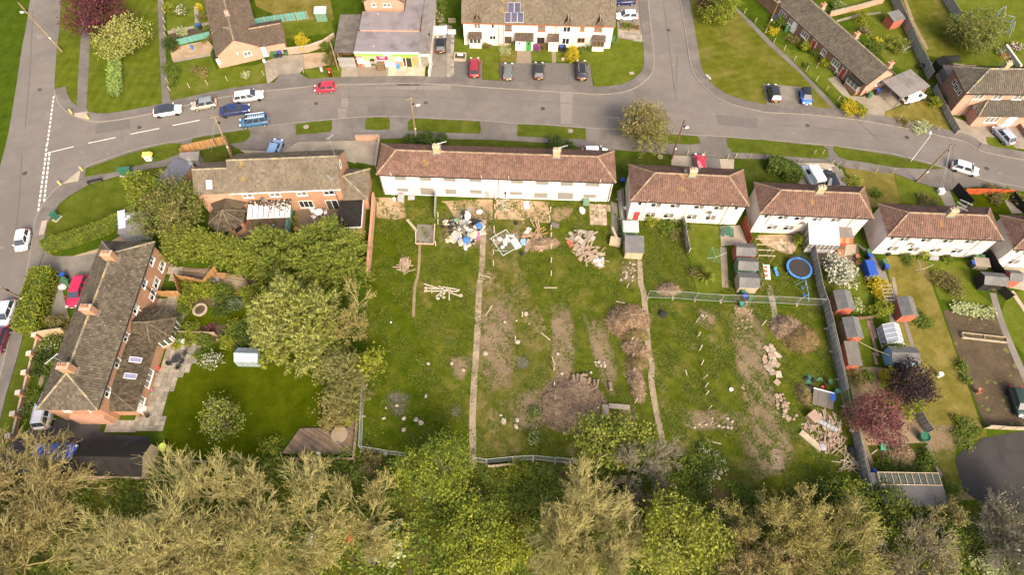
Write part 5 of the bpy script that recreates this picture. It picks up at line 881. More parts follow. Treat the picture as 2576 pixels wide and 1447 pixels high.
car('black hatchback on the frontage bay facing the white and green doors',2,(260,790),(262,625),'hatch',(.03,.028,.026))
car('black off-roader with silver roof rails beside the yellow conifer',2,(692,800),(682,612),'suv',(.022,.02,.018),rails=True)
car('silver three-door hatchback on the side drive of the block terrace',2,(1240,150),(1048,155),'hatch',(.55,.55,.58))
car('dark blue hatchback behind the silver hatchback on the side drive',2,(1205,-2),(1040,4),'hatch',(.015,.018,.09))
car('black five-door hatchback in the bay on the green',3,(85,1015),(45,850),'hatch',(.022,.024,.024))
car('blue small car with black roof in the bay on the green',3,(375,885),(398,1048),'city',(.03,.14,.58),roof=(.015,.015,.016))
car('white small panel van on the bungalow lawn',3,(1345,1005),(1575,935),'van',(.78,.78,.78))
car('silver blue hatchback on the concrete drive of the brick hip-roofed house',3,(2435,1420),(2315,1290),'hatch',(.34,.37,.43))
car('silver hatchback driving along the road by the leaning pole',7,(1848,205),(2120,285),'hatch',(.58,.58,.6))
car('red car just visible over the roof of a cream semi',6,(1878,262),(1872,150),'hatch',(.55,.03,.06))
car('white car mostly hidden behind the boarded terrace roof',6,(770,62),(885,62),'hatch',(.75,.75,.76),zc=1.2)
car('pale blue car half hidden behind the brick pair roof',5,(165,95),(200,10),'hatch',(.18,.28,.45))
car('black car tucked beside the white camper van',7,(660,430),(600,300),'hatch',(.016,.018,.018))
car('small white city car driving down the left road',4,(250,865),(205,1080),'city',(.82,.82,.82))
car('silver hatchback parked opposite the tall hedge',8,(105,130),(5,400),'hatch',(.52,.53,.55),roof=(.4,.42,.45))
car('dark maroon car at the road edge under a bare branch',8,(20,440),(-50,640),'hatch',(.12,.02,.04))
car('crimson estate car on the drive between hedge and brick house',4,(830,1330),(720,1640),'estate',(.42,.015,.06))
car('pale silver off-roader parked at the brick house end wall',8,(420,1370),(480,1130),'suv',(.5,.5,.54),rails=True)
car('dark green hatchback on the bare vegetable ground',11,(2480,1010),(2580,1300),'hatch',(.012,.03,.018))
car('bright blue van under budding branches by the black garage',12,(360,215),(800,205),'van',(.03,.09,.42))
# camper van
T=car('white camper van with raised roof on gravel drive',7,(500,420),(395,240),'van',(.76,.76,.76));T.name='camper_van'
q=MB();q.box((-.5,0,1.98),(3.1,1.6,.3),taper=.93);q.obj('high_top','upvc',T);q=MB();q.box((-.1,0,2.15),(.6,.6,.06));q.box((-1.3,0,2.14),(.9,1.2,.03));q.obj('roof_hatch','plate_white',T)
# ================================================= street furniture
mat('pole_wood',(.25,.185,.11),.9,.25,3,col2=(.16,.11,.07),s2=.8,stretch=(1,1,.3));mat('pole_brown',(.13,.07,.035),.9,.25,3);mat('wood_pale',(.47,.38,.25),.9,.2,3,isl=.25);mat('wood_grey',(.36,.32,.275),.9,.2,2.5,isl=.3,stretch=(1,1,.3));mat('wood_brown',(.2,.13,.075),.9,.25,2.5,isl=.25);mat('wood_orange',(.36,.2,.08),.85,.2,2,isl=.25);mat('wood_red',(.30,.07,.04),.85,.2,2,isl=.2);mat('wood_black',(.02,.018,.016),.8,.2,2)
mat('post_red',(.62,.015,.015),.4,.1,2);mat('cab_green',(.03,.12,.075),.5,.1,2);mat('grit_yellow',(.6,.46,.13),.6,.1,2);mat('box_grey',(.36,.36,.34),.6,.1,2);mat('teal_fence',(.11,.27,.23),.8,.15,2,isl=.15);mat('galv',(.36,.36,.345),.5,.1,2,metal=.3);mat('wire',(.05,.05,.05),.6,0,1)
TOPS={}
def pole(key,label,base,topx,z,m='pole_wood',arm=0,lamp=None,r=.13,step=True):
    b=g(*base);tp=g(*topx,z);T=thing('telegraph_pole',label,'pole',b);d=Vector(tp)-Vector(b);mb=MB();mb.tube((0,0,0),d,r*1.15,r*.75,10);p=mb.obj('shaft',m,T);TOPS[key]=Vector(tp)
    if arm:q=MB();q.box(d-Vector((0,0,.25)),(arm,.1,.1),.35);q.obj('cross_arm','pole_wood',T);q=MB();[q.lathe([(.04,-.06),(.06,.02),(.03,.1)],d+Vector((s_*arm*.42,0,-.12)),8) for s_ in (-1,1)];q.obj('insulator','black_plastic',T)
    if step:q=MB();q.box(d*.3+Vector((.1,-.12,0)),(.22,.1,.3));q.obj('notice_plate','upvc',T)
    q=MB();q.tube(d*.86,d*.86+Vector((.25,-.05,.0)),.05);q.box(d*.86+Vector((.3,-.06,-.05)),(.2,.18,.35));q.obj('bracket','black_plastic',T)
    if lamp:q=MB();e=Vector(lamp);q.path([d*.78,d*.78+e*.6+Vector((0,0,.25)),d*.78+e],.03);o=q.obj('lamp_arm','metal_pale',T);q=MB();q.box(d*.78+e*1.15,(.55,.24,.14),ang((0,0),e));q.obj('lantern','sign_white',o)
    return T
pole('tl','tall telegraph pole with street lamp beside the left road',(0,622,515),(0,180,20),9.3,lamp=(-.9,.2,.1));pole('p2','pale telegraph pole behind the orange garden fence',(4,2330,150),(0,2150,1160),8.4,arm=1.6)
pole('m','brown telegraph pole by the clipped hedge, with a lamp',(1,1605,1410),(1,1545,975),8.9,arm=1.4,lamp=(.8,.3,.1));pole('s1','slim wooden pole at the garage beside the shop',(1,1748,640),(1,1710,285),7.2,r=.1,step=False);pole('s2','slim wooden pole among shrubs by the palisade gate',(1,822,700),(1,722,360),6.8,r=.1,step=False)
pole('b','dark brown telegraph pole beside the round garden trees',(6,1590,155),(2,1720,1205),8.3,'pole_brown',lamp=(.7,.2,.1));pole('r','leaning telegraph pole beside the silver car on the road',(7,1495,385),(7,1860,5),8.6,arm=.8);pole('tr','orange brown pole in front of the bungalow row',(3,0,270),(3,120,0),6.8,'wood_orange',arm=1.0,r=.09);pole('bl','yellowish pole standing by the tall hedge at the road',(8,290,150),(8,5,0),8.0,r=.12)
T=thing('lamp_post','slim white lamp post on the verge by the road bend','lamp post',g(7,1435,180));d=Vector(g(3,1625,1375,5.6))-Vector(g(7,1435,180));mb=MB();mb.tube((0,0,0),d,.07,.045,8);mb.obj('column','upvc',T);mb=MB();mb.tube(d,d+Vector((.3,.6,.1)),.03);mb.box(d+Vector((.35,.75,.1)),(.2,.5,.12),-.4);mb.obj('lantern','sign_white',T)
def wire(a,b,sag=.5,r=.018):
    a=Vector(a);b=Vector(b);pts=[a.lerp(b,i/10)-Vector((0,0,sag*4*(i/10)*(1-i/10))) for i in range(11)];mb=MB();mb.path(pts,r,4);return mb
def wires(label,lst):
    T=None
    for a,b,s_ in lst:tag(wire(a,b,s_).obj('overhead_wire','wire'),label,'wire','overhead wires')
wires('thin overhead cable slung between telegraph poles along the road',[(TOPS['p2'],TOPS['m'],.8),(TOPS['m'],TOPS['b'],.9),(TOPS['b'],TOPS['r'],1.0),(TOPS['tl'],TOPS['p2'],1)])
wires('thin service cable dropping from a telegraph pole to a house',[(TOPS['m'],g(1,1500,540,3.2),.3),(TOPS['m'],g(1,2070,235,4.5),.3),(TOPS['r'],g(7,1880,690,7),.3),(TOPS['r'],g(7,540,480,7),.5),(TOPS['r'],g(3,1620,960,3.0),.6),(TOPS['b'],g(6,1850,290,7),.3)])
mb=MB();mb.tube(TOPS['tl']-Vector((0,0,1)),g(0,755,472),.015,n=4);tag(mb.obj('stay_wire','wire'),'steel stay wire running from the lamp pole to the grass','wire')
for x in (1850,1835):mb=MB();mb.tube(TOPS['r']-Vector((0,0,.5)),g(7,1735 if x==1850 else 1760,470,.3),.018,n=4);tag(mb.obj('stay_wire','metal_pale'),'pale stay wire of the leaning pole ending in a front garden','wire','stay wires of the leaning pole')
for x in (2110,2140):mb=MB();mb.tube(TOPS['p2']-Vector((0,0,.5)),g(4,x-20,60 if x==2110 else 80,.3),.015,n=4);tag(mb.obj('stay_wire','metal_pale'),'pale stay wire of the pole behind the orange fence','wire','stay wires behind the orange fence')
# pillar box, parcel box, cabinets, grit bin, bollards, bench, street sign
T=thing('post_box','red pillar post box on the grass strip near the shop','post box',g(1,745,760));mb=MB();mb.lathe([(.27,0),(.27,.22)],n=16);mb.obj('base','black_plastic',T);mb=MB();mb.lathe([(.24,.22),(.24,1.4),(.29,1.42),(.29,1.5),(.2,1.58),(.02,1.64)],n=16);mb.obj('body','post_red',T,True);mb=MB();mb.box((0,-.245,1.22),(.26,.03,.05));mb.obj('slot','black_plastic',T);mb=MB();mb.box((0,-.245,1.0),(.16,.02,.22));mb.obj('notice_plate','sign_white',T)
T=thing('mail_pouch_box','grey box on a post beside the red pillar box','box',g(1,668,745));mb=MB();mb.box((0,0,.35),(.08,.08,.7));mb.obj('post','metal_grey',T);mb=MB();mb.box((0,0,1.05),(.42,.35,.75),taper=.95);mb.obj('box','box_grey',T)
def cabinet(label,p,rz,sx,sy,sz):
    T=thing('utility_cabinet',label,'cabinet',p,rz);mb=MB();mb.bb(-sx/2,sx/2,-sy/2,sy/2,.08,sz);mb.obj('body','cab_green',T);mb=MB();mb.box((0,0,sz+.03),(sx+.06,sy+.06,.06));mb.obj('lid','cab_green',T);mb=MB();mb.box((0,-.0,.04),(sx+.5,sy+.4,.08));mb.obj('plinth','concrete_pale',T)
    for s_ in (-1,1):q=MB();q.box((s_*sx*.25,-sy/2-.008,sz*.52),(sx*.46,.02,sz*.84));q.obj('door','cab_green',T)
cabinet('wide dark green telecom cabinet on the corner green footpath',g(4,1285,308),.12,1.7,.55,1.35);cabinet('narrow green cabinet at the pavement edge near the hedge',g(4,575,752),1.1,.75,.45,1.25)
T=thing('grit_bin','cream box with yellow lid on the verge beside the road','grit bin',g(4,1505,165),.1);mb=MB();mb.box((0,0,.45),(.8,.6,.9),taper=1.1);mb.obj('body','sign_white',T);mb=MB();mb.box((0,.25,1.1),(1.5,.75,.42),taper=.75);mb.obj('lid','grit_yellow',T);mb=MB();mb.box((0,-.33,.62),(.4,.03,.1));mb.obj('slot','black_plastic',T)
for i,(t,x,y,lb) in enumerate(((0,722,1135,'short yellowish bollard west of the footpath ramp'),(0,890,1190,'short yellowish bollard east of the footpath ramp'),(4,830,268,'short yellowish bollard beside the verge with the grit bin'),(4,612,412,'short yellowish bollard at the pale crossing ramp'))):
    T=thing('bollard',lb,'bollard',g(t,x,y,.1),0,'junction bollards');mb=MB();mb.box((0,0,.42),(.2,.2,.84),taper=.92);mb.obj('post','grit_yellow',T);mb=MB();mb.box((0,0,.88),(.17,.17,.07),taper=.4);mb.obj('cap','wood_pale',T)
T=thing('park_bench','dark wooden backless bench rail on the corner green','bench',g(4,965,390),.32);
for i in range(3):mb=MB();mb.box((0,-.16+.16*i,.46),(2.1,.13,.05));mb.obj('slat','wood_black',T)
for x in (-.9,.9):mb=MB();mb.box((x,0,.22),(.1,.42,.44));mb.obj('leg','wood_black',T)
T=thing('street_sign','low white street nameplate on two posts at the junction green','sign',g(2,1948,805,.05),-1.05);mb=MB();mb.box((0,0,.75),(1.25,.05,.32));mb.obj('plate','sign_white',T)
for x in (-.5,.5):mb=MB();mb.box((x,.06,.4),(.07,.07,.8));mb.obj('post','black_plastic',T)
def wpost(p,label,h=1.0,tilt=0):mb=MB();mb.box((0,0,h/2),(.11,.11,h),taper=.92);mb.box((0,0,h+.03),(.1,.1,.06),taper=.3);o=mb.obj('fence_post','wood_pale');o.location=p;o.rotation_euler=(tilt,rnd.uniform(-.04,.04),rnd.random());return tag(o,label,'post')
for t,lab,pts in ((0,'pale wooden post along the bungalow garden boundary',[(1640,30),(1655,130),(1660,220),(1665,300),(1670,370),(1690,830),(1710,910),(1905,880),(2085,850),(2285,810),(2475,775)]),(1,'white post guarding the bungalow drive',[(75,755),(150,745),(205,740),(475,725)]),
                    (3,'pale wooden post along the bungalow row frontage',[(60,430),(160,505),(265,610),(490,680),(385,710),(485,810),(590,905),(700,1010),(1310,1205),(1705,1310),(1880,1350)]),(2,'pale wooden post beside the diagonal footpath',[(2320,130),(2430,225),(2530,330)]),
                    (7,'white post along the semi front gardens',[(310,185),(640,210),(700,225),(770,235),(915,255),(1080,285),(1250,300)]),(6,'pale post beside the concrete drive of the semi',[(1600,130),(1745,115),(1910,130),(2150,150),(2230,140),(2370,150),(2530,160)]),(7,'short reflector post on the grass verge',[(462,108),(545,108)])):
    for p in pts:wpost(g(t,*p),lab)['group']=lab.replace('pale wooden post','posts').replace('white post','posts').replace('pale post','posts').replace('short reflector post','reflector posts')
def leaves(N,cen,size,up=.5,asp=.6,rs=0,dirs=None,sj=.4):
    q=np.random.default_rng(rs);n=len(cen);nr=q.normal(size=(n,3));nr[:,2]=np.abs(nr[:,2])+up*1.5;nr /= np.linalg.norm(nr,axis=1)[:,None]
    d=q.normal(size=(n,3)) if dirs is None else dirs+q.normal(size=(n,3))*.3;u=d-(d*nr).sum(1)[:,None]*nr;u /= np.linalg.norm(u,axis=1)[:,None]+1e-9;v=np.cross(nr,u);s=size*(1+q.uniform(-sj,sj,n))[:,None]
    V=np.stack([cen+u*s,cen+v*s*asp,cen-u*s,cen-v*s*asp],1).reshape(-1,3);F=np.arange(4*n).reshape(-1,4);return V,F
def leafmat(name,c,isl=.36,tr=.32,c2=None):
    c=mulc(c,1.5);c2=mulc(c2,1.5) if c2 else None;mat(name,c,.75,.25,.9,isl=isl,trans=tr,col2=c2,s2=.8,thr=(.5,.68),spec=.2)
leafmat('leaf_conifer',(.175,.2,.03),c2=(.235,.25,.048));leafmat('leaf_conifer_pale',(.235,.24,.065),c2=(.31,.3,.1));leafmat('leaf_cypress',(.17,.165,.05),c2=(.23,.21,.085));leafmat('leaf_lime',(.2,.225,.02),c2=(.25,.25,.04));leafmat('leaf_mid',(.105,.145,.02),c2=(.16,.18,.03));leafmat('leaf_dark',(.05,.078,.014),c2=(.075,.1,.018));leafmat('leaf_olive',(.16,.14,.045),c2=(.2,.15,.06));leafmat('leaf_chest',(.175,.19,.028),c2=(.26,.26,.06))
leafmat('leaf_purple',(.105,.030,.036),c2=(.14,.045,.045));leafmat('leaf_maroon',(.15,.05,.055),c2=(.19,.085,.065));leafmat('leaf_black',(.04,.024,.026));leafmat('leaf_gold',(.46,.36,.025),c2=(.34,.31,.03));leafmat('leaf_hedge',(.155,.18,.018),c2=(.22,.23,.028));leafmat('leaf_park',(.28,.285,.075),c2=(.33,.32,.11));leafmat('leaf_bud',(.215,.18,.06),c2=(.26,.215,.07));leafmat('leaf_budyel',(.235,.2,.052),c2=(.28,.245,.08));leafmat('leaf_budbrown',(.24,.165,.075),c2=(.27,.2,.07));leafmat('leaf_pale',(.33,.36,.17));leafmat('blossom',(.44,.42,.35),isl=.2);leafmat('blossom_pink',(.62,.42,.45),isl=.25);leafmat('leaf_grass',(.072,.094,.009),c2=(.115,.118,.02),isl=.3);leafmat('leaf_straw',(.3,.24,.1),isl=.4)
def pin(p,poly):
    x,y=p;c=False;n=len(poly);j=n-1
    for i in range(n):
        if (poly[i][1]>y) != (poly[j][1]>y) and x<(poly[j][0]-poly[i][0])*(y-poly[i][1])/(poly[j][1]-poly[i][1])+poly[i][0]:c=not c
        j=i
    return c
# ================================================= gardens: walls, fences, sheds, furniture, debris
mat('conc_post',(.52,.45,.35),.9,.15,3,isl=.15);mat('deck',(.24,.165,.11),.85,.2,1.5,isl=.3,stretch=(1,1,1));mat('deck_pale',(.30,.225,.15),.85,.2,1.5,isl=.3);mat('felt_shed',(.12,.118,.115),.95,.2,2,col2=(.165,.155,.145),s2=.7);mat('shed_red',(.40,.115,.07),.85,.15,2,isl=.1);mat('shed_green',(.13,.22,.15),.8,.15,2);mat('shed_blue',(.19,.34,.48),.8,.1,2);mat('shed_lilac',(.42,.46,.6),.8,.1,2);mat('shed_tan',(.40,.31,.21),.85,.2,2);mat('greenhouse_glass',(.34,.37,.40),.08,.15,1,spec=.7);mat('green_frame',(.13,.2,.17),.5,.1,1);mat('roof_palegreen',(.42,.44,.38),.7,.1,2)
mat('bin_green',(.05,.13,.06),.55,.1,2);mat('bin_blue',(.02,.07,.34),.5,.1,2);mat('bin_black',(.03,.03,.033),.55,.1,2);mat('plastic_white',(.8,.79,.77),.45,.03,1);mat('tramp_blue',(.05,.2,.55),.5,.2,3);mat('net_black',(.035,.03,.028),.8,.1,1);mat('pot_terra',(.35,.15,.075),.85,.2,2);mat('plastic_blue',(.03,.13,.5),.5,.1,2);mat('plastic_pink',(.6,.12,.32),.6,.1,2);mat('plastic_green',(.06,.3,.16),.5,.1,2);mat('plastic_purple',(.22,.06,.35),.6,.1,2);mat('plastic_red',(.6,.04,.03),.5,.1,2);mat('plastic_lime',(.45,.6,.08),.5,.1,2);mat('plastic_grey',(.3,.3,.31),.6,.15,2)
mat('plank',(.42,.31,.2),.9,.2,2,isl=.4,col2=(.3,.22,.14),s2=.8);mat('plank_pale',(.44,.36,.26),.9,.2,2,isl=.3);mat('plank_pink',(.39,.27,.2),.9,.2,2,isl=.35);mat('rubble',(.42,.35,.27),.95,.25,3,isl=.3);mat('rubble_pink',(.36,.255,.19),.95,.25,3,isl=.35);mat('slate_sheet',(.13,.115,.10),.9,.2,1.5);mat('fabric_white',(.48,.46,.44),.9,.12,3);mat('fabric_beige',(.5,.38,.27),.9,.15,3);mat('fabric_black',(.02,.02,.02),.9,.2,3);mat('blue_tarp',(.05,.16,.42),.6,.25,3);mat('log_bark',(.2,.145,.1),.9,.3,4);mat('log_end',(.48,.36,.22),.9,.15,3);mat('tyre_black',(.02,.02,.02),.9,.2,3);mat('ironwork',(.03,.03,.032),.5,.1,1)
def panel_mesh(L,h,m,boards=8):
    mb=MB();bw=L/boards
    for i in range(boards):mb.box((bw*(i+.5),0,h/2),(bw*.97,.025+.012*(i % 2),h*rnd.uniform(.985,1)))
    for z in (.25*h,.8*h):mb.box((L/2,.03,z),(L*.99,.035,.06))
    mb.box((L/2,0,h+.02),(L,.06,.035));return mb.mesh('panel',m)
def fence(label,pts,h=1.75,m='wood_grey',pl=1.83,post='wood_grey',gap=(),name='fence',posth=.1):
    T=thing(name,label,'fence',pts[0]);me=None;o=Vector(pts[0]);pm=MB();pm.box((0,0,(h+posth)/2),(.1,.1,h+posth));pme=pm.mesh('post',post);k=0
    for a,b in zip(pts[:-1],pts[1:]):
        a=Vector(a);b=Vector(b);L=(b-a).length;n=max(1,round(L/pl));st=(b-a)/n;rz=ang(a,b);me=panel_mesh(st.length-.11,h,m) if me is None or abs(me['L']-st.length)>.15 else me;me['L']=st.length
        for i in range(n):
            p=a+st*i-o;q=link('post',pme,T);q.location=p;q.rotation_euler=(rnd.uniform(-.02,.02),rnd.uniform(-.02,.02),rz)
            if k not in gap:q=link('panel',me,T);q.location=p+st.normalized()*.055;q.rotation_euler=(rnd.uniform(-.03,.03),0,rz);q.scale=((st.length-.11)/(me['L']-.11),1,1)
            k+=1
    q=link('post',pme,T);q.location=Vector(pts[-1])-o;return T
def mesh_fence(label,pts,h=1.95,pl=3.3):
    T=thing('mesh_fence',label,'fence',pts[0]);o=Vector(pts[0])
    for a,b in zip(pts[:-1],pts[1:]):
        a=Vector(a);b=Vector(b);n=max(1,round((b-a).length/pl));st=(b-a)/n;L=st.length;rz=ang(a,b);mb=MB();r=.024
        mb.tube((0,0,h),(L,0,h),r,n=5);mb.tube((0,0,.15),(L,0,.15),r,n=5);mb.tube((0,0,0),(0,0,h),r,n=5);mb.tube((L-.05,0,0),(L-.05,0,h),r,n=5);me=mb.mesh('panel_frame','galv');w=MB()
        for i in range(1,12):z=.15+(h-.15)*i/12;w.tube((0,0,z),(L,0,z),.0045,n=3,cap=False)
        for i in range(1,14):w.tube((L*i/14,0,.15),(L*i/14,0,h),.003,n=3,cap=False)
        wm=w.mesh('wire_mesh','galv');fb=MB();fb.box((0,0,.07),(.24,.62,.14));fm=fb.mesh('foot_block','concrete')
        for i in range(n):
            q=link('panel_frame',me,T);q.location=a+st*i-o;q.rotation_euler=(rnd.uniform(-.03,.03),0,rz+rnd.uniform(-.01,.01));k=link('wire_mesh',wm,q);f=link('foot_block',fm,T);f.location=a+st*i-o;f.rotation_euler=(0,0,rz)
    return T
def wall(label,pts,h,w,m,cap=None,name='garden_wall'):
    T=thing(name,label,'wall',pts[0]);L=[Vector((p[0]-pts[0][0],p[1]-pts[0][1],0)) for p in pts];mb=MB();a=offset(L,w/2);b=offset(L,-w/2);mb.prism(a+list(reversed(b)),0,h);mb.obj('brickwork' if 'brick' in m else 'wall_body',m,T)
    if cap:mb=MB();a=offset(L,w/2+.04);b=offset(L,-w/2-.04);mb.prism(a+list(reversed(b)),h+.002,h+.07,True);mb.obj('coping',cap,T)
    return T
gd=ang(g(11,510,60),g(11,750,1080))+R(90)     # heading of the right-hand gardens (x axis across the plot)
fence('long weathered grey panel fence down the right-hand gardens',PL(7,[385,900,430,1100,495,1440])+PL(11,[510,60,560,200,640,560,700,850,745,1060]),1.75);fence('weathered grey panel fence ending in the dark thicket',PL(15,[850,40,915,300,960,480,1000,640]),1.75);fence('tall grey panel fence behind the bungalow gardens',PL(3,[1215,-40,1300,130,1400,350,1490,560,1520,600,1610,800]),1.8);fence('grey panel fence between the upper back lawns',PL(3,[1740,-40,1890,220]),1.8);fence('brownish low panel fence beside the pink brick house',PL(3,[1655,900,1720,1040,1800,1200,1890,1350]),1.2);fence('bright orange timber fence behind the verge',PL(4,[1850,135,1870,95,2080,45,2300,0,2345,135]),1.7,'wood_orange',post='wood_orange')
fence('pale teal timber fence between the brick pair patios',PL(5,[372,640,345,800,318,960]),1.75,'teal_fence',post='teal_fence');fence('teal panel fence in the bungalow side garden',PL(0,[1800,450,1990,400,2120,370]),1.1,'teal_fence',post='teal_fence');fence('long teal fence across the back lawn',PL(1,[-200,300,0,262,200,225,520,185]),1.5,'teal_fence',post='wood_pale');fence('leaning grey boarded fence between semi gardens',PL(6,[1690,800,1715,950,1750,1120]),1.7,post='conc_post');fence('dark red panel fence beside the cream semi',PL(6,[2290,800,2340,960,2365,1010]),1.7,'wood_red',post='wood_red');fence('black stained fence at the front garden corner',PL(7,[1850,470,1930,560,2000,640]),1.7,'wood_black',post='wood_black');fence('bright red-orange fence along the road footway',PL(7,[1945,505,2180,510,2440,520]),1.3,'wood_redorange' if 'wood_redorange' in M else (mat('wood_redorange',(.5,.10,.03),.8,.15,2,isl=.15).name),post='wood_red');fence('black and grey fence closing the enclosed lawn',PL(7,[2420,540,2500,640,2570,700]),1.4,'wood_black',post='wood_black')
fence('black fence between the last two semis',PL(7,[2160,1120,2240,1240,2310,1330])+PL(11,[2290,30,2400,130]),1.5,'wood_black',post='wood_black');fence('low brown woven fence across the shed garden',PL(11,[735,330,900,330,1050,320]),.9,'wood_brown',.9,'wood_brown');fence('grey panel fence at the plot end near the maroon tree',PL(11,[1480,1290,1540,1400,1590,1470]),1.7);fence('pale board fence at the vegetable plot end',PL(11,[2170,1420,2600,1440]),1.2,'plank_pale',post='plank_pale');fence('timber sleeper fence at the bottom of the lush lawn',PL(12,[1600,310,2190,315]),.7,'plank_pale',2.4,'plank_pale');fence('timber fence behind the wooden deck',PL(13,[240,300,985,295,1010,0])+PL(9,[1020,1300]),1.0,'plank',1.83,'plank_pale');fence('yellowish boarded fence outside the mesh panels',PL(13,[2330,370,2575,350]),.9,'plank_pale',post='plank_pale');fence('low boarded fence behind the black garage',PL(12,[300,510,880,505,1100,480,1400,470]),1.2,'plank',post='plank')
fence('golden willow screen beside the orange brick house',PL(8,[1620,95,1840,100])+PL(4,[1790,1360,1810,1447]),1.6,'wood_orange',1.2,'wood_orange');fence('golden willow screen dividing the timber decks',PL(4,[1815,1370,2080,1430,2190,1290]),1.5,'wood_orange',1.2,'wood_orange');fence('low timber wall across the shrub garden',PL(8,[1660,470,2180,490]),1.1,'plank_pink',1.8,'plank')
wall('long thin pink brick wall beside the flat-roofed extension',PL(5,[1190,560,1175,800,1150,1100,1130,1340]),1.7,.3,'brick_pink');wall('red brick garden wall across the bungalow back lawns',PL(3,[610,165,900,95,1150,25]),1.0,.25,'brick_pink','rubble');wall('cream rendered wall at the alley end beside the shop',PL(1,[1780,350,1920,345]),1.8,.2,'render_cream');wall('pale stone wall along the bungalow yard',PL(1,[290,545,520,520,690,460,790,390]),1.2,.25,'rubble_pink','rubble');wall('tall cream garage boundary wall beside the alley',PL(1,[1735,770,1760,640]),1.1,.25,'render_cream');wall('low cream wall along the pink flower bed',PL(3,[2370,480,2520,690]),.8,.35,'render_cream');wall('low brick wall beside the hip-roofed house drive',PL(3,[2490,1240,2620,1420]),.7,.25,'brick_brown','rubble');wall('red brick end wall of the forecourt enclosure',PL(1,[1000,1405,1240,1400]),1.0,.25,'brick_pink','rubble_pink');wall('brick wall beside the enclosure drive',PL(1,[1240,1395])+PL(5,[1230,30,1200,250]),.8,.25,'brick_brown','rubble')
T=wall('low orange brick wall with square piers along the front path',PL(8,[400,520,350,700,300,890,250,1090,200,1300])+PL(12,[150,80]),.6,.25,'brick_orange')
for x in ((8,408,520),(8,358,705),(8,308,895),(8,252,1095),(8,200,1305),(12,155,85)):p=g(*x)-T.location;mb=MB();mb.box((p.x,p.y,.65),(.5,.5,1.3),.25);o=mb.obj('pier','brick_orange',T);mb=MB();mb.box((p.x,p.y,1.35),(.6,.6,.1),.25);mb.obj('pier_cap','stone_sill',o)
wall('orange brick cross wall beside the massive hedge',PL(8,[440,500,680,465]),1.5,.25,'brick_yellow')
mesh_fence('galvanised mesh fence between the boarded terrace and cream semi',PL(6,[1050,560,1075,760,1110,1060,1270,1075]));mesh_fence('galvanised mesh fence panels across the semi gardens',PL(10,[1345,108,1600,112,1820,132,2080,147,2340,155])+PL(11,[50,160,290,175,535,185]));mesh_fence('galvanised mesh fence round the wooden deck corner',PL(9,[1088,1000,1070,1300])+PL(13,[1055,195,1300,235,1510,265]));mesh_fence('galvanised mesh fence ending at the bare tree',PL(13,[2180,310,2310,325])+PL(14,[0,300,200,290,640,335]));mesh_fence('galvanised mesh fence beside the long grey fence',PL(11,[585,420,640,650,700,930,760,1200,840,1447])+PL(15,[900,320,970,640]))
# concrete posts left standing after the fences came down
pm=MB();pm.box((0,0,.65),(.11,.11,1.3),taper=.93);pme=pm.mesh('concrete_post','conc_post');CP={6:[(372,690),(370,780),(378,870),(378,940),(378,1060),(380,1195),(380,1325),(1130,1350),(1140,1447)],5:[(2395,560),(2394,660),(2392,750),(2386,880),(2382,1000),(2378,1110),(2378,1225),(1800,1030),(1822,740),(1822,810)],10:[(90,295),(20,540),(410,840),(415,995),(415,1145),(420,1295),(1170,400),(1185,550),(1190,710),(1200,860),(1220,1165),(1835,355),(1855,495),(1870,635),(1890,780),(1910,920),(1925,1005),(1935,1080),(1960,1225),(1975,1390),(1905,330),(2500,380)]}
CPL={6:'slim concrete fence post left standing below the boarded terrace',5:'slim concrete fence post left standing beside the straight path',10:'slim concrete fence post left standing in rough grass'}
for t,l in CP.items():
    for p in l:o=link('concrete_post',pme);place(o,g(t,*p),rnd.random(),CPL[t],CPL[t].replace('slim concrete fence post','concrete posts'),'post');o.rotation_euler=(rnd.gauss(0,.05),rnd.gauss(0,.05),rnd.random())
T=thing('concrete_post_fence','dark grey boarded side screen behind the terrace yards','fence',g(5,1808,480));d=g(5,1795,760)-T.location;mb=MB();[mb.box((d.x*(i+.5)/4,d.y*(i+.5)/4,.85),(d.length/4*.96,.06,1.7),ang((0,0),d)) for i in range(4)];mb.obj('panel','plastic_grey',T)
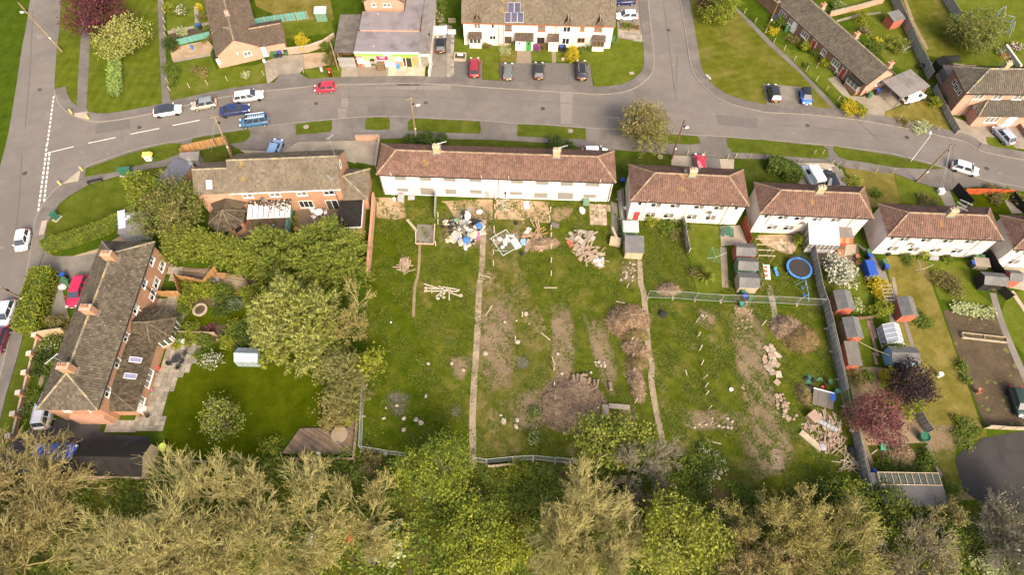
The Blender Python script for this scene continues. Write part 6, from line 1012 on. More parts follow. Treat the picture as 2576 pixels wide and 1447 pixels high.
# ------------------------------------------------ sheds and outbuildings
def shed(label,t,x,y,w,d,rz,wm,rm,h=1.8,hr=2.3,axis='y',front=None,name='shed',win=False,flat=False):
    T=thing(name,label,'shed',g(t,x,y),rz);X,Y=w/2,d/2;mb=MB();mb.bb(-X,X,-Y,Y,0,h)
    if not flat:
        if axis=='y':mb.add([(-X,-Y,h),(X,-Y,h),(0,-Y,hr),(-X,Y,h),(X,Y,h),(0,Y,hr)],[(0,1,2),(3,5,4)])
        else:mb.add([(-X,-Y,h),(-X,Y,h),(-X,0,hr),(X,-Y,h),(X,Y,h),(X,0,hr)],[(0,2,1),(3,4,5)])
    mb.obj('wall',wm,T);o=.12;sl=(hr-h)
    def sheet(P):q=MB();P=[Vector(p) for p in P];n=(P[1]-P[0]).cross(P[2]-P[0]).normalized()*.04;q.add([p+n for p in P]+P,[(0,1,2,3),(7,6,5,4),(0,4,5,1),(1,5,6,2),(2,6,7,3),(3,7,4,0)]);q.obj('roof_sheet',rm,T)
    if flat:sheet([(-X-o,-Y-o,h+.01),(X+o,-Y-o,h+.01),(X+o,Y+o,hr),(-X-o,Y+o,hr)])
    elif axis=='y':
        k=sl/X*o;sheet([(X+o,-Y-o,h-k),(X+o,Y+o,h-k),(0,Y+o,hr+.01),(0,-Y-o,hr+.01)]);sheet([(-X-o,Y+o,h-k),(-X-o,-Y-o,h-k),(0,-Y-o,hr+.01),(0,Y+o,hr+.01)])
    else:
        k=sl/Y*o;sheet([(-X-o,-Y-o,h-k),(X+o,-Y-o,h-k),(X+o,0,hr+.01),(-X-o,0,hr+.01)]);sheet([(X+o,Y+o,h-k),(-X-o,Y+o,h-k),(-X-o,0,hr+.01),(X+o,0,hr+.01)])
    q=MB();q.bb(-.4,.4,-Y-.035,-Y-.003,.05,min(1.7,h-.05));q.obj('door',front or wm,T);q=MB();q.bb(.25,.33,-Y-.06,-Y-.036,.85,.95);q.obj('latch','ironwork',T)
    if not flat and axis=='y' and front:q=MB();q.add([(-X,-Y-.002,0),(X,-Y-.002,0),(X,-Y-.002,h),(0,-Y-.002,hr),(-X,-Y-.002,h)],[(0,1,2,3,4)]);q.obj('front_boarding',front,T)
    if win:q=MB();q.bb(-X-.03,-X-.002,-Y*.5,Y*.5,1.0,1.5);q.obj('window','glass',T)
    return T
shed('grey felt-roofed shed with red front beside the long fence',11,705,195,2.0,2.6,gd,'wood_brown','felt_shed',front='shed_red');shed('lower grey-roofed shed with red gable by the woven fence',11,790,470,1.9,2.7,gd,'wood_brown','felt_shed',front='shed_red');shed('narrow low shed with red front and timber on top',11,790,720,1.5,3.0,gd,'shed_red','slate_sheet',1.7,1.9,flat=True);shed('red boarded shed with two-tone felt roof beside gold shrubs',11,1330,260,1.9,2.6,gd,'shed_red','felt_shed',front='shed_red');shed('pale blue shed with grey roof half under ivy',11,1290,730,3.3,1.9,gd,'shed_blue','felt_shed',axis='x',front='shed_lilac')
shed('low shed with pale ribbed roof at the semi corner',6,1160,900,2.0,1.6,-.03,'shed_green','roof_palegreen',1.6,1.8,flat=True);shed('grey boarded shed inside the mesh corner',6,1195,1085,2.4,2.4,-.05,'shed_tan','felt_shed',1.7,2.1,flat=True)
shed('dark grey shed nearest the picnic table',6,2290,1130,2.5,1.8,-.05,'shed_red','felt_shed',axis='x',h=1.7,hr=2.2);shed('grey-roofed shed with skylight in the row of three',6,2310,1270,2.5,1.8,-.05,'shed_green','felt_shed',axis='x',h=1.7,hr=2.2);shed('grey-roofed shed at the row end near the mesh fence',6,2320,1430,2.5,2.2,-.05,'shed_tan','felt_shed',axis='x',h=1.7,hr=2.2);shed('grey two-tone roofed shed behind the last cream semis',7,2190,1420,2.9,1.8,-.1,'wood_black','felt_shed',axis='x',h=1.7,hr=2.2);shed('narrow red shed beside the black fence',7,2385,1390,1.5,1.6,-.1,'shed_red','felt_shed',axis='x');shed('pale concrete coal bunker behind the cream semi',7,2105,1230,1.8,1.2,-.1,'concrete','concrete',1.0,1.1,flat=True,name='coal_bunker')
shed('red brick tool shed with dark flat roof in the bungalow garden',3,1235,250,2.3,2.0,.35,'shed_red','felt_shed',1.8,2.1,flat=True);shed('black felted shed behind the grey fence',3,1720,715,2.2,2.2,.15,'wood_black','felt_black');shed('small green shed on the far back lawn',1,665,190,1.9,1.4,.05,'shed_green','roof_palegreen',1.7,2.0,flat=True);shed('dark blue-grey flat-roofed garage beside the brick pair',4,1800,430,3.0,6.0,-.35,'brick_brown','felt_bluegrey' if 'felt_bluegrey' in M else mat('felt_bluegrey',(.095,.1,.125),.8,.15,1).name,2.2,2.35,flat=True,name='garage');shed('small pale grey shed against the orange fence',4,1950,205,2.6,1.4,.1,'felt_grey','felt_grey',1.6,1.8,flat=True)
shed('lean-to with blue and grey panel roof behind the curved hedge',4,1420,880,3.6,3.2,.1,'plastic_grey','felt_grey',2.0,2.3,flat=True,name='carport');T=thing('tarpaulin','blue and white sheet folded over the lean-to roof','tarpaulin',g(4,1370,860,0),.3);mb=MB();mb.box((-.8,.3,2.35),(1.0,3.0,.05),rx=.08);mb.box((.2,.4,2.36),(1.2,.7,.05),rx=.08);mb.obj('sheet','shed_lilac',T)
# black gabled garage, glass-topped garage, greenhouses
T=shed('long black felt-roofed garage at the wood edge',12,1230,330,7.6,3.6,-.02,'shed_tan','felt_black',2.2,3.2,'x',name='garage');
mat('felt_dark',(.085,.08,.08),.85,.15,1.2)
GD=House('garage','grey felt garage roof with a glazed strip along its top',g(15,1180,760,2.2),g(15,1830,770,2.2),2.2,0,cat='garage');w=GD.W;GD.walls(.05,w-.05,.05,3.6,2.1,'concrete_grey');mb=MB();mb.bb(0,w,0,2.3,2.11,2.22);mb.bb(-.6,w*.1,2.31,3.7,1.9,2.0);mb.obj('felt_roof','felt_dark',GD.t);fr=MB()
for i in range(10):x=w*.02+(w*.96)*i/9;fr.box((x,3.0,2.28),(.06,1.4,.07))
for y in (2.33,3.68):fr.box((w/2,y,2.3),(w*.98,.07,.08))
fr.obj('glazing_frame','shed_tan',GD.t)
for i in range(9):x0=w*.02+(w*.96)*i/9+.04;q=MB();q.bb(x0,x0+w*.96/9-.08,2.37,3.64,2.2,2.22);q.obj('pane','glass_green',GD.t)
def greenhouse(label,t,x,y,w,d,rz,h=1.5,hr=2.2,axis='y',fm='upvc'):
    T=thing('greenhouse',label,'greenhouse',g(t,x,y),rz);X,Y=w/2,d/2
    if axis=='x':X,Y=d/2,w/2;T.rotation_euler=(0,0,rz+R(90))
    f=MB();n=4
    for s_ in (-1,1):
        f.tube((s_*X,-Y,h),(s_*X,Y,h),.035,n=4);f.tube((s_*X,-Y,.1),(s_*X,Y,.1),.035,n=4)
        for i in range(n+1):yy=-Y+2*Y*i/n;f.tube((s_*X,yy,0),(s_*X,yy,h),.03,n=4);f.tube((s_*X,yy,h),(0,yy,hr),.03,n=4)
    f.tube((0,-Y,hr),(0,Y,hr),.04,n=4);f.tube((-.4,-Y,0),(-.4,-Y,1.8),.03,n=4);f.tube((.4,-Y,0),(.4,-Y,1.8),.03,n=4);f.obj('frame',fm,T)
    for s_ in (-1,1):
        for i in range(n):
            y0=-Y+2*Y*i/n+.03;y1=-Y+2*Y*(i+1)/n-.03;q=MB();q.add([(s_*X,y0,h),(s_*X,y1,h),(0,y1,hr),(0,y0,hr)],[(0,1,2,3) if s_>0 else (3,2,1,0)]);q.obj('roof_pane','greenhouse_glass',T);q=MB();q.add([(s_*X,y0,.1),(s_*X,y1,.1),(s_*X,y1,h),(s_*X,y0,h)],[(0,1,2,3)]);q.obj('side_pane','greenhouse_glass',T)
    for yy in (-Y,Y):q=MB();q.add([(-X,yy,.1),(X,yy,.1),(X,yy,h),(0,yy,hr),(-X,yy,h)],[(0,1,2,3,4)]);q.obj('end_pane','greenhouse_glass',T)
    return T
greenhouse('greenhouse with cloudy panes above the blue shed',11,1200,520,2.1,2.7,gd);greenhouse('green-framed greenhouse on the lush lawn',8,2530,730,3.0,1.9,-.03,axis='x',fm='green_frame')
# ------------------------------------------------ decks and paved areas as single pieces
def boards(name,label,poly,z,m,w=.14,a=0.,L=3.0,parent=None):
    """deck boards clipped to the outline (sampled), joined: too narrow to pick apart"""
    c=sum((Vector(p) for p in poly),Vector())/len(poly);mb=MB();ux=Vector((math.cos(a),math.sin(a),0));uy=Vector((-ux.y,ux.x,0));P=[((Vector(p)-c).dot(ux),(Vector(p)-c).dot(uy)) for p in poly];lo=min(p[1] for p in P);hi=max(p[1] for p in P);y=lo
    while y<hi:
        ym=y+w/2;xs=sorted(P[i][0]+(P[(i+1) % len(P)][0]-P[i][0])*(ym-P[i][1])/(P[(i+1) % len(P)][1]-P[i][1]) for i in range(len(P)) if (P[i][1]>ym) != (P[(i+1) % len(P)][1]>ym))
        for x0,x1 in zip(xs[::2],xs[1::2]):
            x=x0
            while x<x1:e=min(x1,x+rnd.uniform(L*.6,L));cc=ux*((x+e)/2)+uy*ym;mb.box((cc.x,cc.y,z-.02),(e-x-.01,w-.012,.04),a);x=e
        y+=w
    T=thing(name,label,'deck',(c.x,c.y,0));tag(mb.obj('boards',m,T),kind='stuff');q=MB();q.prism([(p[0]-c.x,p[1]-c.y) for p in poly],0,z-.045);q.obj('subframe','wood_black',T);return T
boards('timber_deck','weathered brown timber deck with round table at lawn end',PL(13,[255,240,430,0])+PL(9,[440,1425,690,1420,800,1300,990,1300])+PL(13,[985,240]),.3,'deck',a=R(-32));boards('timber_deck','narrow timber deck strip with low domed bush by willow screen',PL(4,[1830,1250,2120,1260,2070,1400,1840,1360]),.15,'deck',a=R(-5));boards('timber_deck','timber deck terrace with orange table beside conifers',PL(4,[2150,1290,2430,1330,2490,1400])+PL(8,[2440,80,2200,10])+PL(4,[2080,1430]),.2,'deck_pale',a=R(-12))
def slabs(poly,s,a,m,z=.05,gap=.025,name='patio',jit=.006):
    o=tag(link(name,None),kind='structure');c=sum((Vector(p) for p in poly),Vector())/len(poly);o.location=(c.x,c.y,0);ux=Vector((math.cos(a),math.sin(a),0));uy=Vector((-ux.y,ux.x,0));P=[((Vector(p)-c).dot(ux),(Vector(p)-c).dot(uy)) for p in poly];mb=MB();mb.box((0,0,0),(s-gap,s-gap,.05));me=[mb.mesh('paving_slab',m)]
    sx=s if not isinstance(s,tuple) else s[0];lo=[min(p[i] for p in P) for i in (0,1)];hi=[max(p[i] for p in P) for i in (0,1)];n=0;y=lo[1]+s/2
    while y<hi[1]:
        x=lo[0]+s/2
        while x<hi[0]:
            if pin((x,y),P):q=link('paving_slab',me[0],o);q.location=ux*x+uy*y+Vector((0,0,z-.025+rnd.uniform(-jit,jit)));q.rotation_euler=(0,0,a+rnd.uniform(-.01,.01)+rnd.randrange(4)*R(90));n+=1
            x+=s
        y+=s
    return n
def slabmat(name,c,dk):      # each slab its own tint (per object)
    m,nt,nd,lk,bs=newmat(name);oi=nd.new('ShaderNodeObjectInfo');rp=ramp(nd,[(0,mulc(c,.62)),(.5,c),(1,mulc(c,1.15))]);lk.new(oi.outputs['Random'],rp.inputs[0]);tc=nd.new('ShaderNodeNewGeometry');n=noise(nd,lk,tc.outputs['Position'],1.1,6,.65);r2=ramp(nd,[(.45,(0,0,0)),(.7,(1,1,1))]);lk.new(n.outputs[0],r2.inputs[0]);lk.new(mix(nd,lk,r2.outputs[0],rp.outputs[0],dk),bs.inputs['Base Color']);bs.inputs['Roughness'].default_value=.9;bs.inputs['Specular IOR Level'].default_value=.15
slabmat('slab_patio',(.27,.235,.185),(.16,.14,.105));slabmat('slab_old',(.42,.31,.235),(.25,.2,.14));slabmat('slab_fore',(.44,.36,.265),(.34,.275,.2));slabmat('slab_alley',(.28,.245,.2),(.2,.175,.14));slabmat('slab_red',(.26,.17,.13),(.17,.12,.09))
ha=R(0);n1=slabs(PL(8,[1720,560,2000,560,2010,660,1950,770,1740,985,1650,1290,1665,1447,1320,1447,1380,1330,1450,1040,1600,790]),.62,R(-.4),'slab_patio');n2=slabs(PL(8,[1550,95,1830,95,1870,300,1850,360,1650,340,1560,400]),.6,R(-.4),'slab_patio');slabs(PL(8,[1075,1370,1400,1340,1400,1460,1080,1460]),.75,R(-.4),'slab_alley',name='paved_strip');slabs(PL(6,[765,612,958,625,960,820,775,815]),.62,R(-2.3),'slab_old',jit=.03);slabs(PL(1,[1335,665,1720,668,1735,780,1312,785]),1.55,R(-.6),'slab_fore',name='forecourt');slabs(PL(1,[1945,360,1990,360,1962,785,1910,785]),.6,R(2),'slab_alley',name='paved_strip');slabs(PL(4,[1700,1220,1830,1230,1830,1330,1780,1380,1690,1380]),.55,R(0),'slab_alley');slabs(PL(7,[60,960,200,960,300,1050,280,1110,180,1100,60,1030]),.5,R(-3),'slab_old',jit=.05,name='broken_paving');slabs(PL(11,[1040,300,990,350,1040,500,1080,780,1110,780,1090,500]),.42,gd,'slab_red',name='garden_path',jit=.02);slabs(PL(2,[1060,290,1300,320,1300,420,1060,370]),.55,R(-8),'slab_alley',name='paved_strip',jit=.02)
# ------------------------------------------------ wheelie bins and small things
def wbin(label,t,x,y,body,lid,rz=0,s=1.0):
    T=thing('wheelie_bin',label,'bin',g(t,x,y),rz);mb=MB();mb.box((0,0,.5*s),(.5*s,.55*s,.95*s),taper=1.12);mb.obj('body',body,T);mb=MB();mb.box((0,-.02,1.01*s),(.6*s,.68*s,.09*s),taper=.92);mb.obj('lid',lid,T);mb=MB();mb.box((0,.33*s,.95*s),(.5*s,.07,.06));mb.obj('handle',body,T)
    for s_ in (-1,1):q=MB();q.lathe([(.1,-.03),(.1,.03)],(s_*.22*s,.26*s,.1),10,'X');q.obj('wheel','tyre',T)
for i,(t,x,y,b,l,lb) in enumerate(((0,2015,290,'bin_black','bin_blue','dark bin with blue lid by the bungalow side path'),(0,1985,290,'bin_green','bin_green','green bin by the bungalow side path'),(1,170,575,'bin_green','bin_green','green bin nearest the pale blue door'),(1,205,572,'bin_black','bin_green','green-lidded dark bin between green and blue bins by the blue door'),(1,245,565,'bin_black','bin_blue','blue-lidded bin by the pale blue door'),(1,308,548,'bin_green','bin_black','dark green bin at the wing corner'),(2,478,505,'bin_black','bin_blue','blue-lidded bin beside the white porch'),(2,508,505,'bin_black','bin_black','all-black bin beside the white porch'),(3,1010,975,'bin_green','bin_green','green bin at the bungalow row end wall'),(3,1085,945,'bin_black','bin_blue','blue-lidded bin at the bungalow row end wall'),(3,180,310,'bin_green','bin_green','green bin under the bungalow window'),(3,60,210,'bin_blue','bin_blue','blue box bin by the orange brown pole'),(4,665,1350,'bin_black','bin_blue','blue-lidded bin against the massive hedge'),(4,675,1395,'bin_green','bin_green','upright green bin against the massive hedge'),(4,705,1420,'bin_green','bin_green','larger green bin beside the crimson car'),(7,985,1115,'bin_green','bin_green','green bin behind the cream semi corner'),(7,1000,1160,'bin_black','bin_blue','blue bin in the passage between semis'),(7,1140,1215,'bin_green','bin_green','green bin outside the fence in the passage'),(7,1165,1265,'bin_black','bin_blue','blue bin below the green one in the passage'),(7,2065,1175,'bin_green','bin_green','green bin above the coal bunker'),(7,2115,1170,'bin_green','bin_green','second green bin touching the semi corner'),(7,2025,1225,'bin_black','bin_blue','blue bin beside the coal bunker'),(10,2285,65,'bin_green','bin_green','green bin behind the mesh fence by the sheds'),(10,2305,115,'bin_black','bin_blue','blue bin against the mesh fence'),(10,2365,125,'bin_green','bin_green','green bin right of the blue one at the mesh fence'),(6,1092,400,'bin_black','bin_blue','blue-lidded bin in the passage beside the first cream semi'),(3,1770,1030,'bin_green','bin_green','round green bin by the pink brick house side'),(2,1000,420,'bin_green','bin_green','green bin at the block terrace corner'))):wbin(lb,t,x,y,b,l,rnd.uniform(-.3,.3))
def tub(label,t,x,y,r,h,m,name='pot',cat='pot',plant=None,axis=None):
    T=thing(name,label,cat,g(t,x,y));mb=MB();mb.lathe([(r*.75,0),(r,h),(r*.9,h),(r*.8,h*.85)],n=14);mb.obj('vessel',m,T)
    if plant:q=np.random.default_rng(int(x));c=q.normal(size=(60,3))*[r*.5,r*.5,r*.35]+[0,0,h+r*.4];V,F=leaves(60,c,.1,.5,.6,int(y));link('plant',raw_mesh('plant',V,F,[plant]),T)
for t,x,y,r,h,m,pl,lb in ((1,1430,690,.3,.9,'plastic_blue2',None,'bright blue barrel bin outside the shop'),(1,1915,345,.25,.4,'plastic_blue',None,'blue pot at the picket gate'),(1,150,600,.25,.4,'pot_terra','leaf_mid','terracotta pot by the blue door'),(1,1050,660,.3,.4,'pot_terra','leaf_olive','planter under the shop notice'),(0,1790,480,.35,.4,'pot_terra','leaf_mid','tub of flowers on the gravel yard'),(0,2055,440,.3,.4,'pot_terra','leaf_mid','pot by the bungalow wall in the yard'),(5,400,750,.3,.35,'pot_terra','leaf_chest','terracotta pot along the teal fence top end'),(5,400,815,.35,.4,'pot_terra','leaf_mid','glazed pot in the middle of the teal fence row'),(5,405,865,.4,.35,'pot_terra',None,'wide terracotta bowl by the teal fence'),(5,620,860,.3,.35,'plastic_grey','leaf_mid','grey pot at the patio edge'),(5,180,820,.3,.4,'plastic_blue','leaf_mid','blue pot under the veranda'),(5,30,830,.3,.35,'pot_terra','leaf_mid','pot beneath the veranda end'),(8,1560,820,.3,.4,'pot_terra','leaf_olive','terracotta pot by the bay window'),(8,1600,820,.25,.35,'plastic_red',None,'orange red pot by the bay window'),(8,1500,1070,.28,.5,'plastic_green',None,'green watering can shaped tub on the patio'),(8,1460,1140,.3,.4,'pot_terra','leaf_lime','planted pot near the back door'),(8,1530,1040,.18,.3,'plastic_pink',None,'small pink pot on the patio'),(8,1440,1280,.35,.4,'pot_terra','leaf_dark','dark planted pot at the wing corner'),(8,1520,880,.35,.4,'plastic_blue',None,'blue plastic tub by the bicycles'),(13,430,225,.25,.3,'plastic_red',None,'red pot on the deck'),(13,970,240,.28,.35,'plastic_grey',None,'dark pot in the deck corner'),(10,2285,195,.35,.75,'plastic_green2',None,'teal compost barrel below the mesh fence'),(7,895,1145,.35,.4,'pot_terra',None,'brown pot on the semi patio'),(7,900,1200,.38,.4,'pot_terra','leaf_mid','large planted pot on the semi patio'),(7,760,1150,.28,.35,'pot_terra',None,'small pot near the bicycle'),(11,610,970,.32,.8,'bin_green',None,'green barrel beside the collapsed felt roof'),(11,680,1060,.3,.7,'plastic_green2',None,'overturned green drum by the blue tub'),(11,545,1010,.2,.3,'plastic_red',None,'red bucket behind the collapsed felt roof'),(11,1710,895,.3,.8,'plastic_white',None,'white stone bird bath on the dry lawn'),(7,1200,1120,.3,.5,'fabric_black',None,'black bucket at the cream semi wall'),(11,2095,1060,.3,.9,'pot_terra',None,'orange clay chimenea on the bare plot'),(12,1665,180,.45,.9,'plastic_lime',None,'lime green compost bin beside the black garage'),(15,1540,80,.6,1.0,'cab_green',None,'dark green water tank at the plot end'),(10,2185,1035,.25,.25,'plastic_white',None,'white bucket in the rough grass'),(6,1130,650,.35,.1,'plastic_white',None,'round white dish on the semi gable'),(9,1352,357,.12,.12,'plastic_white',None,'white ball in the rough grass'),(8,1595,285,.2,.1,'plastic_white',None,'white dish on the upper patio'),(8,1490,1300,.25,.3,'bin_black',None,'black box by the wing end'),(5,1385,570,.22,.5,'plastic_white',None,'white bucket in the first terrace yard')):
    if m=='plastic_blue2' and m not in M:mat(m,(.06,.28,.65),.5,.1,2)
    if m=='plastic_green2' and m not in M:mat(m,(.06,.2,.16),.5,.1,2)
    tub(lb,t,x,y,r,h,m,'barrel' if 'barrel' in lb or 'drum' in lb else ('bird_bath' if 'bird bath' in lb else ('chimenea' if 'chimenea' in lb else ('compost_bin' if 'compost bin' in lb else ('water_tank' if 'tank' in lb else ('bucket' if 'bucket' in lb else ('dish' if 'dish' in lb else ('ball' if 'ball' in lb else 'pot'))))))),'garden pot' if 'pot' in lb else 'container',pl)
def chair(label,t,x,y,rz,m,group=None,s=1.0,z=0):
    T=thing('garden_chair',label,'chair',g(t,x,y,z),rz,group);mb=MB();mb.box((0,0,.42),(.48,.48,.04));mb.obj('seat',m,T);mb=MB();mb.box((0,.24,.68),(.48,.05,.5),rx=-.15,taper=.85);mb.obj('backrest',m,T)
    for a in (-1,1):
        for b in (-1,1):q=MB();q.tube((a*.2,b*.2,.41),(a*.25,b*.26,0),.025,n=5);q.obj('leg',m,T)
        q=MB();q.box((a*.25,.02,.63),(.05,.45,.03));q.tube((a*.25,-.2,.42),(a*.25,-.2,.63),.02,n=4);q.obj('armrest',m,T)
def rtable(label,t,x,y,r,m,h=.72,z=0):
    T=thing('garden_table',label,'table',g(t,x,y,z));mb=MB();mb.lathe([(r*.97,h-.04),(r,h-.02),(r*.98,h)],n=22);mb.obj('tabletop',m,T)
    for i in range(4):q=MB();a=.78+i*1.57;q.tube((math.cos(a)*r*.4,math.sin(a)*r*.4,h-.04),(math.cos(a)*r*.75,math.sin(a)*r*.75,0),.03,n=5);q.obj('leg',m,T)
rtable('round white plastic garden table on the brick patio',5,635,715,.62,'plastic_white');chair('white plastic chair against the patio wall',5,575,695,1.0,'plastic_white');chair('white plastic chair at the table corner nearest the conifers',5,585,755,2.4,'plastic_white');chair('white plastic chair beside the patio doors',5,700,710,-1.4,'plastic_white')
rtable('round brown table on the weathered deck',13,845,55,1.0,'deck_pale',z=.3);chair('dark grey chair below the round deck table',13,845,120,3.1,'metal_grey',z=.3);chair('dark grey chair left of the round deck table',13,775,60,1.6,'metal_grey',z=.3);chair('dark chair at the deck fence side of the table',13,915,15,-1.2,'metal_grey',z=.3)
rtable('black metal patio table by the bay window',8,1790,740,.55,'ironwork');chair('black metal chair above the patio table',8,1870,680,-.6,'ironwork');chair('black metal chair left of the patio table',8,1720,780,1.6,'ironwork');chair('black metal chair below the patio table',8,1800,820,3.0,'ironwork');chair('black metal chair at the patio lawn side',8,1840,760,-1.6,'ironwork');chair('white plastic chair beside the bungalow front path',3,690,735,.8,'plastic_white');chair('pair of grey seats on the pale deck, front one',4,2150,1410,1.2,'metal_grey',z=.2);chair('grey seat behind the front one on the pale deck',4,2200,1385,.2,'metal_grey',z=.2)
def ptable(label,t,x,y,rz,m,w=1.5,bench=True,z=0):
    T=thing('picnic_table',label,'table',g(t,x,y,z),rz)
    for i in range(5):q=MB();q.box((0,-.32+.16*i,.74),(w,.14,.04));q.obj('top_slat',m,T)
    for s_ in (-1,1):
        if bench:q=MB();q.box((0,s_*.7,.44),(w,.26,.04));q.obj('bench_seat',m,T)
        q=MB();q.tube((s_*w*.35,-.32,.72),(s_*w*.35,-.65 if bench else -.32,0),.045,n=4);q.tube((s_*w*.35,.32,.72),(s_*w*.35,.65 if bench else .32,0),.045,n=4);q.obj('leg_frame',m,T)
ptable('dark green picnic table on the semi patio',6,2145,905,1.45,'cab_green',1.6);ptable('orange square table on the pale deck',4,2240,1350,-.1,'wood_orange',1.3,False,.2);ptable('small dark garden bench seat behind the grey fence',3,1530,690,.9,'wood_black',1.2,False)
# trampoline
T=thing('trampoline','round trampoline with blue pad and black safety net','trampoline',g(7,300,1275));R_=1.75;n=28;mb=MB();P=[]
for i in range(n):a=6.2832*i/n;P+=[(math.cos(a)*R_,math.sin(a)*R_,.72),(math.cos(a)*R_*.84,math.sin(a)*R_*.84,.74),(math.cos(a)*R_,math.sin(a)*R_,.66)]
mb.add(P,[(3*i,3*((i+1) % n),3*((i+1) % n)+1,3*i+1) for i in range(n)]+[(3*i+2,3*((i+1) % n)+2,3*((i+1) % n),3*i) for i in range(n)]);mb.obj('pad','tramp_blue',T);mb=MB();mb.add([(math.cos(6.2832*i/n)*R_*.85,math.sin(6.2832*i/n)*R_*.85,.7) for i in range(n)],[tuple(range(n))]);mb.obj('mat','net_black',T)
for i in range(6):a=6.2832*i/6+.3;q=MB();q.tube((math.cos(a)*R_,math.sin(a)*R_,0),(math.cos(a)*R_,math.sin(a)*R_,.68),.03,n=5);q.obj('leg','galv',T);q=MB();q.tube((math.cos(a)*R_,math.sin(a)*R_,.68),(math.cos(a)*R_*1.08,math.sin(a)*R_*1.08,2.1),.035,n=5);q.obj('net_pole','net_black',T)
mb=MB()
for i,j in ((0,1),(1,2)):a,b=6.2832*i/6+.3,6.2832*j/6+.3;mb.add([(math.cos(a)*R_,math.sin(a)*R_,.7),(math.cos(b)*R_,math.sin(b)*R_,.7),(math.cos(b)*R_*1.05,math.sin(b)*R_*1.05,1.7),(math.cos(a)*R_*1.05,math.sin(a)*R_*1.05,1.7)],[(0,1,2,3)])
mat('net_thin',(.05,.048,.045),.9,.1,1);M['net_thin'].node_tree.nodes['Principled BSDF'].inputs['Alpha'].default_value=.35;mb.obj('safety_net','net_thin',T)
def dryer(label,t,x,y,m='galv',rz=.3,r=1.5):
    T=thing('rotary_clothes_dryer',label,'clothes dryer',g(t,x,y),rz);mb=MB();mb.tube((0,0,0),(0,0,1.7),.03,n=6);mb.obj('pole','galv',T);tips=[]
    for i in range(4):a=i*1.5708;e=Vector((math.cos(a)*r,math.sin(a)*r,1.75));tips.append(e);q=MB();q.tube((0,0,1.25),e,.022,n=4);q.obj('arm','galv',T)
    q=MB()
    for k in (.3,.5,.7,.9,1):
        for i in range(4):q.tube(Vector((0,0,1.25)).lerp(tips[i],k),Vector((0,0,1.25)).lerp(tips[(i+1) % 4],k),.009,n=3)
    q.obj('line',m,T)
dryer('rotary clothes dryer with green lines on the yucca lawn',6,2010,1190,'plastic_green');dryer('rotary clothes dryer with faint lines on the dry lawn',7,1500,1310,'wire');dryer('folded-arm clothes dryer beside the white blossom',7,790,1410,'wire',.6,1.2);dryer('clothes dryer above the pink brick house conservatory',3,2320,650,'plastic_red',.2,1.0);dryer('clothes dryer on the bungalow back lawn',3,1340,560,'wire',.5,1.1)
def swing(label,t,x,y,w,h,rz,m):
    T=thing('swing_frame',label,'swing',g(t,x,y),rz);q=MB();q.tube((-w/2,0,h),(w/2,0,h),.04,n=5);q.obj('top_bar',m,T)
    for a in (-1,1):
        for b in (-1,1):q=MB();q.tube((a*w/2,0,h),(a*w/2*1.1,b*h*.42,0),.04,n=5);q.obj('leg',m,T)
    for s_ in (-.25,.25):q=MB();q.tube((w*s_-.18,0,h),(w*s_-.18,0,.5),.01,n=3);q.tube((w*s_+.18,0,h),(w*s_+.18,0,.5),.01,n=3);q.box((w*s_,0,.48),(.45,.2,.04));q.obj('swing_seat','plastic_blue',T)
swing('pale blue metal swing frame near the mesh fence',11,345,60,2.2,1.7,1.5,'shed_blue');swing('white metal swing frame in the far right garden',3,2290,170,2.2,1.9,.6,'galv');swing('second white swing frame by the pink flower bed',3,2400,330,2.0,1.9,.9,'galv');swing('white climbing frame at the far garden edge',3,2380,230,1.6,1.5,-.4,'galv')
T=thing('toy_slide','small blue and green toy slide beside the trampoline','toy',g(7,80,1300),.3);mb=MB();mb.box((0,0,.3),(.4,1.2,.05),rx=.45);mb.obj('chute','plastic_blue',T);mb=MB();mb.box((0,.5,.35),(.45,.2,.7));mb.obj('steps','plastic_green',T)
T=thing('timber_trough','long narrow pale timber raised bed in the soil plot','raised bed',g(11,2160,515),ang(g(11,1920,490),g(11,2400,545)))
for y in (-.35,.35):q=MB();q.box((0,y,.22),(5.6,.06,.44));q.obj('side_board','plank_pale',T)
for x in (-2.78,0,2.78):q=MB();q.box((x,0,.22),(.06,.64,.42));q.obj('cross_board','plank_pale',T)
q=MB();q.box((0,0,.15),(5.5,.62,.25));q.obj('soil','soil',T)
T=thing('ladder_frame','pale timber ladder arch laid over the gold shrubs','trellis',g(11,1160,100),gd)
for s_ in (-.65,.65):q=MB();q.box((s_,0,1.2),(.07,2.4,.07));q.obj('rail','plank_pale',T);q=MB();q.box((s_,1.1,.6),(.07,.07,1.2));q.box((s_,-1.1,.6),(.07,.07,1.2));q.obj('post','plank_pale',T)
for i in range(5):q=MB();q.box((0,-1.1+.55*i,1.25),(1.4,.07,.07));q.obj('rung','plank_pale',T)
T=thing('pergola','four pale pergola beams beside the row of sheds','pergola',g(6,2480,1110),-.05)
for i,y in enumerate((1.2,.3,-.6,-1.5)):q=MB();q.box((0,y,2.0),(2.3,.09,.12));q.obj('beam','plank_pale',T);q=MB();q.box((-1,y,1),(.08,.08,1.94));q.box((1,y,1),(.08,.08,1.94));q.obj('post','plank',T)
T=thing('pallet_board','white framed red and white panel by the toy slide','board',g(6,2530,1300),-.1);q=MB();q.box((0,0,.3),(1.1,2.2,.08),rx=.12);q.obj('panel','plastic_white',T)
for y in (-.6,.1,.7):q=MB();q.box((0,y,.36+.12*y),(.5,.4,.04),rx=.12);q.obj('inset','shed_red',T)
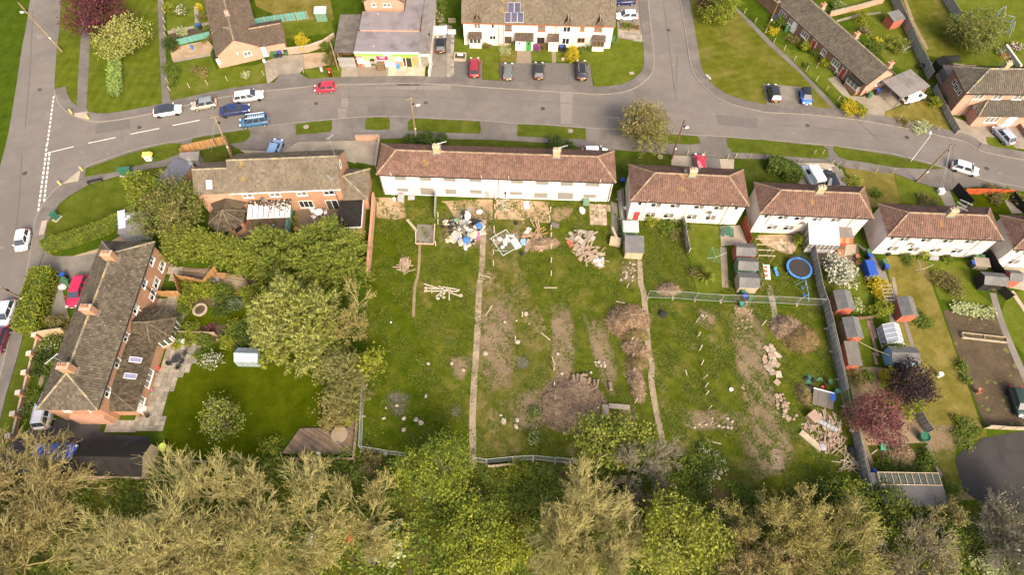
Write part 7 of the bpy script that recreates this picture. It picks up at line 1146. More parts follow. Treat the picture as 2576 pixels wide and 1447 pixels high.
def bicycle(label,t,x,y,rz,tilt=.15):
    T=thing('bicycle',label,'bicycle',g(t,x,y),rz)
    for s_ in (-.52,.52):
        w=MB();n=16;w.path([(s_+math.cos(6.283*i/n)*.33,0,.34+math.sin(6.283*i/n)*.33) for i in range(n+1)],.025,4);o=w.obj('wheel','tyre',T);q=MB();[q.tube((s_,0,.34),(s_+math.cos(6.283*i/8)*.32,0,.34+math.sin(6.283*i/8)*.32),.005,n=3) for i in range(8)];q.obj('spokes','galv',o)
    f=MB();P=[(-.52,0,.34),(-.1,0,.3),(.38,0,.78),(-.18,0,.8),(.52,0,.34)];[f.tube(P[a],P[b],.022,n=5) for a,b in ((0,1),(1,2),(2,3),(3,1),(0,3),(2,4))];f.obj('frame','plastic_grey',T);f=MB();f.box((-.2,0,.9),(.25,.13,.05));f.obj('saddle','black_plastic',T);f=MB();f.tube((.36,-.28,.95),(.36,.28,.95),.02,n=5);f.tube((.38,0,.78),(.36,0,.95),.02,n=5);f.obj('handlebar','galv',T)
bicycle('bicycle leaning along the brick wing wall',8,1545,960,1.5);bicycle('second bicycle nearest the blue tub',8,1560,920,1.4);bicycle('white bicycle lying by the conservatory',7,620,1095,.3)
T=thing('stone_ring','round stone-edged flower bed in the small lawn','flower bed',g(8,2010,230))
for i in range(16):a=6.2832*i/16;q=MB();q.box((math.cos(a)*.8,math.sin(a)*.8,.08),(.34,.3,.16),a+1.57);q.obj('stone','rubble',T)
q=MB();q.lathe([(.66,0),(.66,.1)],n=16);q.obj('soil','soil',T)
for t,x,y,lb,n_ in ((2,1130,265,'inner timber raised bed by the side drive',0),(2,1215,285,'outer timber raised bed by the side drive',0)):
    T=thing('raised_bed',lb,'raised bed',g(t,x,y),-.1);[(lambda q:q.obj('side_board','plank',T))(MB().box(c,d)) for c,d in (((0,-.7,.2),(1.6,.06,.4)),((0,.7,.2),(1.6,.06,.4)),((-.8,0,.2),(.06,1.34,.4)),((.8,0,.2),(.06,1.34,.4)))];q=MB();q.box((0,0,.15),(1.5,1.3,.25));q.obj('soil','soil',T)
T=thing('stone_planter','square pale stone planter with pots on the frontage','planter',g(1,2045,580),-.05)
for c,d in (((0,-.75,.25),(2.0,.2,.5)),((0,.75,.25),(2.0,.2,.5)),((-.95,0,.25),(.2,1.3,.5)),((.95,0,.25),(.2,1.3,.5))):q=MB();q.box(c,d);q.obj('side','rubble',T)
q=MB();q.box((0,0,.2),(1.7,1.3,.3));q.obj('soil','soil',T);q=MB();q.box((0,.3,.45),(.9,.25,.2));q.obj('trough','plastic_white',T)
for t,x,y,w,lb,m in ((1,1965,345,.95,'white picket gate beside the cream wall','plastic_white'),(1,1965,230,.9,'pale picket gate further up the alley','plank_pale')):
    T=thing('picket_gate',lb,'gate',g(t,x,y),.0)
    for i in range(8):q=MB();q.box((-.6+.17*i,0,.55),(.09,.03,1.0));q.box((-.6+.17*i,0,1.08),(.08,.03,.07),taper=.3);q.obj('picket',m,T)
    for z in (.3,.85):q=MB();q.box((0,.03,z),(1.35,.04,.08));q.obj('rail',m,T)
# shop display, vending rack
T=thing('display_rack','wheeled wire display rack of goods outside the shop','display rack',g(1,1180,680));q=MB();[q.tube((a*.35,b*.22,0),(a*.35,b*.22,1.7),.025,n=4) for a in (-1,1) for b in (-1,1)];q.obj('frame','galv',T)
for k in range(4):q=MB();q.box((0,0,.3+.42*k),(.7,.44,.03));q.obj('shelf','galv',T);q=MB();[q.box((-.24+.24*i,-.03,.42+.42*k),(.2,.34,.2)) for i in range(3)];q.obj('goods',('plank','leaf_mid','shed_tan','fabric_black')[k],T)
T=thing('chest_freezer','dark brown slatted storage chest outside the shop','chest',g(1,1255,690));q=MB();q.box((0,0,.55),(1.3,.9,1.1));q.obj('body','wood_black',T);q=MB();[q.box((0,-.46,.12+.14*i),(1.32,.03,.11)) for i in range(7)];q.obj('slats','wood_brown',T);q=MB();q.box((0,0,1.13),(1.36,.98,.06));q.obj('lid','wood_brown',T)
# purple sacks, coal store, blue crates, etc.
for i,(t,x,y,w,d,h,m,lb) in enumerate(((7,590,1215,.5,.8,.3,'plastic_purple','purple compost sack nearest the patio fence'),(7,630,1205,.5,.8,.3,'plastic_purple','purple compost sack beside another sack'),(7,710,1115,.9,.9,.7,'pot_terra','brown wicker box on the semi patio'),(7,1000,1290,1.2,2.4,1.3,'bin_blue','dark blue covered play store in the passage'),(7,1630,1155,.4,.5,.35,'plastic_grey','pale crate by the cream semi wall'),(7,1660,1158,.4,.5,.35,'plastic_grey','middle pale crate by the cream semi wall'),(7,1690,1160,.4,.5,.35,'plastic_grey','last pale crate by the cream semi wall'),(7,1730,490,.8,.8,.6,'plastic_white','white square tank in the front garden by stay wires'),(6,1020,1000,1.5,1.1,.8,'shed_tan','open tan storage box by the mesh fence'),(4,640,1447,1.0,.9,.6,'fabric_white','white builders bag beside the crimson car'),(3,1390,870,1.8,1.0,.7,'plastic_white','white covered motorcycle shape by the carport'),(1,80,620,.4,.3,.4,'plastic_white','white box by the blue door step'),(0,1935,490,.3,.3,.7,'plastic_blue','small blue and red garden figure in the gravel yard'),(8,1830,550,.8,.5,.4,'plastic_white','white trough planter on the patio edge'),(6,690,680,.9,1.2,.5,'fabric_white','white sheets dumped by the boarded terrace'),(6,730,605,.9,.7,.9,'shed_green','pale green box against the boarded terrace'),(6,135,620,.75,1.3,.12,'plastic_white','white door panel lying in the sandy yard'),(5,1455,560,.9,1.0,.7,'plastic_grey','grey dumped appliance in the first terrace yard'),(5,1455,505,.6,.4,.6,'awning_orange','orange crate against the boarded terrace'),(5,1375,495,.6,.6,.9,'plastic_white','white fridge at the boarded terrace wall'),(5,1555,545,1.0,.8,.2,'plastic_grey','grey sheet scrap by the terrace wall'),(5,2235,690,.9,.8,.4,'fabric_white','white sack on the sandy ground'),(3,1860,600,2.4,1.3,.7,'fabric_black','black covered garden furniture by the black shed'),(7,270,245,1.2,.9,.3,'plastic_blue','crumpled blue sheet on the gravel drive'),(2,500,600,.6,.4,.35,'concrete_pale','small pale stone block on the frontage lawn'),(2,1190,735,.8,.6,.08,'concrete_pale','pale concrete cover in the corner lawn'),(15,1150,170,.6,.8,.3,'plastic_green','green crate among the brush'),(13,560,1130,1.5,2.2,.12,'fabric_white','white dumped board under the yellow-twigged tree'),(13,935,1090,.5,.8,.3,'plastic_red','red and white litter sack in the wood'),(13,1165,1295,1.0,.9,.5,'bin_black','dark tub dumped in the wood'),(1,655,1225,1.0,.5,.08,'concrete_pale','pale slab on the grass verge'),(6,1010,930,.35,2.0,.9,'plank_pale','stack of pale boards on edge by the mesh fence'),(11,1290,1405,1.2,.8,.6,'fabric_black','black rubble sacks by the maroon tree'),(11,640,1110,.6,1.0,.5,'plastic_blue','pale blue oval tub beside the collapsed felt roof'),(13,625,235,.5,.3,.3,'plastic_white','white box on the deck edge'))):
    T=thing(lb.split(' ')[-1] if False else 'object',lb,'object',g(t,x,y),rnd.uniform(-.3,.3));nm=[w_ for w_ in ('sack','box','store','crate','tank','bag','figure','planter','sheets','panel','appliance','fridge','furniture','block','cover','board','sheet','tub','slab','motorcycle') if w_ in lb][:1];nm={'box':'storage_box','store':'play_store','sheets':'dumped_sheet','panel':'door_panel','figure':'garden_figure','block':'stone_block','cover':'inspection_cover','sheet':'dumped_sheet','motorcycle':'covered_motorcycle','board':'dumped_board','bag':'builders_bag'}.get(nm[0] if nm else 'sack',nm[0] if nm else 'sack');T.name=nm;T['category']=nm.replace('_',' ')
    if m.startswith('fabric') and h>.2:
        q=MB();q.blob((0,0,h*.48),(w*.55,d*.55,h*.5),i,10,6,.12);q.obj('folds',m,T)
    else:
        q=MB();q.box((0,0,h/2),(w,d,h),taper=.97);q.obj('body',m,T);q=MB();q.box((0,0,h+.012),(w*1.02,d*1.02,.024),taper=.96);q.obj('top',m,T)
# ------------------------------------------------ debris on the cleared gardens
def pieces(t,c,sx,sy,n,kinds,group,zmax,rs,name_labels,ar=0,sd=.7):
    """a heap of separate dumped pieces; kinds = (name, size range, material)"""
    q=random.Random(rs);o=g(t,*c);ca,sa=math.cos(ar),math.sin(ar)
    for i in range(n):
        nm,(l0,l1),(w0,w1),th,m,lb=kinds[i % len(kinds)];rr=q.random()**.6;a=q.random()*6.283;x,y=math.cos(a)*rr*sx,math.sin(a)*rr*sy;x,y=x*ca-y*sa,x*sa+y*ca;z=zmax*(1-rr)*q.uniform(.3,1);L=q.uniform(l0,l1);w=q.uniform(w0,w1);mb=MB();h=q.uniform(th*.7,th*1.3)
        if nm in ('rubbish_bag','rubble_stone','cloth_heap'):mb.blob((0,0,h*.45),(L/2,w/2,h*.5),rs*100+i,7,4,.42 if nm != 'rubble_stone' else .2)
        else:mb.box((0,0,h/2),(L,w,h))
        ob=mb.obj(nm,m);ob.location=(o.x+x,o.y+y,z*.8);ob.rotation_euler=(q.gauss(0,.16),q.gauss(0,.16),q.gauss(1.2,sd)+ar if nm in ('plank','plywood_sheet') else q.random()*6.28);tag(ob,lb,nm.replace('_',' '),group)
RB=[('rubbish_bag',(.5,.9),(.4,.7),.4,'fabric_black','black rubbish bag in the household rubbish heap'),('cloth_heap',(.6,1.2),(.35,.6),.25,'fabric_white','white bedding dumped in the household rubbish heap'),('plastic_sheet',(.8,1.4),(.5,.9),.05,'plastic_grey','grey plastic sheet in the household rubbish heap'),('plank',(1.0,1.8),(.12,.2),.06,'plank_pale','pale plank sticking from the household rubbish heap'),('cloth_heap',(.6,1.0),(.5,.8),.3,'fabric_beige','beige cushion in the household rubbish heap'),('plywood_offcut',(.5,.9),(.3,.5),.08,'fabric_beige','beige broken board in the household rubbish heap'),('rubbish_bag',(.6,.9),(.5,.8),.4,'slate_sheet','dark grey bag in the household rubbish heap')]
pieces(5,(2070,880),3.1,2.6,84,RB,'household rubbish heap',.7,1,None)
for x,y,w,d,h,m,lb,nm in ((2120,740,.9,2.0,.5,'fabric_white','white mattress on top of the rubbish heap','mattress'),(2010,785,1.0,.7,.4,'shed_green','pale green board on the rubbish heap','dumped_board'),(2235,840,.9,1.0,.5,'blue_tarp','bright blue plastic bag on the rubbish heap','rubbish_bag'),(2110,985,1.2,1.2,.4,'blue_tarp','blue tarpaulin below the rubbish heap','tarpaulin'),(2100,1055,.6,.9,.2,'shed_lilac','pale blue sheet tail on the grass','tarpaulin'),(2185,935,1.2,1.4,.5,'fabric_beige','beige sofa cushion on the rubbish heap','cushion'),(2228,945,.5,1.5,.5,'plastic_pink','bright pink toy house side on the rubbish heap','toy'),(2055,990,.55,1.2,.4,'plastic_grey','grey office chair back on the rubbish heap','chair_back'),(2080,720,.6,.8,.5,'fabric_black','black bag behind the white mattress','rubbish_bag'),(2200,790,1.6,.7,.4,'fabric_black','spread black sheeting beside the path','sheeting')):ob=MB().blob((0,0,h*.45+.25),(w*.5,d*.5,h*.45),int(x),8,5,.28).obj(nm,m);place(ob,g(5,x,y),rnd.uniform(-.4,.4),lb,None,nm.replace('_',' '))
WD=[('plank',(1.2,2.4),(.12,.2),.05,'plank','weathered plank in the square timber stack'),('plank',(1.0,2.2),(.14,.22),.05,'plank_pink','reddish plank in the square timber stack')]
pieces(5,(1485,1210),.75,.85,26,WD,'square timber stack',.5,2,None,R(22),.1);pieces(5,(1480,1265),.9,.5,8,WD,'square timber stack',.35,22,None,R(-60),.15);pieces(6,(225,960),1.7,2.2,44,[('plank',(1.4,2.8),(.1,.2),.05,'plank','upright-stacked plank in the middle timber heap'),('plank',(1.0,2.2),(.12,.2),.05,'wood_orange','orange-brown plank in the middle timber heap'),('plywood_sheet',(.8,1.4),(.5,.9),.05,'plank_pink','broken pink panel in the middle timber heap')],'middle timber heap',.6,3,None,R(10));pieces(6,(690,960),1.6,1.8,36,[('plank',(1.2,2.4),(.12,.25),.05,'plank_pink','pinkish plank in the largest timber heap'),('plywood_sheet',(.8,1.5),(.5,.9),.05,'wood_grey','pale broken panel in the largest timber heap'),('plank',(1.0,2.0),(.1,.2),.05,'wood_grey','grey plank in the largest timber heap'),('plank',(1.2,2.4),(.12,.25),.05,'plank','tan plank in the largest timber heap')],'largest timber heap',.7,4,None,R(-20));pieces(6,(770,1110),2.2,1.5,44,[('plank',(1.2,2.4),(.12,.25),.05,'plank','tan plank in the lower half of the largest heap'),('plank',(1.0,2.0),(.12,.25),.05,'plank_pale','pale plank in the lower half of the largest heap'),('plywood_sheet',(.7,1.2),(.4,.7),.05,'plank_pink','broken pink panel in the lower half of the largest heap')],'largest timber heap',.5,5,None,R(-30));pieces(6,(850,1190),1.1,1.0,12,[('plywood_sheet',(.8,1.4),(.5,.9),.05,'plank_pink','pink board at the tail of the largest heap'),('cloth_heap',(.5,.9),(.4,.7),.3,'fabric_white','white rag at the tail of the largest heap')],'largest timber heap',.3,6,None)
pieces(11,(560,1400),2.5,2.0,90,[('plank',(.6,1.5),(.07,.15),.05,'plank_pink','splintered pink plank in the right plot heap'),('plank',(.6,1.4),(.07,.15),.05,'plank_pale','splintered pale plank in the right plot heap'),('plywood_sheet',(.4,.8),(.3,.5),.06,'rubble_pink','broken pink sheet in the right plot heap')],'right plot timber heap',.55,7,None);pieces(15,(620,110),2.0,1.6,70,[('plank',(.6,1.5),(.07,.15),.05,'plank_pink','splintered pink plank lower in the right plot heap'),('plank',(.6,1.4),(.07,.15),.05,'plank','splintered tan plank lower in the right plot heap'),('plywood_sheet',(.25,.5),(.2,.35),.06,'rubble_pink','broken red board in the right plot heap')],'right plot timber heap',.5,8,None);pieces(15,(790,300),1.5,1.6,26,[('plank',(1.2,2.2),(.07,.12),.06,'plank','pallet slat at the tail of the right plot heap'),('plank',(1.0,2.0),(.07,.12),.06,'plank_pale','pale pallet slat at the tail of the right plot heap')],'right plot timber heap',.4,9,None,R(-40))
for t,x,y,w,d,h,rz,m,lb,nm in ((15,430,105,.75,2.9,.25,.75,'plank_pale','long cream foam strip beside the right plot heap','foam_strip'),(11,445,1320,1.3,1.3,.9,.6,'plank_pink','weathered wooden crate on the right plot heap','crate'),(15,545,165,.7,.9,.4,.2,'plastic_grey','grey blue bag beside the right plot heap','bag'),(15,840,210,.8,1.3,.5,.1,'fabric_black','black bin bags beside the panel fence','rubbish_bag'),(15,1060,410,.5,.7,.5,0,'plastic_blue','blue bag outside the panel fence','bag'),(6,570,1005,.7,1.1,.2,.4,'shed_red','red sheet beside the largest timber heap','sheet'),(6,105,995,.7,.9,.3,0,'shed_blue','pale blue board beside the middle timber heap','board'),(6,150,880,.6,1.1,.2,-.5,'fabric_white','white board behind the middle timber heap','board'),(6,420,825,1.2,.7,.3,-.3,'slate_sheet','dark blue grey sheet by the concrete posts','sheet'),(6,25,1010,1.0,1.7,.3,.5,'fabric_white','white plastic sheeting in the wire frame heap','sheet'),(6,30,805,.5,.6,.4,0,'fabric_black','black and white ball of rubbish by the wire frame','rubbish_bag'),(6,90,1110,.6,.5,.4,0,'tyre_black','old tyre below the wire frame heap','tyre'),(10,1500,275,1.0,1.1,.4,.3,'fabric_black','burnt black stump heap in the rough grass','burnt_heap')):ob=(MB().box((0,0,h/2),(w,d,h)) if nm in ('foam_strip','crate','sheet','board') else MB().blob((0,0,h/2),(w*.55,d*.55,h*.5),int(x),9,6,.15)).obj(nm,m);place(ob,g(t,x,y),rz,lb,None,nm.replace('_',' '))
# steel ladder on heap, wire frames, collapsed felt roof
T=thing('steel_rack','dark steel rack with panels lying on the right plot heap','rack',g(11,570,1400),-.55);[T_ for T_ in [MB().box((-1.1+.45*i,0,.62),(.4,.5,.06)).obj('rack_panel','plastic_grey',T) for i in range(6)]];MB().box((0,.28,.62),(2.8,.06,.1)).obj('rail','green_frame',T);MB().box((0,-.28,.62),(2.8,.06,.1)).obj('rail','green_frame',T)
T=thing('wire_frame_panel','green framed mesh panel leaning on the rubbish','mesh panel',g(5,2490,1010),.6);mb=MB();P=[(-1.3,-1.5,.1),(1.3,-1.5,.1),(1.3,1.5,.8),(-1.3,1.5,.8)];mb.path([*P,P[0]],.05,4);mb.obj('frame','roof_palegreen',T);mb=MB();[mb.tube(Vector(P[0]).lerp(Vector(P[1]),i/14),Vector(P[3]).lerp(Vector(P[2]),i/14),.008,n=3) for i in range(15)];[mb.tube(Vector(P[0]).lerp(Vector(P[3]),i/14),Vector(P[1]).lerp(Vector(P[2]),i/14),.008,n=3) for i in range(15)];mb.obj('wire_mesh','galv',T)
pieces(5,(2520,1000),2.0,1.6,22,[('metal_bar',(1.2,2.4),(.07,.1),.07,'galv','pale metal bar in the wire frame heap'),('cloth_heap',(.7,1.3),(.5,.8),.25,'fabric_white','white plastic film in the wire frame heap'),('plank',(1.0,2.0),(.1,.15),.05,'plank','tan batten in the wire frame heap')],'wire frame heap',.45,10,None)
T=thing('collapsed_roof','collapsed dark felt shed roof lying in the grass','shed roof',g(11,545,1130),gd-.25);[MB().box((-.9+.62*i,0,.35+.03*(i % 2)),(.62,2.1,.05),rx=.1).obj('felt_strip','slate_sheet',T) for i in range(4)];MB().box((0,1.02,.5),(2.5,.12,.1)).obj('edge_trim','plastic_white',T);MB().box((0,0,.15),(2.2,1.8,.3)).obj('decking','wood_brown',T)
pieces(11,(470,985),1.2,1.4,14,[('rubbish_bag',(.5,.9),(.4,.7),.35,'fabric_black','black plastic rubbish behind the collapsed roof'),('plastic_sheet',(.5,.9),(.4,.6),.05,'cab_green','green plastic scrap behind the collapsed roof')],'plastic rubbish behind the collapsed roof',.25,11,None)
# stones, rubble lines, white posts lying down, logs
def stones(lab,grp,lst,m='rubble',rs=0,nm='rubble_stone'):
    for i,(t,x,y,r) in enumerate(lst):ob=MB().blob((0,0,r*.4),(r,r*rnd.uniform(.6,1),r*.5),rs*50+i,7,5,.2).obj(nm,m);place(ob,g(t,x,y),rnd.random()*6,lab,grp,'stone')
stones('pale lump of concrete lying in the left rough grass','loose concrete lumps in the left rough grass',[(9,1480,1320,.3),(9,1605,1335,.3),(9,1650,1365,.4),(9,1700,1095,.3),(9,1725,770,.25),(9,1480,1435,.3),(9,1300,1215,.2),(9,1280,1320,.25),(9,1410,1190,.25),(9,1960,770,.25),(9,2075,835,.3),(9,2480,1350,.5),(9,2450,1290,.25)],rs=1);stones('pale lump of concrete lying in the worn middle grass','loose concrete lumps in the worn middle grass',[(10,125,272,.35),(10,45,555,.4),(10,448,672,.25),(10,530,1015,.4),(10,1895,290,.3),(10,35,340,.2),(10,160,370,.15),(10,490,870,.25),(10,780,860,.25),(9,2295,670,.35),(9,2490,355,.25),(10,40,1340,.35),(10,30,1400,.4),(6,130,1075 if False else 1070,.2)],rs=2)
q=random.Random(4)
stones('white rubble chunk in the scattered patch by the logs','white rubble by the logs',[(10,800+q.random()*130,750+q.random()*60,.1+.15*q.random()) for _ in range(16)],'rubble',3);stones('pale brick rubble in the curving line','curving line of brick rubble',[(11,110+q.gauss(0,30)+i*2.2,1075+i*6.5,.14+.16*q.random()) for i in range(42)],'rubble_pink',4);stones('pale rubble on the bare patch by the lower posts','rubble on the lower bare patch',[(10,1800+q.random()*400,1310+q.random()*110,.1+.18*q.random()) for _ in range(18)],'rubble',5);stones('rubble scattered beside the white blossom thicket','rubble beside the blossom thicket',[(14,2000+q.random()*160,360+q.random()*140,.12+.18*q.random()) for _ in range(14)],'rubble',6);stones('stone in the rubble spread by the mesh corner','rubble spread by the mesh corner',[(6,1080+q.random()*150,1180+q.random()*200,.1+.12*q.random()) for _ in range(22)],'rubble',7);stones('rubble in the sandy strip below the compost barrel','rubble below the compost barrel',[(10,2240+q.random()*160,200+q.random()*220,.07+.12*q.random()) for _ in range(22)],'rubble_pink',8)
pieces(11,(50,740),1.0,3.0,26,[('paving_chunk',(.6,1.2),(.4,.8),.1,'rubble','white broken paving slab in the rubble row'),('paving_chunk',(.5,.9),(.4,.7),.1,'rubble_pink','pinkish broken slab in the rubble row')],'row of broken slabs',.25,12,None,gd)
def lying(label,group,lst,sz=(.12,.1),m='conc_post',nm='concrete_post'):
    for t,x0,y0,x1,y1 in lst:a,b=g(t,x0,y0),g(t,x1,y1);L=(b-a).length;ob=MB().box((0,0,sz[1]/2+.03),(L,sz[0],sz[1])).obj(nm,m);place(ob,(a+b)/2,ang(a,b),label,group,nm.replace('_',' '))
lying('uprooted concrete post in the criss-cross pile','criss-cross pile of concrete posts',[(9,1690,40,2010,45),(9,1680,-30,1850,20),(9,1800,100,1900,20),(9,1935,40,1935,135),(9,1950,60,2050,95),(9,1720,10,1950,30),(9,1870,0,2040,30),(9,1760,-20,1760,60),(9,1830,-10,1930,50)]);stones('concrete footing lump in the criss-cross post pile','footings in the post pile',[(9,1695,40,.28),(9,2020,35,.28),(9,2050,85,.3),(9,1820,115,.28),(9,1880,105,.28),(9,1880,65,.25),(9,1700,10,.25),(9,1850,85,.22)],'rubble',9)
lying('loose pale plank lying in the rough grass','loose planks in rough grass',[(10,280,460,375,535),(10,1030,145,1120,162),(10,310,8,440,8),(9,2300,290,2365,185),(5,2240,1322,2345,1345),(10,390,700,420,790),(10,1730,830,1745,890),(14,2000,115,2085,135),(15,1040,240,1100,190),(15,1140,300,1190,235),(15,1150,220,1300,210),(11,745,600,800,750),(11,765,560,820,720),(10,2290,1000,2325,1030)],(.14,.06),'plank_pale','plank')
for i,(x0,y0,x1,y1) in enumerate(((600,890,610,970),(645,880,640,960),(680,890,680,980),(660,950,665,1010),(700,885,740,890),(715,920,710,975),(740,930,730,1000),(765,920,755,970),(810,940,815,985),(850,935,840,1005),(765,1050,820,1020),(965,965,980,1040),(590,950,600,1000),(700,920,695,965))):
    a,b=g(10,x0,y0),g(10,x1,y1);L=max(.7,(b-a).length);r=rnd.uniform(.17,.26);T=thing('log','sawn log in the scattered log pile below the dirt patch','log',(a+b)/2,ang(a,b),'sawn logs');mb=MB();mb.tube((-L/2,0,r),(L/2,0,r),r,r*.93,10,False);mb.obj('bark','log_bark',T);q=MB();q.lathe([(.01,-L/2-.002),(r*.99,-L/2-.001)],(0,0,r),10,'X');q.lathe([(r*.92,L/2+.001),(.01,L/2+.002)],(0,0,r),10,'X');q.obj('cut_end','log_end',T)
stones('round of sawn log lying flat near the logs','log rounds',[(10,810,1068,.25),(10,735,1010,.22)],'log_end',10,'log_round')
T=wall('broken L-shaped concrete footing under the maple',PL(10,[920,1185,935,1310]),.25,.8,'concrete_pale');T=wall('low concrete footing strip beside the maple',PL(10,[960,1195,1170,1215]),.25,.6,'concrete_pale');slab('concrete_pad',PL(15,[10,190,130,185,170,380,50,390]),.06,'slab_pink');wall('sunken brick edging round the concrete pad in first garden',PL(5,[1600,890,1600,1010,1780,1015,1790,815]),.3,.15,'brick_pink');wall('low concrete edging in the right-hand brown garden',PL(15,[1590,150,1680,360,1740,460]),.2,.4,'concrete_grey')
mb=MB();mb.path([Vector(g(11,860,505,1.9)),Vector(g(11,960,570,1.5)),Vector(g(11,1080,630,1.5)),Vector(g(11,1240,690,1.9))],.03,5);tag(mb.obj('rope','plank_pale'),'pale slack rope strung from the shed to the blue shed','rope')
# ================================================= vegetation
mat('bark_tan',(.44,.385,.15),.9,.25,1.5,isl=.25);mat('bark_olive',(.38,.325,.125),.9,.25,1.5,isl=.3);mat('bark_grey',(.27,.235,.17),.9,.25,1.5,isl=.3);mat('bark_brown',(.15,.11,.07),.9,.25,2);mat('brush_brown',(.52,.37,.245),.9,.3,1.5,isl=.45);mat('brush_orange',(.46,.26,.11),.9,.3,1.5,isl=.4)
def segs_mesh(name,A,B,r0,r1,m,n=3):
    A=np.asarray(A,float);B=np.asarray(B,float);d=B-A;L=np.linalg.norm(d,axis=1)[:,None]+1e-9;d=d/L;t=np.where(np.abs(d[:,2:3])<.9,[[0,0,1.]],[[1.,0,0]]);u=np.cross(d,t);u /= np.linalg.norm(u,axis=1)[:,None];v=np.cross(d,u);K=len(A);V=np.zeros((K,2*n,3))
    for i in range(n):
        a=2*math.pi*i/n;o=u*math.cos(a)+v*math.sin(a);V[:,i]=A+o*np.asarray(r0)[:,None];V[:,n+i]=B+o*np.asarray(r1)[:,None]
    b=np.arange(K)[:,None]*2*n;F=np.concatenate([b+np.array([[i,(i+1) % n,n+(i+1) % n,n+i]]) for i in range(n)],0);return raw_mesh(name,V.reshape(-1,3),F,[m])
def skeleton(rs,h,spread,trunk,nl=(5,5,6,6),sub=(.62,.6,.55,.55),ang0=(25,60),wig=.16,r=.28,droop=0.0,upturn=.25,ca=(22,62)):
    """recursive limbs; returns list per level of (A,B,r0,r1) and the tip points with directions"""
    q=random.Random(rs);out=[[] for _ in range(len(nl)+1)];tips=[]
    def branch(p,d,L,rad,lev):
        k=4 if lev<=1 else (3 if lev==2 else (2 if lev<len(nl) or lev<5 else 1));pts=[p]
        for i in range(k):
            d=(d+Vector((q.gauss(0,wig),q.gauss(0,wig),q.gauss(0,wig*.7)+upturn*(.35 if lev<3 else .12)-droop*lev*.06))).normalized();a=pts[-1];b=a+d*L/k;ra=rad*(1-.55*i/k);rb=rad*(1-.55*(i+1)/k);out[lev].append((a,b,ra,rb));pts.append(b)
        if lev==len(nl):tips.append((pts[-1],d));return
        n=max(2,round(nl[lev]*q.uniform(.75,1.25)))
        for j in range(n):
            f=q.uniform(.35,1.0) if lev>0 else q.uniform(.8,1.0);x=f*k;i=min(int(x),k-1);b=pts[i].lerp(pts[i+1],x-i);a_=q.uniform(R(ca[0]),R(ca[1])) if lev else q.uniform(R(ang0[0]),R(ang0[1]));az=q.random()*6.283 if lev else (j+q.uniform(-.3,.3))/n*6.283
            ax=d.orthogonal().normalized();dd=(Matrix.Rotation(az,3,d)@(Matrix.Rotation(a_,3,ax)@d)).normalized()
            branch(b,dd,L*sub[min(lev,3)]*1.0*q.uniform(.75,1.2) if lev else (h-trunk)*.62*q.uniform(.8,1.15)*(1+.45*spread*math.sin(a_)),rad*(.5 if lev else .55),lev+1)
    branch(Vector((0,0,0)),Vector((q.gauss(0,.05),q.gauss(0,.05),1)).normalized(),trunk,r,0);return out,tips
def limb_mesh(name,S,m,minr=.02,n=(7,5)):
    A=[s[0] for s in S];B=[s[1] for s in S];return segs_mesh(name,A,B,[max(minr,s[2]) for s in S],[max(minr*.8,s[3]) for s in S],m,n[1])
def at_crown(t,x,y,zc):p=g(t,x,y,zc);return Vector((p.x,p.y,0))
def bare_tree(label,t,x,y,zc,h,spread=.8,rs=1,twig='bark_tan',bud=None,nb=6000,bs=.09,nl=(6,5,6,6),r=.3,trunk=2.2,group='bare spring trees in the wood',wig=.17,droop=0.,tw=.017,rad=5.0,base=None):
    T=thing('tree',label,'tree',base if base is not None else at_crown(t,x,y,zc),0,group);lv,tips=skeleton(rs,h,spread,trunk,nl,(.66,.62,.62,.62),(18,74),wig*.5,r,droop,.2,(14,42));rr=sorted(math.hypot(s_[1].x,s_[1].y) for l in lv for s_ in l);kx=rad/rr[int(len(rr)*.97)];kz=h*1.12/max(s_[1].z for l in lv for s_ in l);lv=[[(Vector((a.x*kx,a.y*kx,a.z*kz)),Vector((b.x*kx,b.y*kx,b.z*kz)),c*min(1,kx*1.2),e*min(1,kx*1.2)) for a,b,c,e in l] for l in lv];me=limb_mesh('trunk',lv[0]+lv[1]+lv[2],twig,.035,(7,6));link('trunk',me,T);tw_=[s for l in lv[3:] for s in l]
    o=link('crown',limb_mesh('crown',tw_,twig,tw,(3,3)),T)
    if bud:
        q=np.random.default_rng(rs);A=np.array([s[1] for s in tw_]);idx=q.integers(0,len(A),nb);c=A[idx]+q.normal(size=(nb,3))*.14;V,F=leaves(nb,c,bs,.6,.7,rs);link('leaf_buds',raw_mesh('leaf_buds',V,F,[bud]),T)
    return T
def clumps(rs,rx,rz,zc,n,per,cs,hollow=.35,flat=.0,xs=1.0):
    """leaf centres gathered in clumps spread through an uneven crown volume"""
    q=np.random.default_rng(rs);d=q.normal(size=(n,3));d /= np.linalg.norm(d,axis=1)[:,None];rad=(hollow+(1-hollow)*q.random(n)**.45)[:,None];lob=1+.22*np.sin(d[:,0:1]*3.1+rs)+.18*np.sin(d[:,1:2]*4.3+rs*1.7)+.12*np.sin(d[:,2:3]*5+rs*.6)
    c=d*rad*lob*np.array([[rx*xs,rx,rz]]);c[:,2]+=zc;c[:,2]=np.maximum(c[:,2],.15);k=np.repeat(c,per,0)+q.normal(size=(n*per,3))*cs*np.array([[1,1,.6]]);k[:,2]=np.maximum(k[:,2],.05);return k,d
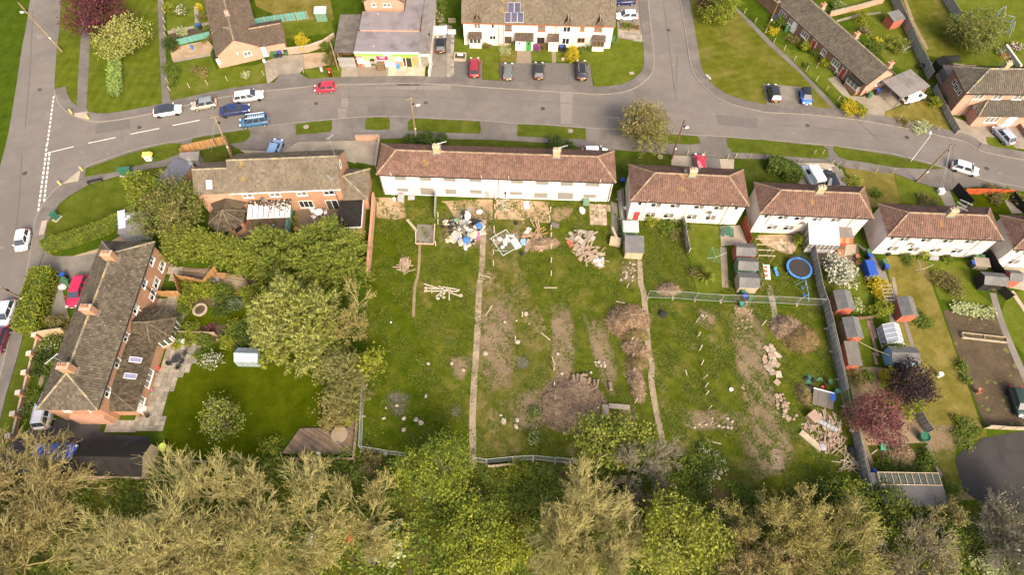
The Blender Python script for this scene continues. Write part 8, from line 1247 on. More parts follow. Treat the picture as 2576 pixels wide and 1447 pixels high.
def leafy(label,t,x,y,rx,zc,rz,m,name='tree',cat='tree',rs=1,dens=1.0,leaf=.16,cs=.42,group=None,trunk=True,m2=None,f2=.25,up=.6,hollow=.4,xs=1.0,flower=None,base=None,bark='bark_brown'):
    T=thing(name,label,cat,base if base is not None else at_crown(t,x,y,zc),random.Random(rs).random()*6.28 if xs==1 else 0,group)
    area=4*math.pi*rx*rx*(.5+.5*rz/rx);n=max(14,int(area*1.5*dens));per=max(10,int(16*(.16/leaf)**1.4));k,d=clumps(rs,rx*.93,rz*.93,zc,n,per,cs,hollow,xs=xs)
    if trunk:
        lv,tips=skeleton(rs,zc+rz*.8,.8,max(.3,zc-rz*.6),(5,4,4),r=.05+.035*rx,wig=.14);S_=lv[0]+lv[1]+lv[2]+lv[3];mx=max(math.hypot(s[1].x,s[1].y) for s in S_);kx=min(1,rx*.92/mx);mz_=max(s[1].z for s in S_);kz=min(1,(zc+rz*.85)/mz_);S_=[(Vector((a.x*kx,a.y*kx,a.z*kz)),Vector((b.x*kx,b.y*kx,b.z*kz)),c,e) for a,b,c,e in S_];link('trunk',limb_mesh('trunk',S_,bark,.018,(5,4)),T)
    ms=[m];V,F=leaves(len(k),k,leaf,up,.62,rs);mi=None
    if m2:ms.append(m2);cl=np.random.default_rng(rs+5).random(n)<f2;mi=np.repeat(cl,per).astype(int)
    link('crown',raw_mesh('crown',V,F,ms,mi),T)
    if flower:q=np.random.default_rng(rs+9);idx=q.integers(0,len(k),int(len(k)*flower[1]));fc=k[idx];fc=fc*1.0;fc[:,2]+=.12;V,F=leaves(len(fc),fc,flower[2],1.2,.9,rs+3);link('blossom',raw_mesh('blossom',V,F,[flower[0]]),T)
    return T
def conifer(label,t,x,y,rx,zc,h,m,rs=1,dens=1.0,group=None,sp=.62,m2=None,base=None,name='conifer',xs=1.0,round_=.6):
    """feathery fans pointing out and up over a rounded cone; each fan is a long bough with side sprays, darker gaps between"""
    T=thing(name,label,'tree',base if base is not None else at_crown(t,x,y,zc),0,group);q=np.random.default_rng(rs);n=int(rx*h*15*dens*(.62/sp)**1.3);z=h*(q.random(n)**.8)*.98;prof=np.maximum(.06,(1-(z/h)**(1/round_*1.4))**.7)*rx;az=q.random(n)*6.283;lob=1+.16*np.sin(az*3+rs)+.12*np.sin(az*5+z*1.3+rs)+.1*np.sin(z*2.6+az*2);rad=prof*lob*(.5+.5*q.random(n)**.6)
    o=np.stack([np.cos(az)*xs,np.sin(az),np.zeros(n)],1);p=o*rad[:,None];p[:,2]=z+.25;dr=o*1.0+q.normal(size=(n,3))*.18;dr[:,2]=.25+.9*(z/h)**2;dr /= np.linalg.norm(dr,axis=1)[:,None];side=np.cross(dr,[0,0,1.]);side /= np.linalg.norm(side,axis=1)[:,None]+1e-9;C_=[];D_=[];L=sp*1.7*(.7+.6*q.random(n))[:,None]
    for k in range(7):
        f=k/6;w=(1-f)*.42+.06
        for sg in (-1,1):C_.append(p+dr*L*(f-.35)+side*sg*L*w*.55+np.array([[0,0,-.12]])*L*w+q.normal(size=(n,3))*.03);D_.append(dr*.75+side*sg*(1.1-f*.5))
    c=np.concatenate(C_);d=np.concatenate(D_);c[:,2]=np.maximum(c[:,2],.05);V,F=leaves(len(c),c,sp*.27,.7,.34,rs,d,.25);mi=None;ms=[m]
    if m2:ms.append(m2);mi=(np.tile(q.random(n)<.3,14)).astype(int)
    link('crown',raw_mesh('crown',V,F,ms,mi),T);mb=MB();mb.tube((0,0,0),(0,0,h*.85),.05+.03*rx,.03,6);mb.obj('trunk','bark_brown',T)
    return T
def hedge(label,pts,w,h,m,rs=1,leaf=.12,dens=26,name='hedge'):
    T=thing(name,label,'hedge',pts[0]);L=[Vector((p[0]-pts[0][0],p[1]-pts[0][1],0)) for p in spline(pts,5)];q=np.random.default_rng(rs);a=offset(L,w/2*.86);b=offset(L,-w/2*.86);mb=MB();mb.prism(a+list(reversed(b)),0,h*.93);mb.obj('light_block_core','leaf_dark',T);C_=[]  # solid dark core added inside the leaves to block light
    for i in range(len(L)-1):
        p0,p1=L[i],L[i+1];ln=(p1-p0).length;d=(p1-p0)/max(ln,1e-6);nx=Vector((-d.y,d.x,0));N=int(ln*w*dens*2.0);u=q.random(N);v=q.uniform(-.5,.5,N)*w;P=np.outer(1-u,p0)+np.outer(u,p1)+np.outer(v,nx);P[:,2]=h+q.normal(size=N)*.045-np.abs(v/w*2)**5*.25;C_.append(P)
        for s_ in (-1,1):N=int(ln*h*dens*1.5);u=q.random(N);zz=q.random(N)*h;P=np.outer(1-u,p0)+np.outer(u,p1)+np.outer(np.full(N,s_*w/2)+q.normal(size=N)*.07,nx);P[:,2]=zz;C_.append(P)
    for e,s_ in ((L[0],-1),(L[-1],1)):
        d=((L[1]-L[0]) if s_<0 else (L[-1]-L[-2])).normalized();nx=Vector((-d.y,d.x,0));N=int(w*h*dens*2);P=np.outer(np.ones(N),e+d*s_*.12)+np.outer(q.uniform(-.5,.5,N)*w,nx);P[:,2]=q.random(N)*h;C_.append(P)
    c=np.concatenate(C_);V,F=leaves(len(c),c,leaf,.6,.65,rs);link('foliage',raw_mesh('foliage',V,F,[m]),T);return T
def shrub(label,t,x,y,r,m,h=None,rs=1,name='shrub',group=None,leaf=.1,flower=None,m2=None,dens=1.6,xs=1.0):
    h=h or r*1.3;return leafy(label,t,x,y,r,h*.5,h*.55,m,name,'shrub',rs,dens,leaf,.22,group,False,m2,.35,.6,.3,xs,flower)
def spiky(label,t,x,y,r,m,rs=1,n=160):
    T=thing('yucca',label,'plant',at_crown(t,x,y,.8));q=random.Random(rs);mb=MB()
    for i in range(n):
        az=q.random()*6.283;el=q.uniform(.05,1.35);d=Vector((math.cos(az)*math.cos(el),math.sin(az)*math.cos(el),math.sin(el)));L=r*q.uniform(.75,1.1);b=Vector((0,0,.5));m_=b+d*L*.6;e=b+d*L-Vector((0,0,.25*L*math.cos(el)));s_=Vector((-math.sin(az),math.cos(az),0))*.05;mb.add([b-s_,b+s_,m_+s_,m_-s_,e],[(0,1,2,3),(3,2,4)])
    mb.obj('leaves',m,T);mb=MB();mb.tube((0,0,0),(0,0,.6),.12);mb.obj('stem','bark_brown',T)
def brush(label,t,x,y,rx,ry,h,m='brush_brown',rs=1,n=700,rz=0,group='heaps of dead brush on the cleared gardens',L=.9,m2=None):
    T=thing('brush_pile',label,'brush pile',g(t,x,y),rz,group);q=np.random.default_rng(rs)
    for mm,k,nm in ((m,n,'branches'),)+(((m2,n//3,'needles'),) if m2 else ()):
        a=q.random(k)*6.283;rr=q.random(k)**.5;z=np.maximum(.03,h*(1-rr**1.6)*q.random(k)**.45);P=np.stack([np.cos(a)*rr*rx,np.sin(a)*rr*ry,z],1);d=q.normal(size=(k,3))*[1,1,.3];d[:,:2]+=np.stack([np.cos(a),np.sin(a)],1)*.5;d /= np.linalg.norm(d,axis=1)[:,None];ln=L*q.uniform(.4,1.1,k)[:,None];A=P-d*ln/2;B=P+d*ln/2;A[:,2]=np.maximum(A[:,2],.02);B[:,2]=np.maximum(B[:,2],.02);link(nm,segs_mesh(nm,A,B,q.uniform(.015,.035,k),q.uniform(.01,.018,k),mm,3),T)
    mb=MB();V=[];N=12;V.append((0,0,h*.6))
    for i in range(N):a=6.283*i/N;V.append((math.cos(a)*rx*.55,math.sin(a)*ry*.55,h*.4))
    for i in range(N):a=6.283*i/N;j=rnd.uniform(.85,1.05);V.append((math.cos(a)*rx*.92*j,math.sin(a)*ry*.92*j,.01))
    mb.add(V,[(0,1+i,1+(i+1) % N) for i in range(N)]+[(1+i,1+N+i,1+N+(i+1) % N,1+(i+1) % N) for i in range(N)]);mb.obj('matted_core','brush_core',T);return T
mat('brush_core',(.33,.23,.15),.95,.4,4,bump=.8,bs=12)
# ------------------------------------------------ trees along the top
leafy('dark purple-leaved tree on the green beside the footpath',0,985,95,4.6,4.6,3.6,'leaf_purple',rs=3,leaf=.15,dens=1.3)
leafy('pale yellow-green broad tree standing on the mown green',0,1225,365,3.75,3.5,2.9,'leaf_park',rs=5,leaf=.15,dens=1.2,bark='bark_grey')
leafy('yellow-green tree at the head of the junction green',2,2115,30,3.6,3.4,3.0,'leaf_lime',rs=7,m2='leaf_mid');shrub('dark red shrub beside the yellow-green junction tree',2,1925,30,1.4,'leaf_purple',2,rs=8)
leafy('grey-green rounded tree in the lawn behind the brick hip-roofed house',3,2065,300,4.6,3.0,2.9,'leaf_greygreen' if 'leaf_greygreen' in M else 'leaf_cypress',rs=9,leaf=.14,m2='leaf_mid',f2=.5,dens=1.3)
leafy('olive brown round tree in the front garden by the pole',2,1320,1225,3.4,4.2,3.0,'leaf_olive',rs=11,leaf=.13,m2='leaf_bud',dens=1.3);conifer('pale silvery conifer in front of the olive brown tree',2,1400,1380,2.3,2.6,5.4,'leaf_conifer_pale',rs=12,sp=.5)
for i,(t,x,y,r,h,m,lb,fl) in enumerate([(0,1710,430,1.35,2.2,'leaf_dark','dark round evergreen bush at the gravel yard corner',None),(0,1820,310,.95,1.4,'leaf_pale','silvery shrub in the bed by the teal fence',None),(0,1690,75,1.0,1.4,'leaf_lime','lime shrub at the bungalow side boundary',None),(0,1715,690,1.45,2.0,'leaf_mid','tall bushy shrub at the front lawn corner',None),(0,1740,815,.9,1.2,'leaf_mid','low shrub below the corner shrub',None),(0,1820,110,1.0,1.4,'leaf_mid','shrub with white blossom in the bungalow garden',('blossom',.18,.12)),(0,2030,720,1.1,1.2,'leaf_bud','thin yellowish shrub on the front lawn',None),(0,1945,690,.6,.8,'leaf_olive','small rose bush on the front lawn',None),(0,2005,65,.5,.9,'leaf_gold','gold shrub beside the garden path',None),(0,2080,280,.8,1.0,'leaf_mid','leafy shrub against the bungalow wall',None),(0,2040,160,.9,.9,'leaf_olive','straggling shrub by the garden path',None),(0,2470,755,.8,.5,'leaf_pale','low flowering clump by the front boundary',('blossom',.1,.06)),(0,2110,380,.6,.9,'leaf_olive','climber on the yard wall',None),
                                                 (1,455,425,1.5,2.2,'leaf_gold','bright yellow flowering shrub in the gravel yard',None),(1,690,470,1.2,1.4,'leaf_mid','ivy mound on the yard wall',None),(1,745,590,1.3,1.8,'leaf_olive','scrubby shrub below the slim pole',None),(1,770,440,1.0,1.6,'leaf_mid','dark ivy against the lean-to store',None),(1,1840,60,1.6,2.2,'leaf_mid','lush shrubs behind the cream garden wall',None),(1,1830,190,1.3,1.8,'leaf_mid','rose bush with pink flowers over the cream wall',('blossom_pink',.12,.09)),(1,2320,455,.6,.7,'leaf_olive','small garden gnome shrub on the terrace lawn',None),(1,2490,490,1.2,.7,'leaf_pale','flower bed under the brown framed window',('blossom_pink',.05,.06)),
                                                 (2,225,470,.75,.9,'leaf_purple_f','purple flowering shrub beside the green door',None),(2,0,460,.5,1.2,'leaf_mid','tall plant beside the white porch',None),(2,225,400,.35,1.8,'leaf_lime','climbing plant on the porch wall',None),(2,320,455,.6,1.0,'leaf_olive','thin rose on the terrace wall',None),(2,760,480,.7,.8,'leaf_mid','round green shrub by the brown bay window',None),(2,690,495,.9,.5,'leaf_mid','narrow bed of flowers by the terrace wall',('blossom_pink',.06,.06)),(2,1130,250,.9,.7,'leaf_mid','vegetables in the raised bed nearest the silver hatchback',None),(2,1215,265,.9,.7,'leaf_olive','vegetables in the outer raised bed',None),
                                                 (3,130,200,1.5,1.4,'leaf_mid','bushy shrubs below the bungalow windows',None),(3,60,310,.9,.9,'leaf_gold','yellow flowering shrub near the bungalow path',None),(3,270,390,1.2,1.0,'leaf_olive','brown mixed bed beside the bungalow path',None),(3,385,460,1.1,1.3,'leaf_lime','lime shrub in the bungalow bed',None),(3,490,530,.8,1.2,'leaf_mid','shrub beside the dark red door',None),(3,590,620,1.1,1.3,'leaf_lime','rounded lime shrub under bungalow window',None),(3,680,660,.7,.8,'leaf_mid','small leafy shrub by the white chair',None),(3,390,660,.5,.6,'leaf_mid','tiny sapling on the frontage lawn',None),(3,950,160,1.0,1.9,'leaf_lime','clipped ball topiary in the back garden',None),(3,960,235,.5,.7,'leaf_lime','small lime ball in the back garden',None),(3,970,300,1.1,.8,'leaf_olive','flower bed in the bungalow back garden',('blossom_pink',.05,.07)),(3,1100,400,.6,.8,'leaf_gold','yellow tuft by the back garden path',None),(3,1070,470,1.6,1.6,'leaf_mid','overgrown bush in the end bungalow garden',None),(3,1290,440,2.0,1.2,'leaf_chest','sprawling hedge across the end bungalow garden',None),(3,855,1085,1.6,1.5,'leaf_gold','bright yellow flowering bush at the drive mouth',None),(3,940,1105,1.3,1.3,'leaf_lime','yellow-green bush joined to the flowering bush',None),(3,1540,1265,1.4,.6,'leaf_pale','white flowering border along the lawn edge',('blossom',.15,.07)),(3,1370,1220,.9,.6,'leaf_olive','low tuft at the lawn edge',None),(3,1700,1010,1.0,2.0,'leaf_lime','shrub against the grey fence beside brick house',None),(3,1770,1000,.7,1.2,'leaf_dark','dark conifer tub by the brick side wall',None),(3,1520,890,1.6,1.2,'leaf_mid','wild shrub patch behind the white van',None),(3,700,60,1.5,.8,'leaf_mid','flower border behind the red brick wall',('blossom',.08,.08)),(3,2470,470,1.3,.9,'leaf_mid','pink flowering bed by the cream path',('blossom_pink',.3,.1)),(3,2350,520,.9,.7,'leaf_mid','pale flowering clump in the back lawn',('blossom',.2,.08))]):
    if m=='leaf_purple_f' and m not in M:leafmat(m,(.30,.09,.24))
    shrub(lb,t,x,y,r,m,h,rs=20+i,flower=fl,name='flower_bed' if 'bed' in lb or 'border' in lb else 'shrub')
conifer('golden conical conifer on the terrace frontage',2,600,560,.95,1.1,2.6,'leaf_gold',rs=80,sp=.3,dens=3);shrub('small golden shrub ball above the conical conifer',2,598,430,.55,'leaf_gold',1.0,rs=81)
# clipped evergreens and hedges in the terrace front gardens
for i,(t,x,y,r,h,lb) in enumerate(((1,1700,1395,1.6,1.8,'dark clipped hedge block by the brown pole'),(1,1875,1400,1.0,2.0,'dark clipped cylinder bush by the terrace front'),(2,425,1425,1.1,2.4,'tall clipped dark cylinder bush behind terrace ridge'),(2,550,1440,.8,1.3,'rounded dark bush next to the tall cylinder bush'),(1,1550,1400,1.0,1.6,'rough green bush at the end of the clipped hedge'))):shrub(lb,t,x,y,r,'leaf_dark',h,rs=90+i,dens=2)
hedge('thick overgrown hedge in the front garden between two semis',PL(7,[0,230,200,300,230,380]),2.6,1.7,'leaf_mid',95,.13,18);shrub('wispy shrub in the dry front garden',7,860,385,1.2,'leaf_lime',.9,rs=96);shrub('round green bush in the dry front garden',7,1095,490,.9,'leaf_mid',.8,rs=97);shrub('rose bed in the front garden by the stay wires',7,1600,575,1.3,'leaf_olive',.9,rs=98);shrub('shrubs along the orange fence inside',7,2280,490,1.3,'leaf_olive',.9,rs=99);shrub('shrub at the grey gate post',7,2400,505,.9,'leaf_lime',1,rs=100);shrub('brown shrub in the enclosed front lawn',7,2300,575,.9,'leaf_olive',.6,rs=101);shrub('wild bush by the last semi front',7,2540,560,1.3,'leaf_olive',1.2,rs=102)
# ------------------------------------------------ left corner
hedge('long clipped yellow-green hedge curving along the corner green',PL(4,[500,1075,800,985,1050,895,1250,805,1400,740]),1.25,2.1,'leaf_hedge',103,.085,44);hedge('massive clipped hedge block beside the left road',PL(4,[520,1330])+PL(8,[440,120,400,280,350,470]),2.8,2.5,'leaf_hedge',104,.11,30);shrub('red-tinged shrub at the foot of the massive hedge',8,590,380,1.6,'leaf_olive',1.3,rs=105)
leafy('rounded olive tree with pale twigs behind the corner green',4,1720,640,4.3,4.0,3.4,'leaf_olive',rs=106,leaf=.14,m2='leaf_mid',f2=.45,dens=1.5,bark='bark_tan');leafy('leafy green tree at the corner green edge',4,1440,470,2.3,3.2,2.6,'leaf_hedge',rs=107,leaf=.16,dens=1.6);bare_tree('small bare tree beside the dark garage roof',4,1630,320,2.6,3.8,.9,108,'bark_tan',None,nl=(5,5,5),r=.1,trunk=.8,group=None,rad=2.20)
for i,(x,y,r,h) in enumerate(((1800,985,2.3,4.2),(2010,1010,2.2,4.4),(2190,1060,2.3,4.4),(2370,1100,2.3,4.6),(2530,1150,2.3,4.6),(1750,1090,1.6,3.4))):conifer('feathery light green conifer in the dense boundary row',4,x,y,r,h*.5,h,'leaf_conifer',110+i,1.15,'conifers of the boundary row',.6,'leaf_hedge')
for i,(x,y,r,h) in enumerate(((120,1010,2.5,5.2),(340,1090,2.5,5.4),(560,1010,2.4,5.6),(760,930,2.3,5.6),(920,1060,2.5,5.8),(700,1200,2.7,6.2),(430,1260,2.6,5.8),(180,1230,2.5,5.2),(920,1260,2.4,5.5),(560,1350,2.2,5))):conifer('tall dark green feathery conifer in the clump behind the patio',5,x,y,r,h*.5,h,'leaf_conifer',120+i,1.1,'conifer clump behind the patio',.68,'leaf_mid')
for i,(x,y,r,h) in enumerate(((330,200,4.0,8.5),(600,300,3.6,8.5),(330,480,3.9,7.5),(600,560,3.4,7.0),(160,330,3.0,6.5))):conifer('massive pale feathery conifer beside the back lawn',9,x,y,r,h*.5,h,'leaf_conifer_pale',135+i,1.0,'stems of the massive pale conifer',.85,'leaf_conifer')
bare_tree('bare branching tree standing by the cleared garden boundary',9,1040,280,4.5,7,.75,141,'bark_tan','leaf_bud',2600,.1,(6,5,5,4),.17,1.6,None,base=g(9,1040,420),rad=3.63);leafy('bright lime-leaved small tree over the boundary fence',9,1110,770,1.9,2.6,1.5,'leaf_lime',rs=142,leaf=.19);conifer('pale drooping cypress next to the lime-leaved tree',9,870,880,2.7,3,6.0,'leaf_cypress',143,1.1,None,.6);conifer('second pale cypress close to the wooden deck',9,890,1120,2.2,2.4,4.6,'leaf_cypress',144,1.1,None,.6,'leaf_olive');shrub('golden green shrub below the massive conifer',9,670,770,1.4,'leaf_hedge',1.8,rs=145);leafy('brownish twiggy shrub at the deck edge',9,760,1270,2.2,1.5,1.2,'leaf_bud','shrub','shrub',146,.8,.12,bark='bark_tan');shrub('lime shrub at the deck corner',9,930,1310,1.0,'leaf_lime',1.4,rs=147);bare_tree('small gnarled tree with yellow leaves by the greenhouse',9,140,690,2,3,1.1,148,'bark_tan','leaf_lime',900,.13,(5,4,3),.09,.8,None,rad=1.76)
for i,(x,y,r,h,m,lb) in enumerate(((1930,40,1.7,1.8,'leaf_hedge','yellow-green shrub bank beneath the willow screen'),(2090,20,1.7,1.9,'leaf_lime','gold-tipped shrub in the middle of the shrub bank'),(2240,60,1.6,1.7,'leaf_mid','green shrub at the deck end of the bank'),(1835,225,.9,1.0,'leaf_mid','round green shrub at the patio edge'),(1830,125,.45,.5,'leaf_lime','tiny lime shrub by the patio'),(2270,190,1.6,1.5,'leaf_dark','dark bushy shrub right of the round bed'),(2400,160,1.5,1.3,'leaf_pale2','grey-green shrub near the domed bush'),(2370,100,.6,.7,'leaf_gold','small gold shrub beneath the deck'),(1740,375,1.3,1.4,'leaf_mid','dark rounded shrub by the bay roof'),(1850,405,.8,.8,'leaf_hedge','clipped green ball below the small lawn'),(1950,405,.85,.8,'leaf_hedge','second clipped ball below the small lawn'),(2095,415,.7,.7,'leaf_maroon','reddish shrub among clipped balls'),(2350,370,.7,.7,'leaf_gold','golden shrub in the dark bed'),(2480,390,1.3,1.2,'leaf_mid','leafy shrub near the big conifer'),(1760,490,1.2,1.3,'leaf_mid','climber over the timber garden wall'),(1930,500,1.2,1.2,'leaf_hedge','rambling climber halfway along the timber wall'),(2070,520,1.1,1.1,'leaf_mid','leafy shrub at the end of timber wall'),(2330,450,1.8,1.3,'leaf_mid','green thicket beyond the timber wall'),(2470,470,1.8,1.4,'leaf_dark','dark thicket above the greenhouse'),(2270,560,1.0,1.4,'leaf_lime','yellow leaved sapling by the greenhouse'),(1990,680,.6,.6,'leaf_mid','small shrub by the veg plot'),(1780,570,.5,.5,'leaf_lime','trailing plant in the white trough'),(500,560,1.3,1.0,'leaf_mid','white rose bush in the front strip'),(430,720,1.2,1.0,'leaf_dark','dark hedge shrubs along the front path'),(400,860,1.2,1.0,'leaf_dark','dense front path shrub beside brick piers'),(340,1090,1.1,.9,'leaf_mid','flowering shrub near the car bonnet'),(300,1220,.9,.8,'leaf_mid','straggling white rose by the silver off-roader'),(520,780,.9,1.0,'leaf_mid','green shrub on the front path'),(1420,1120,.5,.6,'leaf_lime','potted lime plant by the back door'))):
    if m=='leaf_pale2' and m not in M:leafmat(m,(.13,.16,.075))
    shrub(lb,8,x,y,r,m,h,rs=150+i,flower=('blossom',.06,.08) if 'white rose' in lb else None)
conifer('domed clipped conifer beside the deck',8,2515,85,1.5,1.0,2.2,'leaf_hedge',182,2.2,None,.35);leafy('small tree covered in white blossom on the lush lawn',8,2205,1330,2.5,2.2,1.7,'leaf_mid',rs=183,leaf=.13,flower=('blossom',.07,.07),m2='leaf_chest',f2=.6);leafy('white blossoming shrub by the vegetable bed',8,2140,735,1.1,1.0,.9,'leaf_mid','shrub','shrub',184,1,.1,flower=('blossom',.4,.09))
# ------------------------------------------------ wood along the bottom
bare_tree('great spreading bare tree with pale twigs at the wood edge',12,0,0,0,10,.95,201,'bark_tan','leaf_budyel',1800,.1,(7,6,6,6,4),.32,2.2,wig=.2,base=g(12,2230,1120),rad=8.83);bare_tree('second great pale-twigged tree leaning over the black garage',12,0,0,0,9.5,1.0,202,'bark_tan','leaf_budyel',1800,.1,(7,6,6,6,4),.3,1.8,wig=.2,base=g(12,1700,1220),rad=8.56);bare_tree('pale-twigged tree low at the wood edge',12,0,0,0,8,1.1,203,'bark_tan','leaf_budyel',1500,.1,(7,6,6,5,4),.24,1.4,wig=.2,base=g(12,1500,1650),rad=7.73)
bare_tree('budding brownish tree beside the blue van',12,0,0,0,9,1.0,204,'bark_olive','leaf_budbrown',7000,.08,(7,6,5,5,4),.26,1.8,wig=.22,base=g(12,420,780),rad=7.73);bare_tree('budding brownish tree at the wood corner',12,0,0,0,8.5,1.0,205,'bark_olive','leaf_bud',7000,.08,(7,6,5,5,4),.24,1.6,wig=.22,base=g(12,320,1380),rad=7.73);bare_tree('thin budding tree at the field side of the wood',12,0,0,0,8,1.0,206,'bark_olive','leaf_budbrown',7000,.1,(7,5,5,5,4),.22,1.6,base=g(12,-80,1000),rad=6.90)
bare_tree('third great pale-twigged tree behind the lush lawn fence',12,0,0,0,8.5,.95,199,'bark_tan','leaf_budyel',1800,.1,(7,6,6,6,4),.3,2.0,wig=.2,base=at_crown(12,2480,900,4),rad=7.2);bare_tree('yellow-twigged tree over the white dumped board',13,0,0,0,8.5,.9,207,'bark_tan','leaf_budyel',2200,.1,(7,6,6,5,4),.25,1.8,base=g(13,595,1010),rad=7.45);bare_tree('low yellow-twigged tree near the lane',13,0,0,0,6.5,1.0,208,'bark_tan','leaf_budyel',1500,.1,(7,5,5,5,4),.2,1.2,base=g(13,1130,930),rad=5.52)
bare_tree('great pale forked tree between chestnut and lane',14,0,0,0,9.5,.9,209,'bark_tan','leaf_bud',1500,.1,(7,6,6,6,4),.3,2.4,wig=.2,base=g(14,560,1020),rad=6.62);bare_tree('wide bare tree beside the yellow-green chestnut',14,0,0,0,8.5,1.05,210,'bark_tan','leaf_budyel',1500,.1,(7,6,6,6,4),.28,1.6,wig=.2,base=g(14,690,1280),rad=8.00);bare_tree('grey bare tree at the end of the garden path',14,0,0,0,6,.9,211,'bark_grey',None,nl=(7,6,5,5,4),r=.18,trunk=1.2,base=g(14,1250,420),rad=4.69)
bare_tree('large golden-budded tree at the wood edge',15,0,0,0,8.5,1.0,212,'bark_olive','leaf_budyel',11000,.085,(7,6,6,5,4),.3,2.2,base=g(15,30,1230),rad=7.73);bare_tree('broad golden-budded tree below the large one',15,0,0,0,8,1.0,213,'bark_olive','leaf_budyel',11000,.085,(7,6,6,5,4),.28,1.8,base=g(15,420,1430),rad=7.73);bare_tree('brown-budded tree at the bottom of the wood',14,0,0,0,7.5,1.0,214,'bark_olive','leaf_budbrown',7000,.08,(7,6,5,5,4),.25,1.6,base=g(14,2350,1500),rad=6.35)
bare_tree('grey bare tree beside the tarmac court',15,0,0,0,7.5,.9,215,'bark_grey',None,nl=(7,6,5,5,4),r=.24,trunk=1.8,base=g(15,2230,1080),rad=4.97);bare_tree('grey leafless tree at the tarmac corner',15,0,0,0,7,1,216,'bark_grey','leaf_pale',1500,.09,(7,6,5,5,4),.22,1.6,base=g(15,2480,1260),rad=6.21);bare_tree('small bare tree behind the glass-topped garage',15,0,0,0,4.8,.9,217,'bark_tan','leaf_bud',900,.1,(5,5,5,4),.12,1.2,base=g(15,1620,920),rad=2.42);bare_tree('thin pale tree at the bottom by the dark bushes',15,0,0,0,6,1.0,218,'bark_grey','leaf_bud',3500,.09,(7,5,5,5,4),.2,1.4,base=g(15,1420,1420),rad=5.24)
leafy('dense yellow-green chestnut tree with pale flower tips',14,1640,1020,4.3,4.6,3.6,'leaf_chest',rs=220,leaf=.16,m2='leaf_lime',f2=.4,dens=1.3,group=None);leafy('yellow-green maple overhanging the garden end',14,980,110,3.8,3.4,2.4,'leaf_chest',rs=221,leaf=.15,m2='leaf_mid',f2=.35);leafy('leafy mid-green tree in front of the mesh fence',13,1830,380,4.0,4.2,4.2,'leaf_mid',rs=222,leaf=.13,m2='leaf_hedge',f2=.5,dens=1.3,bark='bark_grey');leafy('lower green bush tree below the leafy tree',13,2150,900,3.8,2.6,2.2,'leaf_mid',rs=223,leaf=.14,m2='leaf_lime',f2=.4,dens=1.1);leafy('bright lime bush tree at the bottom of the wood',13,2250,1250,3.6,2.4,2.0,'leaf_lime',rs=224,leaf=.14,m2='leaf_chest',dens=1.2);shrub('pale variegated bush beside the lane',13,1330,1120,2.2,'leaf_chest',2.6,rs=225,leaf=.16,m2='leaf_pale')
for i,(x,y,r) in enumerate(((700,700,2.2),(950,770,2.4),(1250,780,2.3),(800,930,2.0),(1080,960,2.4),(1330,960,2.3),(1560,980,2.2),(1700,1060,2.0),(1150,1130,2.2),(1400,1120,2.2),(980,1080,2.0),(1850,1100,1.8),(1200,650,1.5),(860,620,1.4))):leafy('dark glossy green bush in the thicket below the glass-topped garage',15,x,y,r,1.7,1.6,'leaf_hedge','bush','bush',230+i,1.2,.125,.35,'thicket bushes',True,'leaf_dark',.55)
for i,(t,x,y,r,m) in enumerate(((13,300,350,1.5,'leaf_mid'),(13,600,330,1.6,'leaf_mid'),(13,850,340,1.5,'leaf_mid'),(13,1150,300,1.5,'leaf_olive'),(13,1300,440,1.6,'leaf_dark'),(13,1200,560,1.6,'leaf_dark'),(13,1350,620,1.5,'leaf_mid'),(13,1000,480,1.5,'leaf_mid'),(13,150,260,1.3,'leaf_mid'),(13,120,150,1.2,'leaf_hedge'),(12,1250,430,1.6,'leaf_mid'),(12,1500,480,1.3,'leaf_mid'),(12,1640,340,1.2,'leaf_dark'),(14,60,420,1.6,'leaf_hedge'),(14,120,620,1.6,'leaf_mid'),(14,60,1000,1.7,'leaf_chest'),(14,1100,620,1.5,'leaf_dark'),(14,1120,800,1.6,'leaf_mid'),(14,1750,350,1.6,'leaf_mid'),(14,1900,470,1.6,'leaf_dark'),(14,60,1180,1.6,'leaf_lime'),(14,1350,1350,1.5,'leaf_dark'),(12,600,1000,1.6,'leaf_olive'),(12,900,1300,1.6,'leaf_mid'),(13,200,1150,1.5,'leaf_mid'),(13,400,1300,1.5,'leaf_mid'),(15,2250,1350,1.8,'leaf_pale'),(15,2500,1420,1.6,'leaf_mid'),(15,330,680,1.5,'leaf_dark'),(15,1850,600,1.0,'leaf_mid'),(15,1850,720,1.0,'leaf_mid'))):leafy('rambling undergrowth bush along the wood edge',t,x,y,r,.7,.75,m,'bush','bush',260+i,.9,.12,.3,'undergrowth bushes of the wood edge',False)
for i,(t,x,y,r,n) in enumerate(((10,230,1250,.9,.2),(14,210,70,1.0,.3),(14,1920,200,1.0,.25),(14,2060,300,1.1,.25),(14,1930,520,1.2,.25))):shrub('white flowering cow parsley clump in rough grass',t,x,y,r,'leaf_mid',.9,rs=300+i,flower=('blossom',n*.45,.06),group='white flowering clumps')
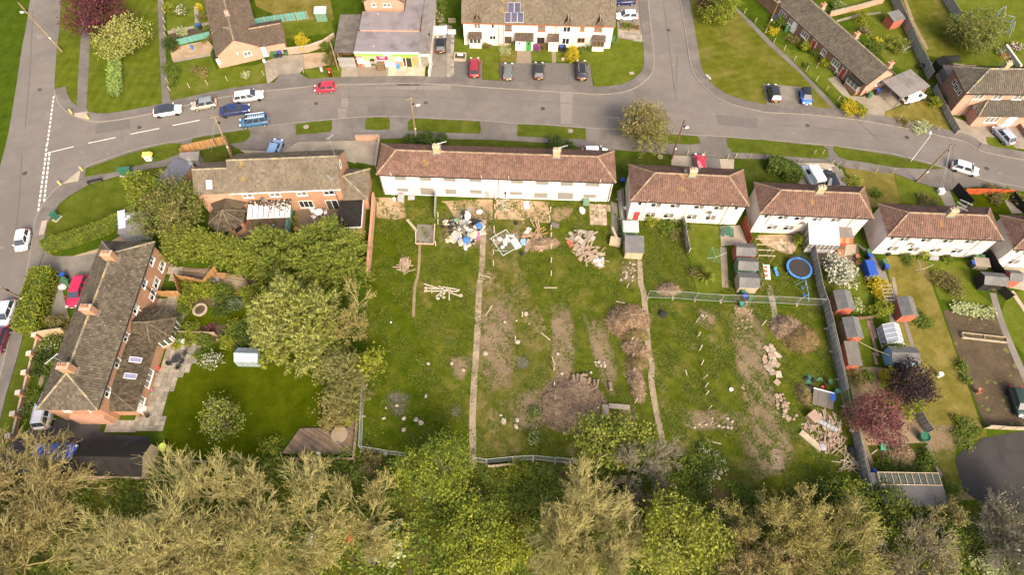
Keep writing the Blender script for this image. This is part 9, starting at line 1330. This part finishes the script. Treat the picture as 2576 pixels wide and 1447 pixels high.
# ------------------------------------------------ right-hand gardens
spiky('spiky pale green yucca on the semi lawn',6,1935,1320,1.7,'leaf_chest');leafy('low tree smothered in creamy white blossom',7,725,1280,1.9,1.4,1.1,'leaf_mid',rs=310,leaf=.11,flower=('blossom',.85,.13),dens=1.5);hedge('narrow clipped brown-green hedge along the sheds',PL(6,[2440,1250,2470,1447]),.9,1.5,'leaf_olive',311,.1,26)
for i,(t,x,y,r,h,m,lb,fl) in enumerate(((6,1400,770,.8,1.6,'leaf_lime','lime climber on the semi rear wall',None),(6,1570,830,2.0,.8,'leaf_mid','low nettle bed behind the semi',None),(6,1750,850,.5,1.6,'leaf_mid','slim shrub by the party fence',None),(6,1790,1100,.6,1.0,'leaf_hedge','hedge shrub by the leaning fence',None),(6,1800,1300,.7,.9,'leaf_olive','clipped olive hedge shrub beside the yucca lawn',None),(6,1650,920,1.0,.8,'leaf_olive','dry bramble patch by the party fence',None),(7,370,960,1.2,1.8,'leaf_lime','lime shrub against the panel fence',None),(7,310,940,.9,1.3,'leaf_dark','dark shrub by the cream wall',None),(7,1110,1410,1.3,1.4,'leaf_gold','golden shrub under the timber ladder frame',None),(11,1160,215,1.3,1.5,'leaf_lime','lime gold shrub beside the red shed',None),(11,1140,60,1.0,1.2,'leaf_gold','gold shrub at the top of the ladder frame',None),(11,890,170,.9,.5,'leaf_pale','silvery perennials in front of the shed lawn',None),(11,820,240,.8,.6,'leaf_mid','mixed border beside the brown trellis',None),(11,1250,590,1.3,1.9,'leaf_mid','ivy topping the blue shed',None),(11,1205,890,1.25,1.4,'leaf_gold','round golden shrub in the brown garden',None),(11,1360,1140,2.2,1.6,'leaf_lime','feathery lime shrub below the black-leaved tree',None),(11,920,900,1.2,.9,'leaf_olive','scrubby olive shrub by the long fence',None),(11,1010,880,.9,.9,'leaf_mid','green scrub by the broken path',None),(11,1190,1180,1.0,.7,'leaf_olive','low scrub in the brown garden',None),(11,1540,340,1.5,.35,'leaf_mid','weedy bed in the dry lawn',None),(11,1950,800,.7,.9,'leaf_mid','shrub in the wire boundary',None),(11,1990,920,.6,.7,'leaf_mid','shrub lower down the wire boundary',None),(7,1410,1140,.9,.8,'leaf_mid','plants along the cream semi wall',None),(7,1590,1130,.6,1.6,'leaf_lime','shrub on the cream semi party line',None),(7,1830,1400,2.0,1.2,'leaf_olive','grey herb bed behind the cream semi',None),(7,1800,1150,.7,.6,'leaf_mid','small plant by the recycling crates',None),(7,2250,1415,.6,.8,'leaf_bud','dry grass clump by the grey shed',None),(15,1280,380,2.2,.7,'leaf_mid','nettle bed above the glass-topped garage',None),(15,1600,300,1.4,.8,'leaf_mid','weeds along the concrete kerb',None),(11,1990,1400,1.4,.7,'leaf_mid','weeds at the end of the dry lawn',None),(15,1950,60,1.3,.6,'leaf_mid','weeds by the tarmac court',None))):shrub(lb,t,x,y,r,m,h,rs=320+i,flower=fl)
leafy('black-purple leaved tree overhanging the dry lawn',11,1480,970,2.8,2.6,1.9,'leaf_black',rs=360,leaf=.12,dens=1.4);shrub('dark red shrub beside the blue shed',11,1320,810,1.2,'leaf_black',1.5,rs=361);leafy('maroon-leaved tree in the brown garden',11,1110,1320,3.1,2.8,2.2,'leaf_maroon',rs=362,leaf=.12,m2='leaf_purple',dens=1.1)
# pale leafy crop rows
cab=MB();q=random.Random(5);n=0
T=thing('vegetable_rows','rows of pale leafy broad beans in the soil plot','vegetables',g(11,1800,220));o0=T.location;cs_=[]
for i in range(190):
    u=q.random();v=q.random();p=g(11,1830+440*u,150+60*u+(110+20*u)*v)-o0
    for k in range(5):cs_.append((p.x+q.gauss(0,.12),p.y+q.gauss(0,.12),.2+q.random()*.25))
V,F=leaves(len(cs_),np.array(cs_),.14,.8,.7,3);link('leaves',raw_mesh('leaves',V,F,['leaf_pale']),T)
# ------------------------------------------------ dead brush heaps
for i,(t,x,y,rx,ry,h,m,n,rz,m2,lb) in enumerate(((10,1150,345,3.0,2.4,1.3,'brush_brown',1600,.2,'brush_orange','large heap of dead brown conifer brush beside the curved path'),(10,1215,490,1.9,1.0,.9,'leaf_straw',900,0,None,'straw-coloured brush heap below the large brown heap'),(10,1190,605,1.2,1.0,.7,'brush_brown',600,0,None,'small brown brush heap in the middle of the line'),(10,1260,660,1.3,1.2,.7,'brush_brown',700,0,'brush_orange','orange-tinged brush heap near the curved path'),(10,1235,770,1.4,1.0,.7,'leaf_straw',700,0,None,'pale brush heap above the long roll'),(10,1235,960,.9,2.6,.7,'brush_brown',1000,.12,None,'long narrow roll of dead brush pointing at the maple'),(10,590,1190,4.2,3.6,1.2,'brush_brown',2600,0,None,'broad heap of purplish brown twigs on the rough grass'),(11,190,420,2.2,1.8,.9,'brush_brown',1100,0,None,'grey brown twig heap beside the orange heap'),(11,320,520,2.4,2.0,1.0,'leaf_straw',1400,0,'brush_orange','straw and orange conifer heap on the right plot'),(10,1560,30,1.6,.9,.7,'brush_brown',600,0,None,'dry bramble heap behind the mesh panels'),(11,360,1080,.9,1.4,.6,'leaf_straw',500,0,None,'small straw heap beside the fallen felt roof'),(15,1310,250,1.9,1.5,.7,'brush_brown',900,0,'brush_orange','rusty dead conifer heap above the glass-topped garage'),(6,290,1010,2.4,1.0,.6,'brush_brown',700,.1,None,'tangle of twigs below the broken boards'),(13,1100,420,2.6,1.0,.7,'leaf_straw',700,.1,None,'swathe of bleached stalks outside the mesh fence'))):brush(lb,t,x,y,rx,ry,h*1.5,m,400+i,n,rz,m2=m2)
# ------------------------------------------------ uncountable cover: grass tufts, ground cover
def tufts(name,label,poly,N,m,size=.16,rs=1,ex=(),thresh=.0,hh=1.0):
    q=np.random.default_rng(rs);P=np.array([(p[0],p[1]) for p in poly]);lo,hi=P.min(0),P.max(0);c=lo+(hi-lo)*q.random((N,2));x,y=c[:,0],c[:,1];ins=np.zeros(N,bool);j=len(P)-1
    for i in range(len(P)):
        k=((P[i,1]>y) != (P[j,1]>y)) & (x<(P[j,0]-P[i,0])*(y-P[i,1])/(P[j,1]-P[i,1]+1e-12)+P[i,0]);ins ^= k;j=i
    f=np.sin(x*.9+rs)*np.sin(y*.8+1.3*rs)+.6*np.sin(x*2.3+y*1.7)+.5*q.normal(size=N);c=c[ins & (f>thresh)];n=len(c);k=np.repeat(c,3,0)+q.normal(size=(n*3,2))*.08;a=q.random(n*3)*6.283;s=size*(.5+q.random(n*3));d=np.stack([np.cos(a),np.sin(a)],1);w=np.stack([-d[:,1],d[:,0]],1)*s[:,None]*.35
    A=np.c_[k-w,np.full(n*3,.02)];B=np.c_[k+w,np.full(n*3,.02)];C_=np.c_[k+d*s[:,None]*.9+w*.6,s*.75*hh];D_=np.c_[k+d*s[:,None]*.9-w*.6,s*.75*hh];V=np.stack([A,B,C_,D_],1).reshape(-1,3);F=np.arange(len(V)).reshape(-1,4);return tag(link(name,raw_mesh(name,V,F,[m])),label,'grass',kind='stuff')
tufts('grass','rough uncut grass tufts on the cleared gardens',GZ,36000,'leaf_grass',.15,1,thresh=.2,hh=.6);tufts('grass','long rough grass tufts on the right cleared plot',PL(10,[1385,140,2200,170,2575,190])+PL(11,[540,190,620,600,760,1200,900,1447])+PL(15,[1090,700,0,560])+PL(14,[1500,200])+PL(10,[1480,1447,1380,700]),26000,'leaf_grass',.16,2,thresh=.2,hh=.6)
tufts('grass','overgrown grass behind the cream semi',PL(6,[1280,820,1690,820,1740,1130,1820,1447])+PL(10,[1840,60,1350,40])+PL(6,[1300,1300]),5000,'leaf_grass',.16,3,hh=.6);tufts('grass','overgrown grass round the trampoline',PL(7,[-100,1050,420,960,500,1447])+PL(11,[540,150,-500,60]),6000,'leaf_grass',.16,4,hh=.6)
tufts('ground_cover','leafy ground cover under the bare trees',PL(12,[-400,560,900,500,1500,420])+PL(13,[230,330,1000,300,2575,360])+PL(14,[600,330,1500,300])+PL(15,[0,620,1090,760,1800,820,2700,1100,2700,2000])+PL(12,[-400,2000]),42000,'leaf_mid',.26,5,thresh=-.2);tufts('ground_cover','yellowish ground plants under the bare trees',PL(12,[-400,760,900,700])+PL(13,[230,900,2575,950])+PL(15,[0,900,2700,1300,2700,2000])+PL(12,[-400,2000]),22000,'leaf_hedge',.2,6,thresh=.1)
tufts('daffodil_leaves','strip of tall daffodil leaves in the mown green',PL(0,[1115,540,1215,545,1225,900,1190,975,1115,965,1100,800]),2600,'leaf_pale3',.38,7,thresh=-9,hh=1.1) if 'leaf_pale3' in M else (leafmat('leaf_pale3',(.18,.25,.06)),tufts('daffodil_leaves','strip of tall daffodil leaves in the mown green',PL(0,[1115,540,1215,545,1225,900,1190,975,1115,965,1100,800]),2600,'leaf_pale3',.38,7,thresh=-9,hh=1.1))
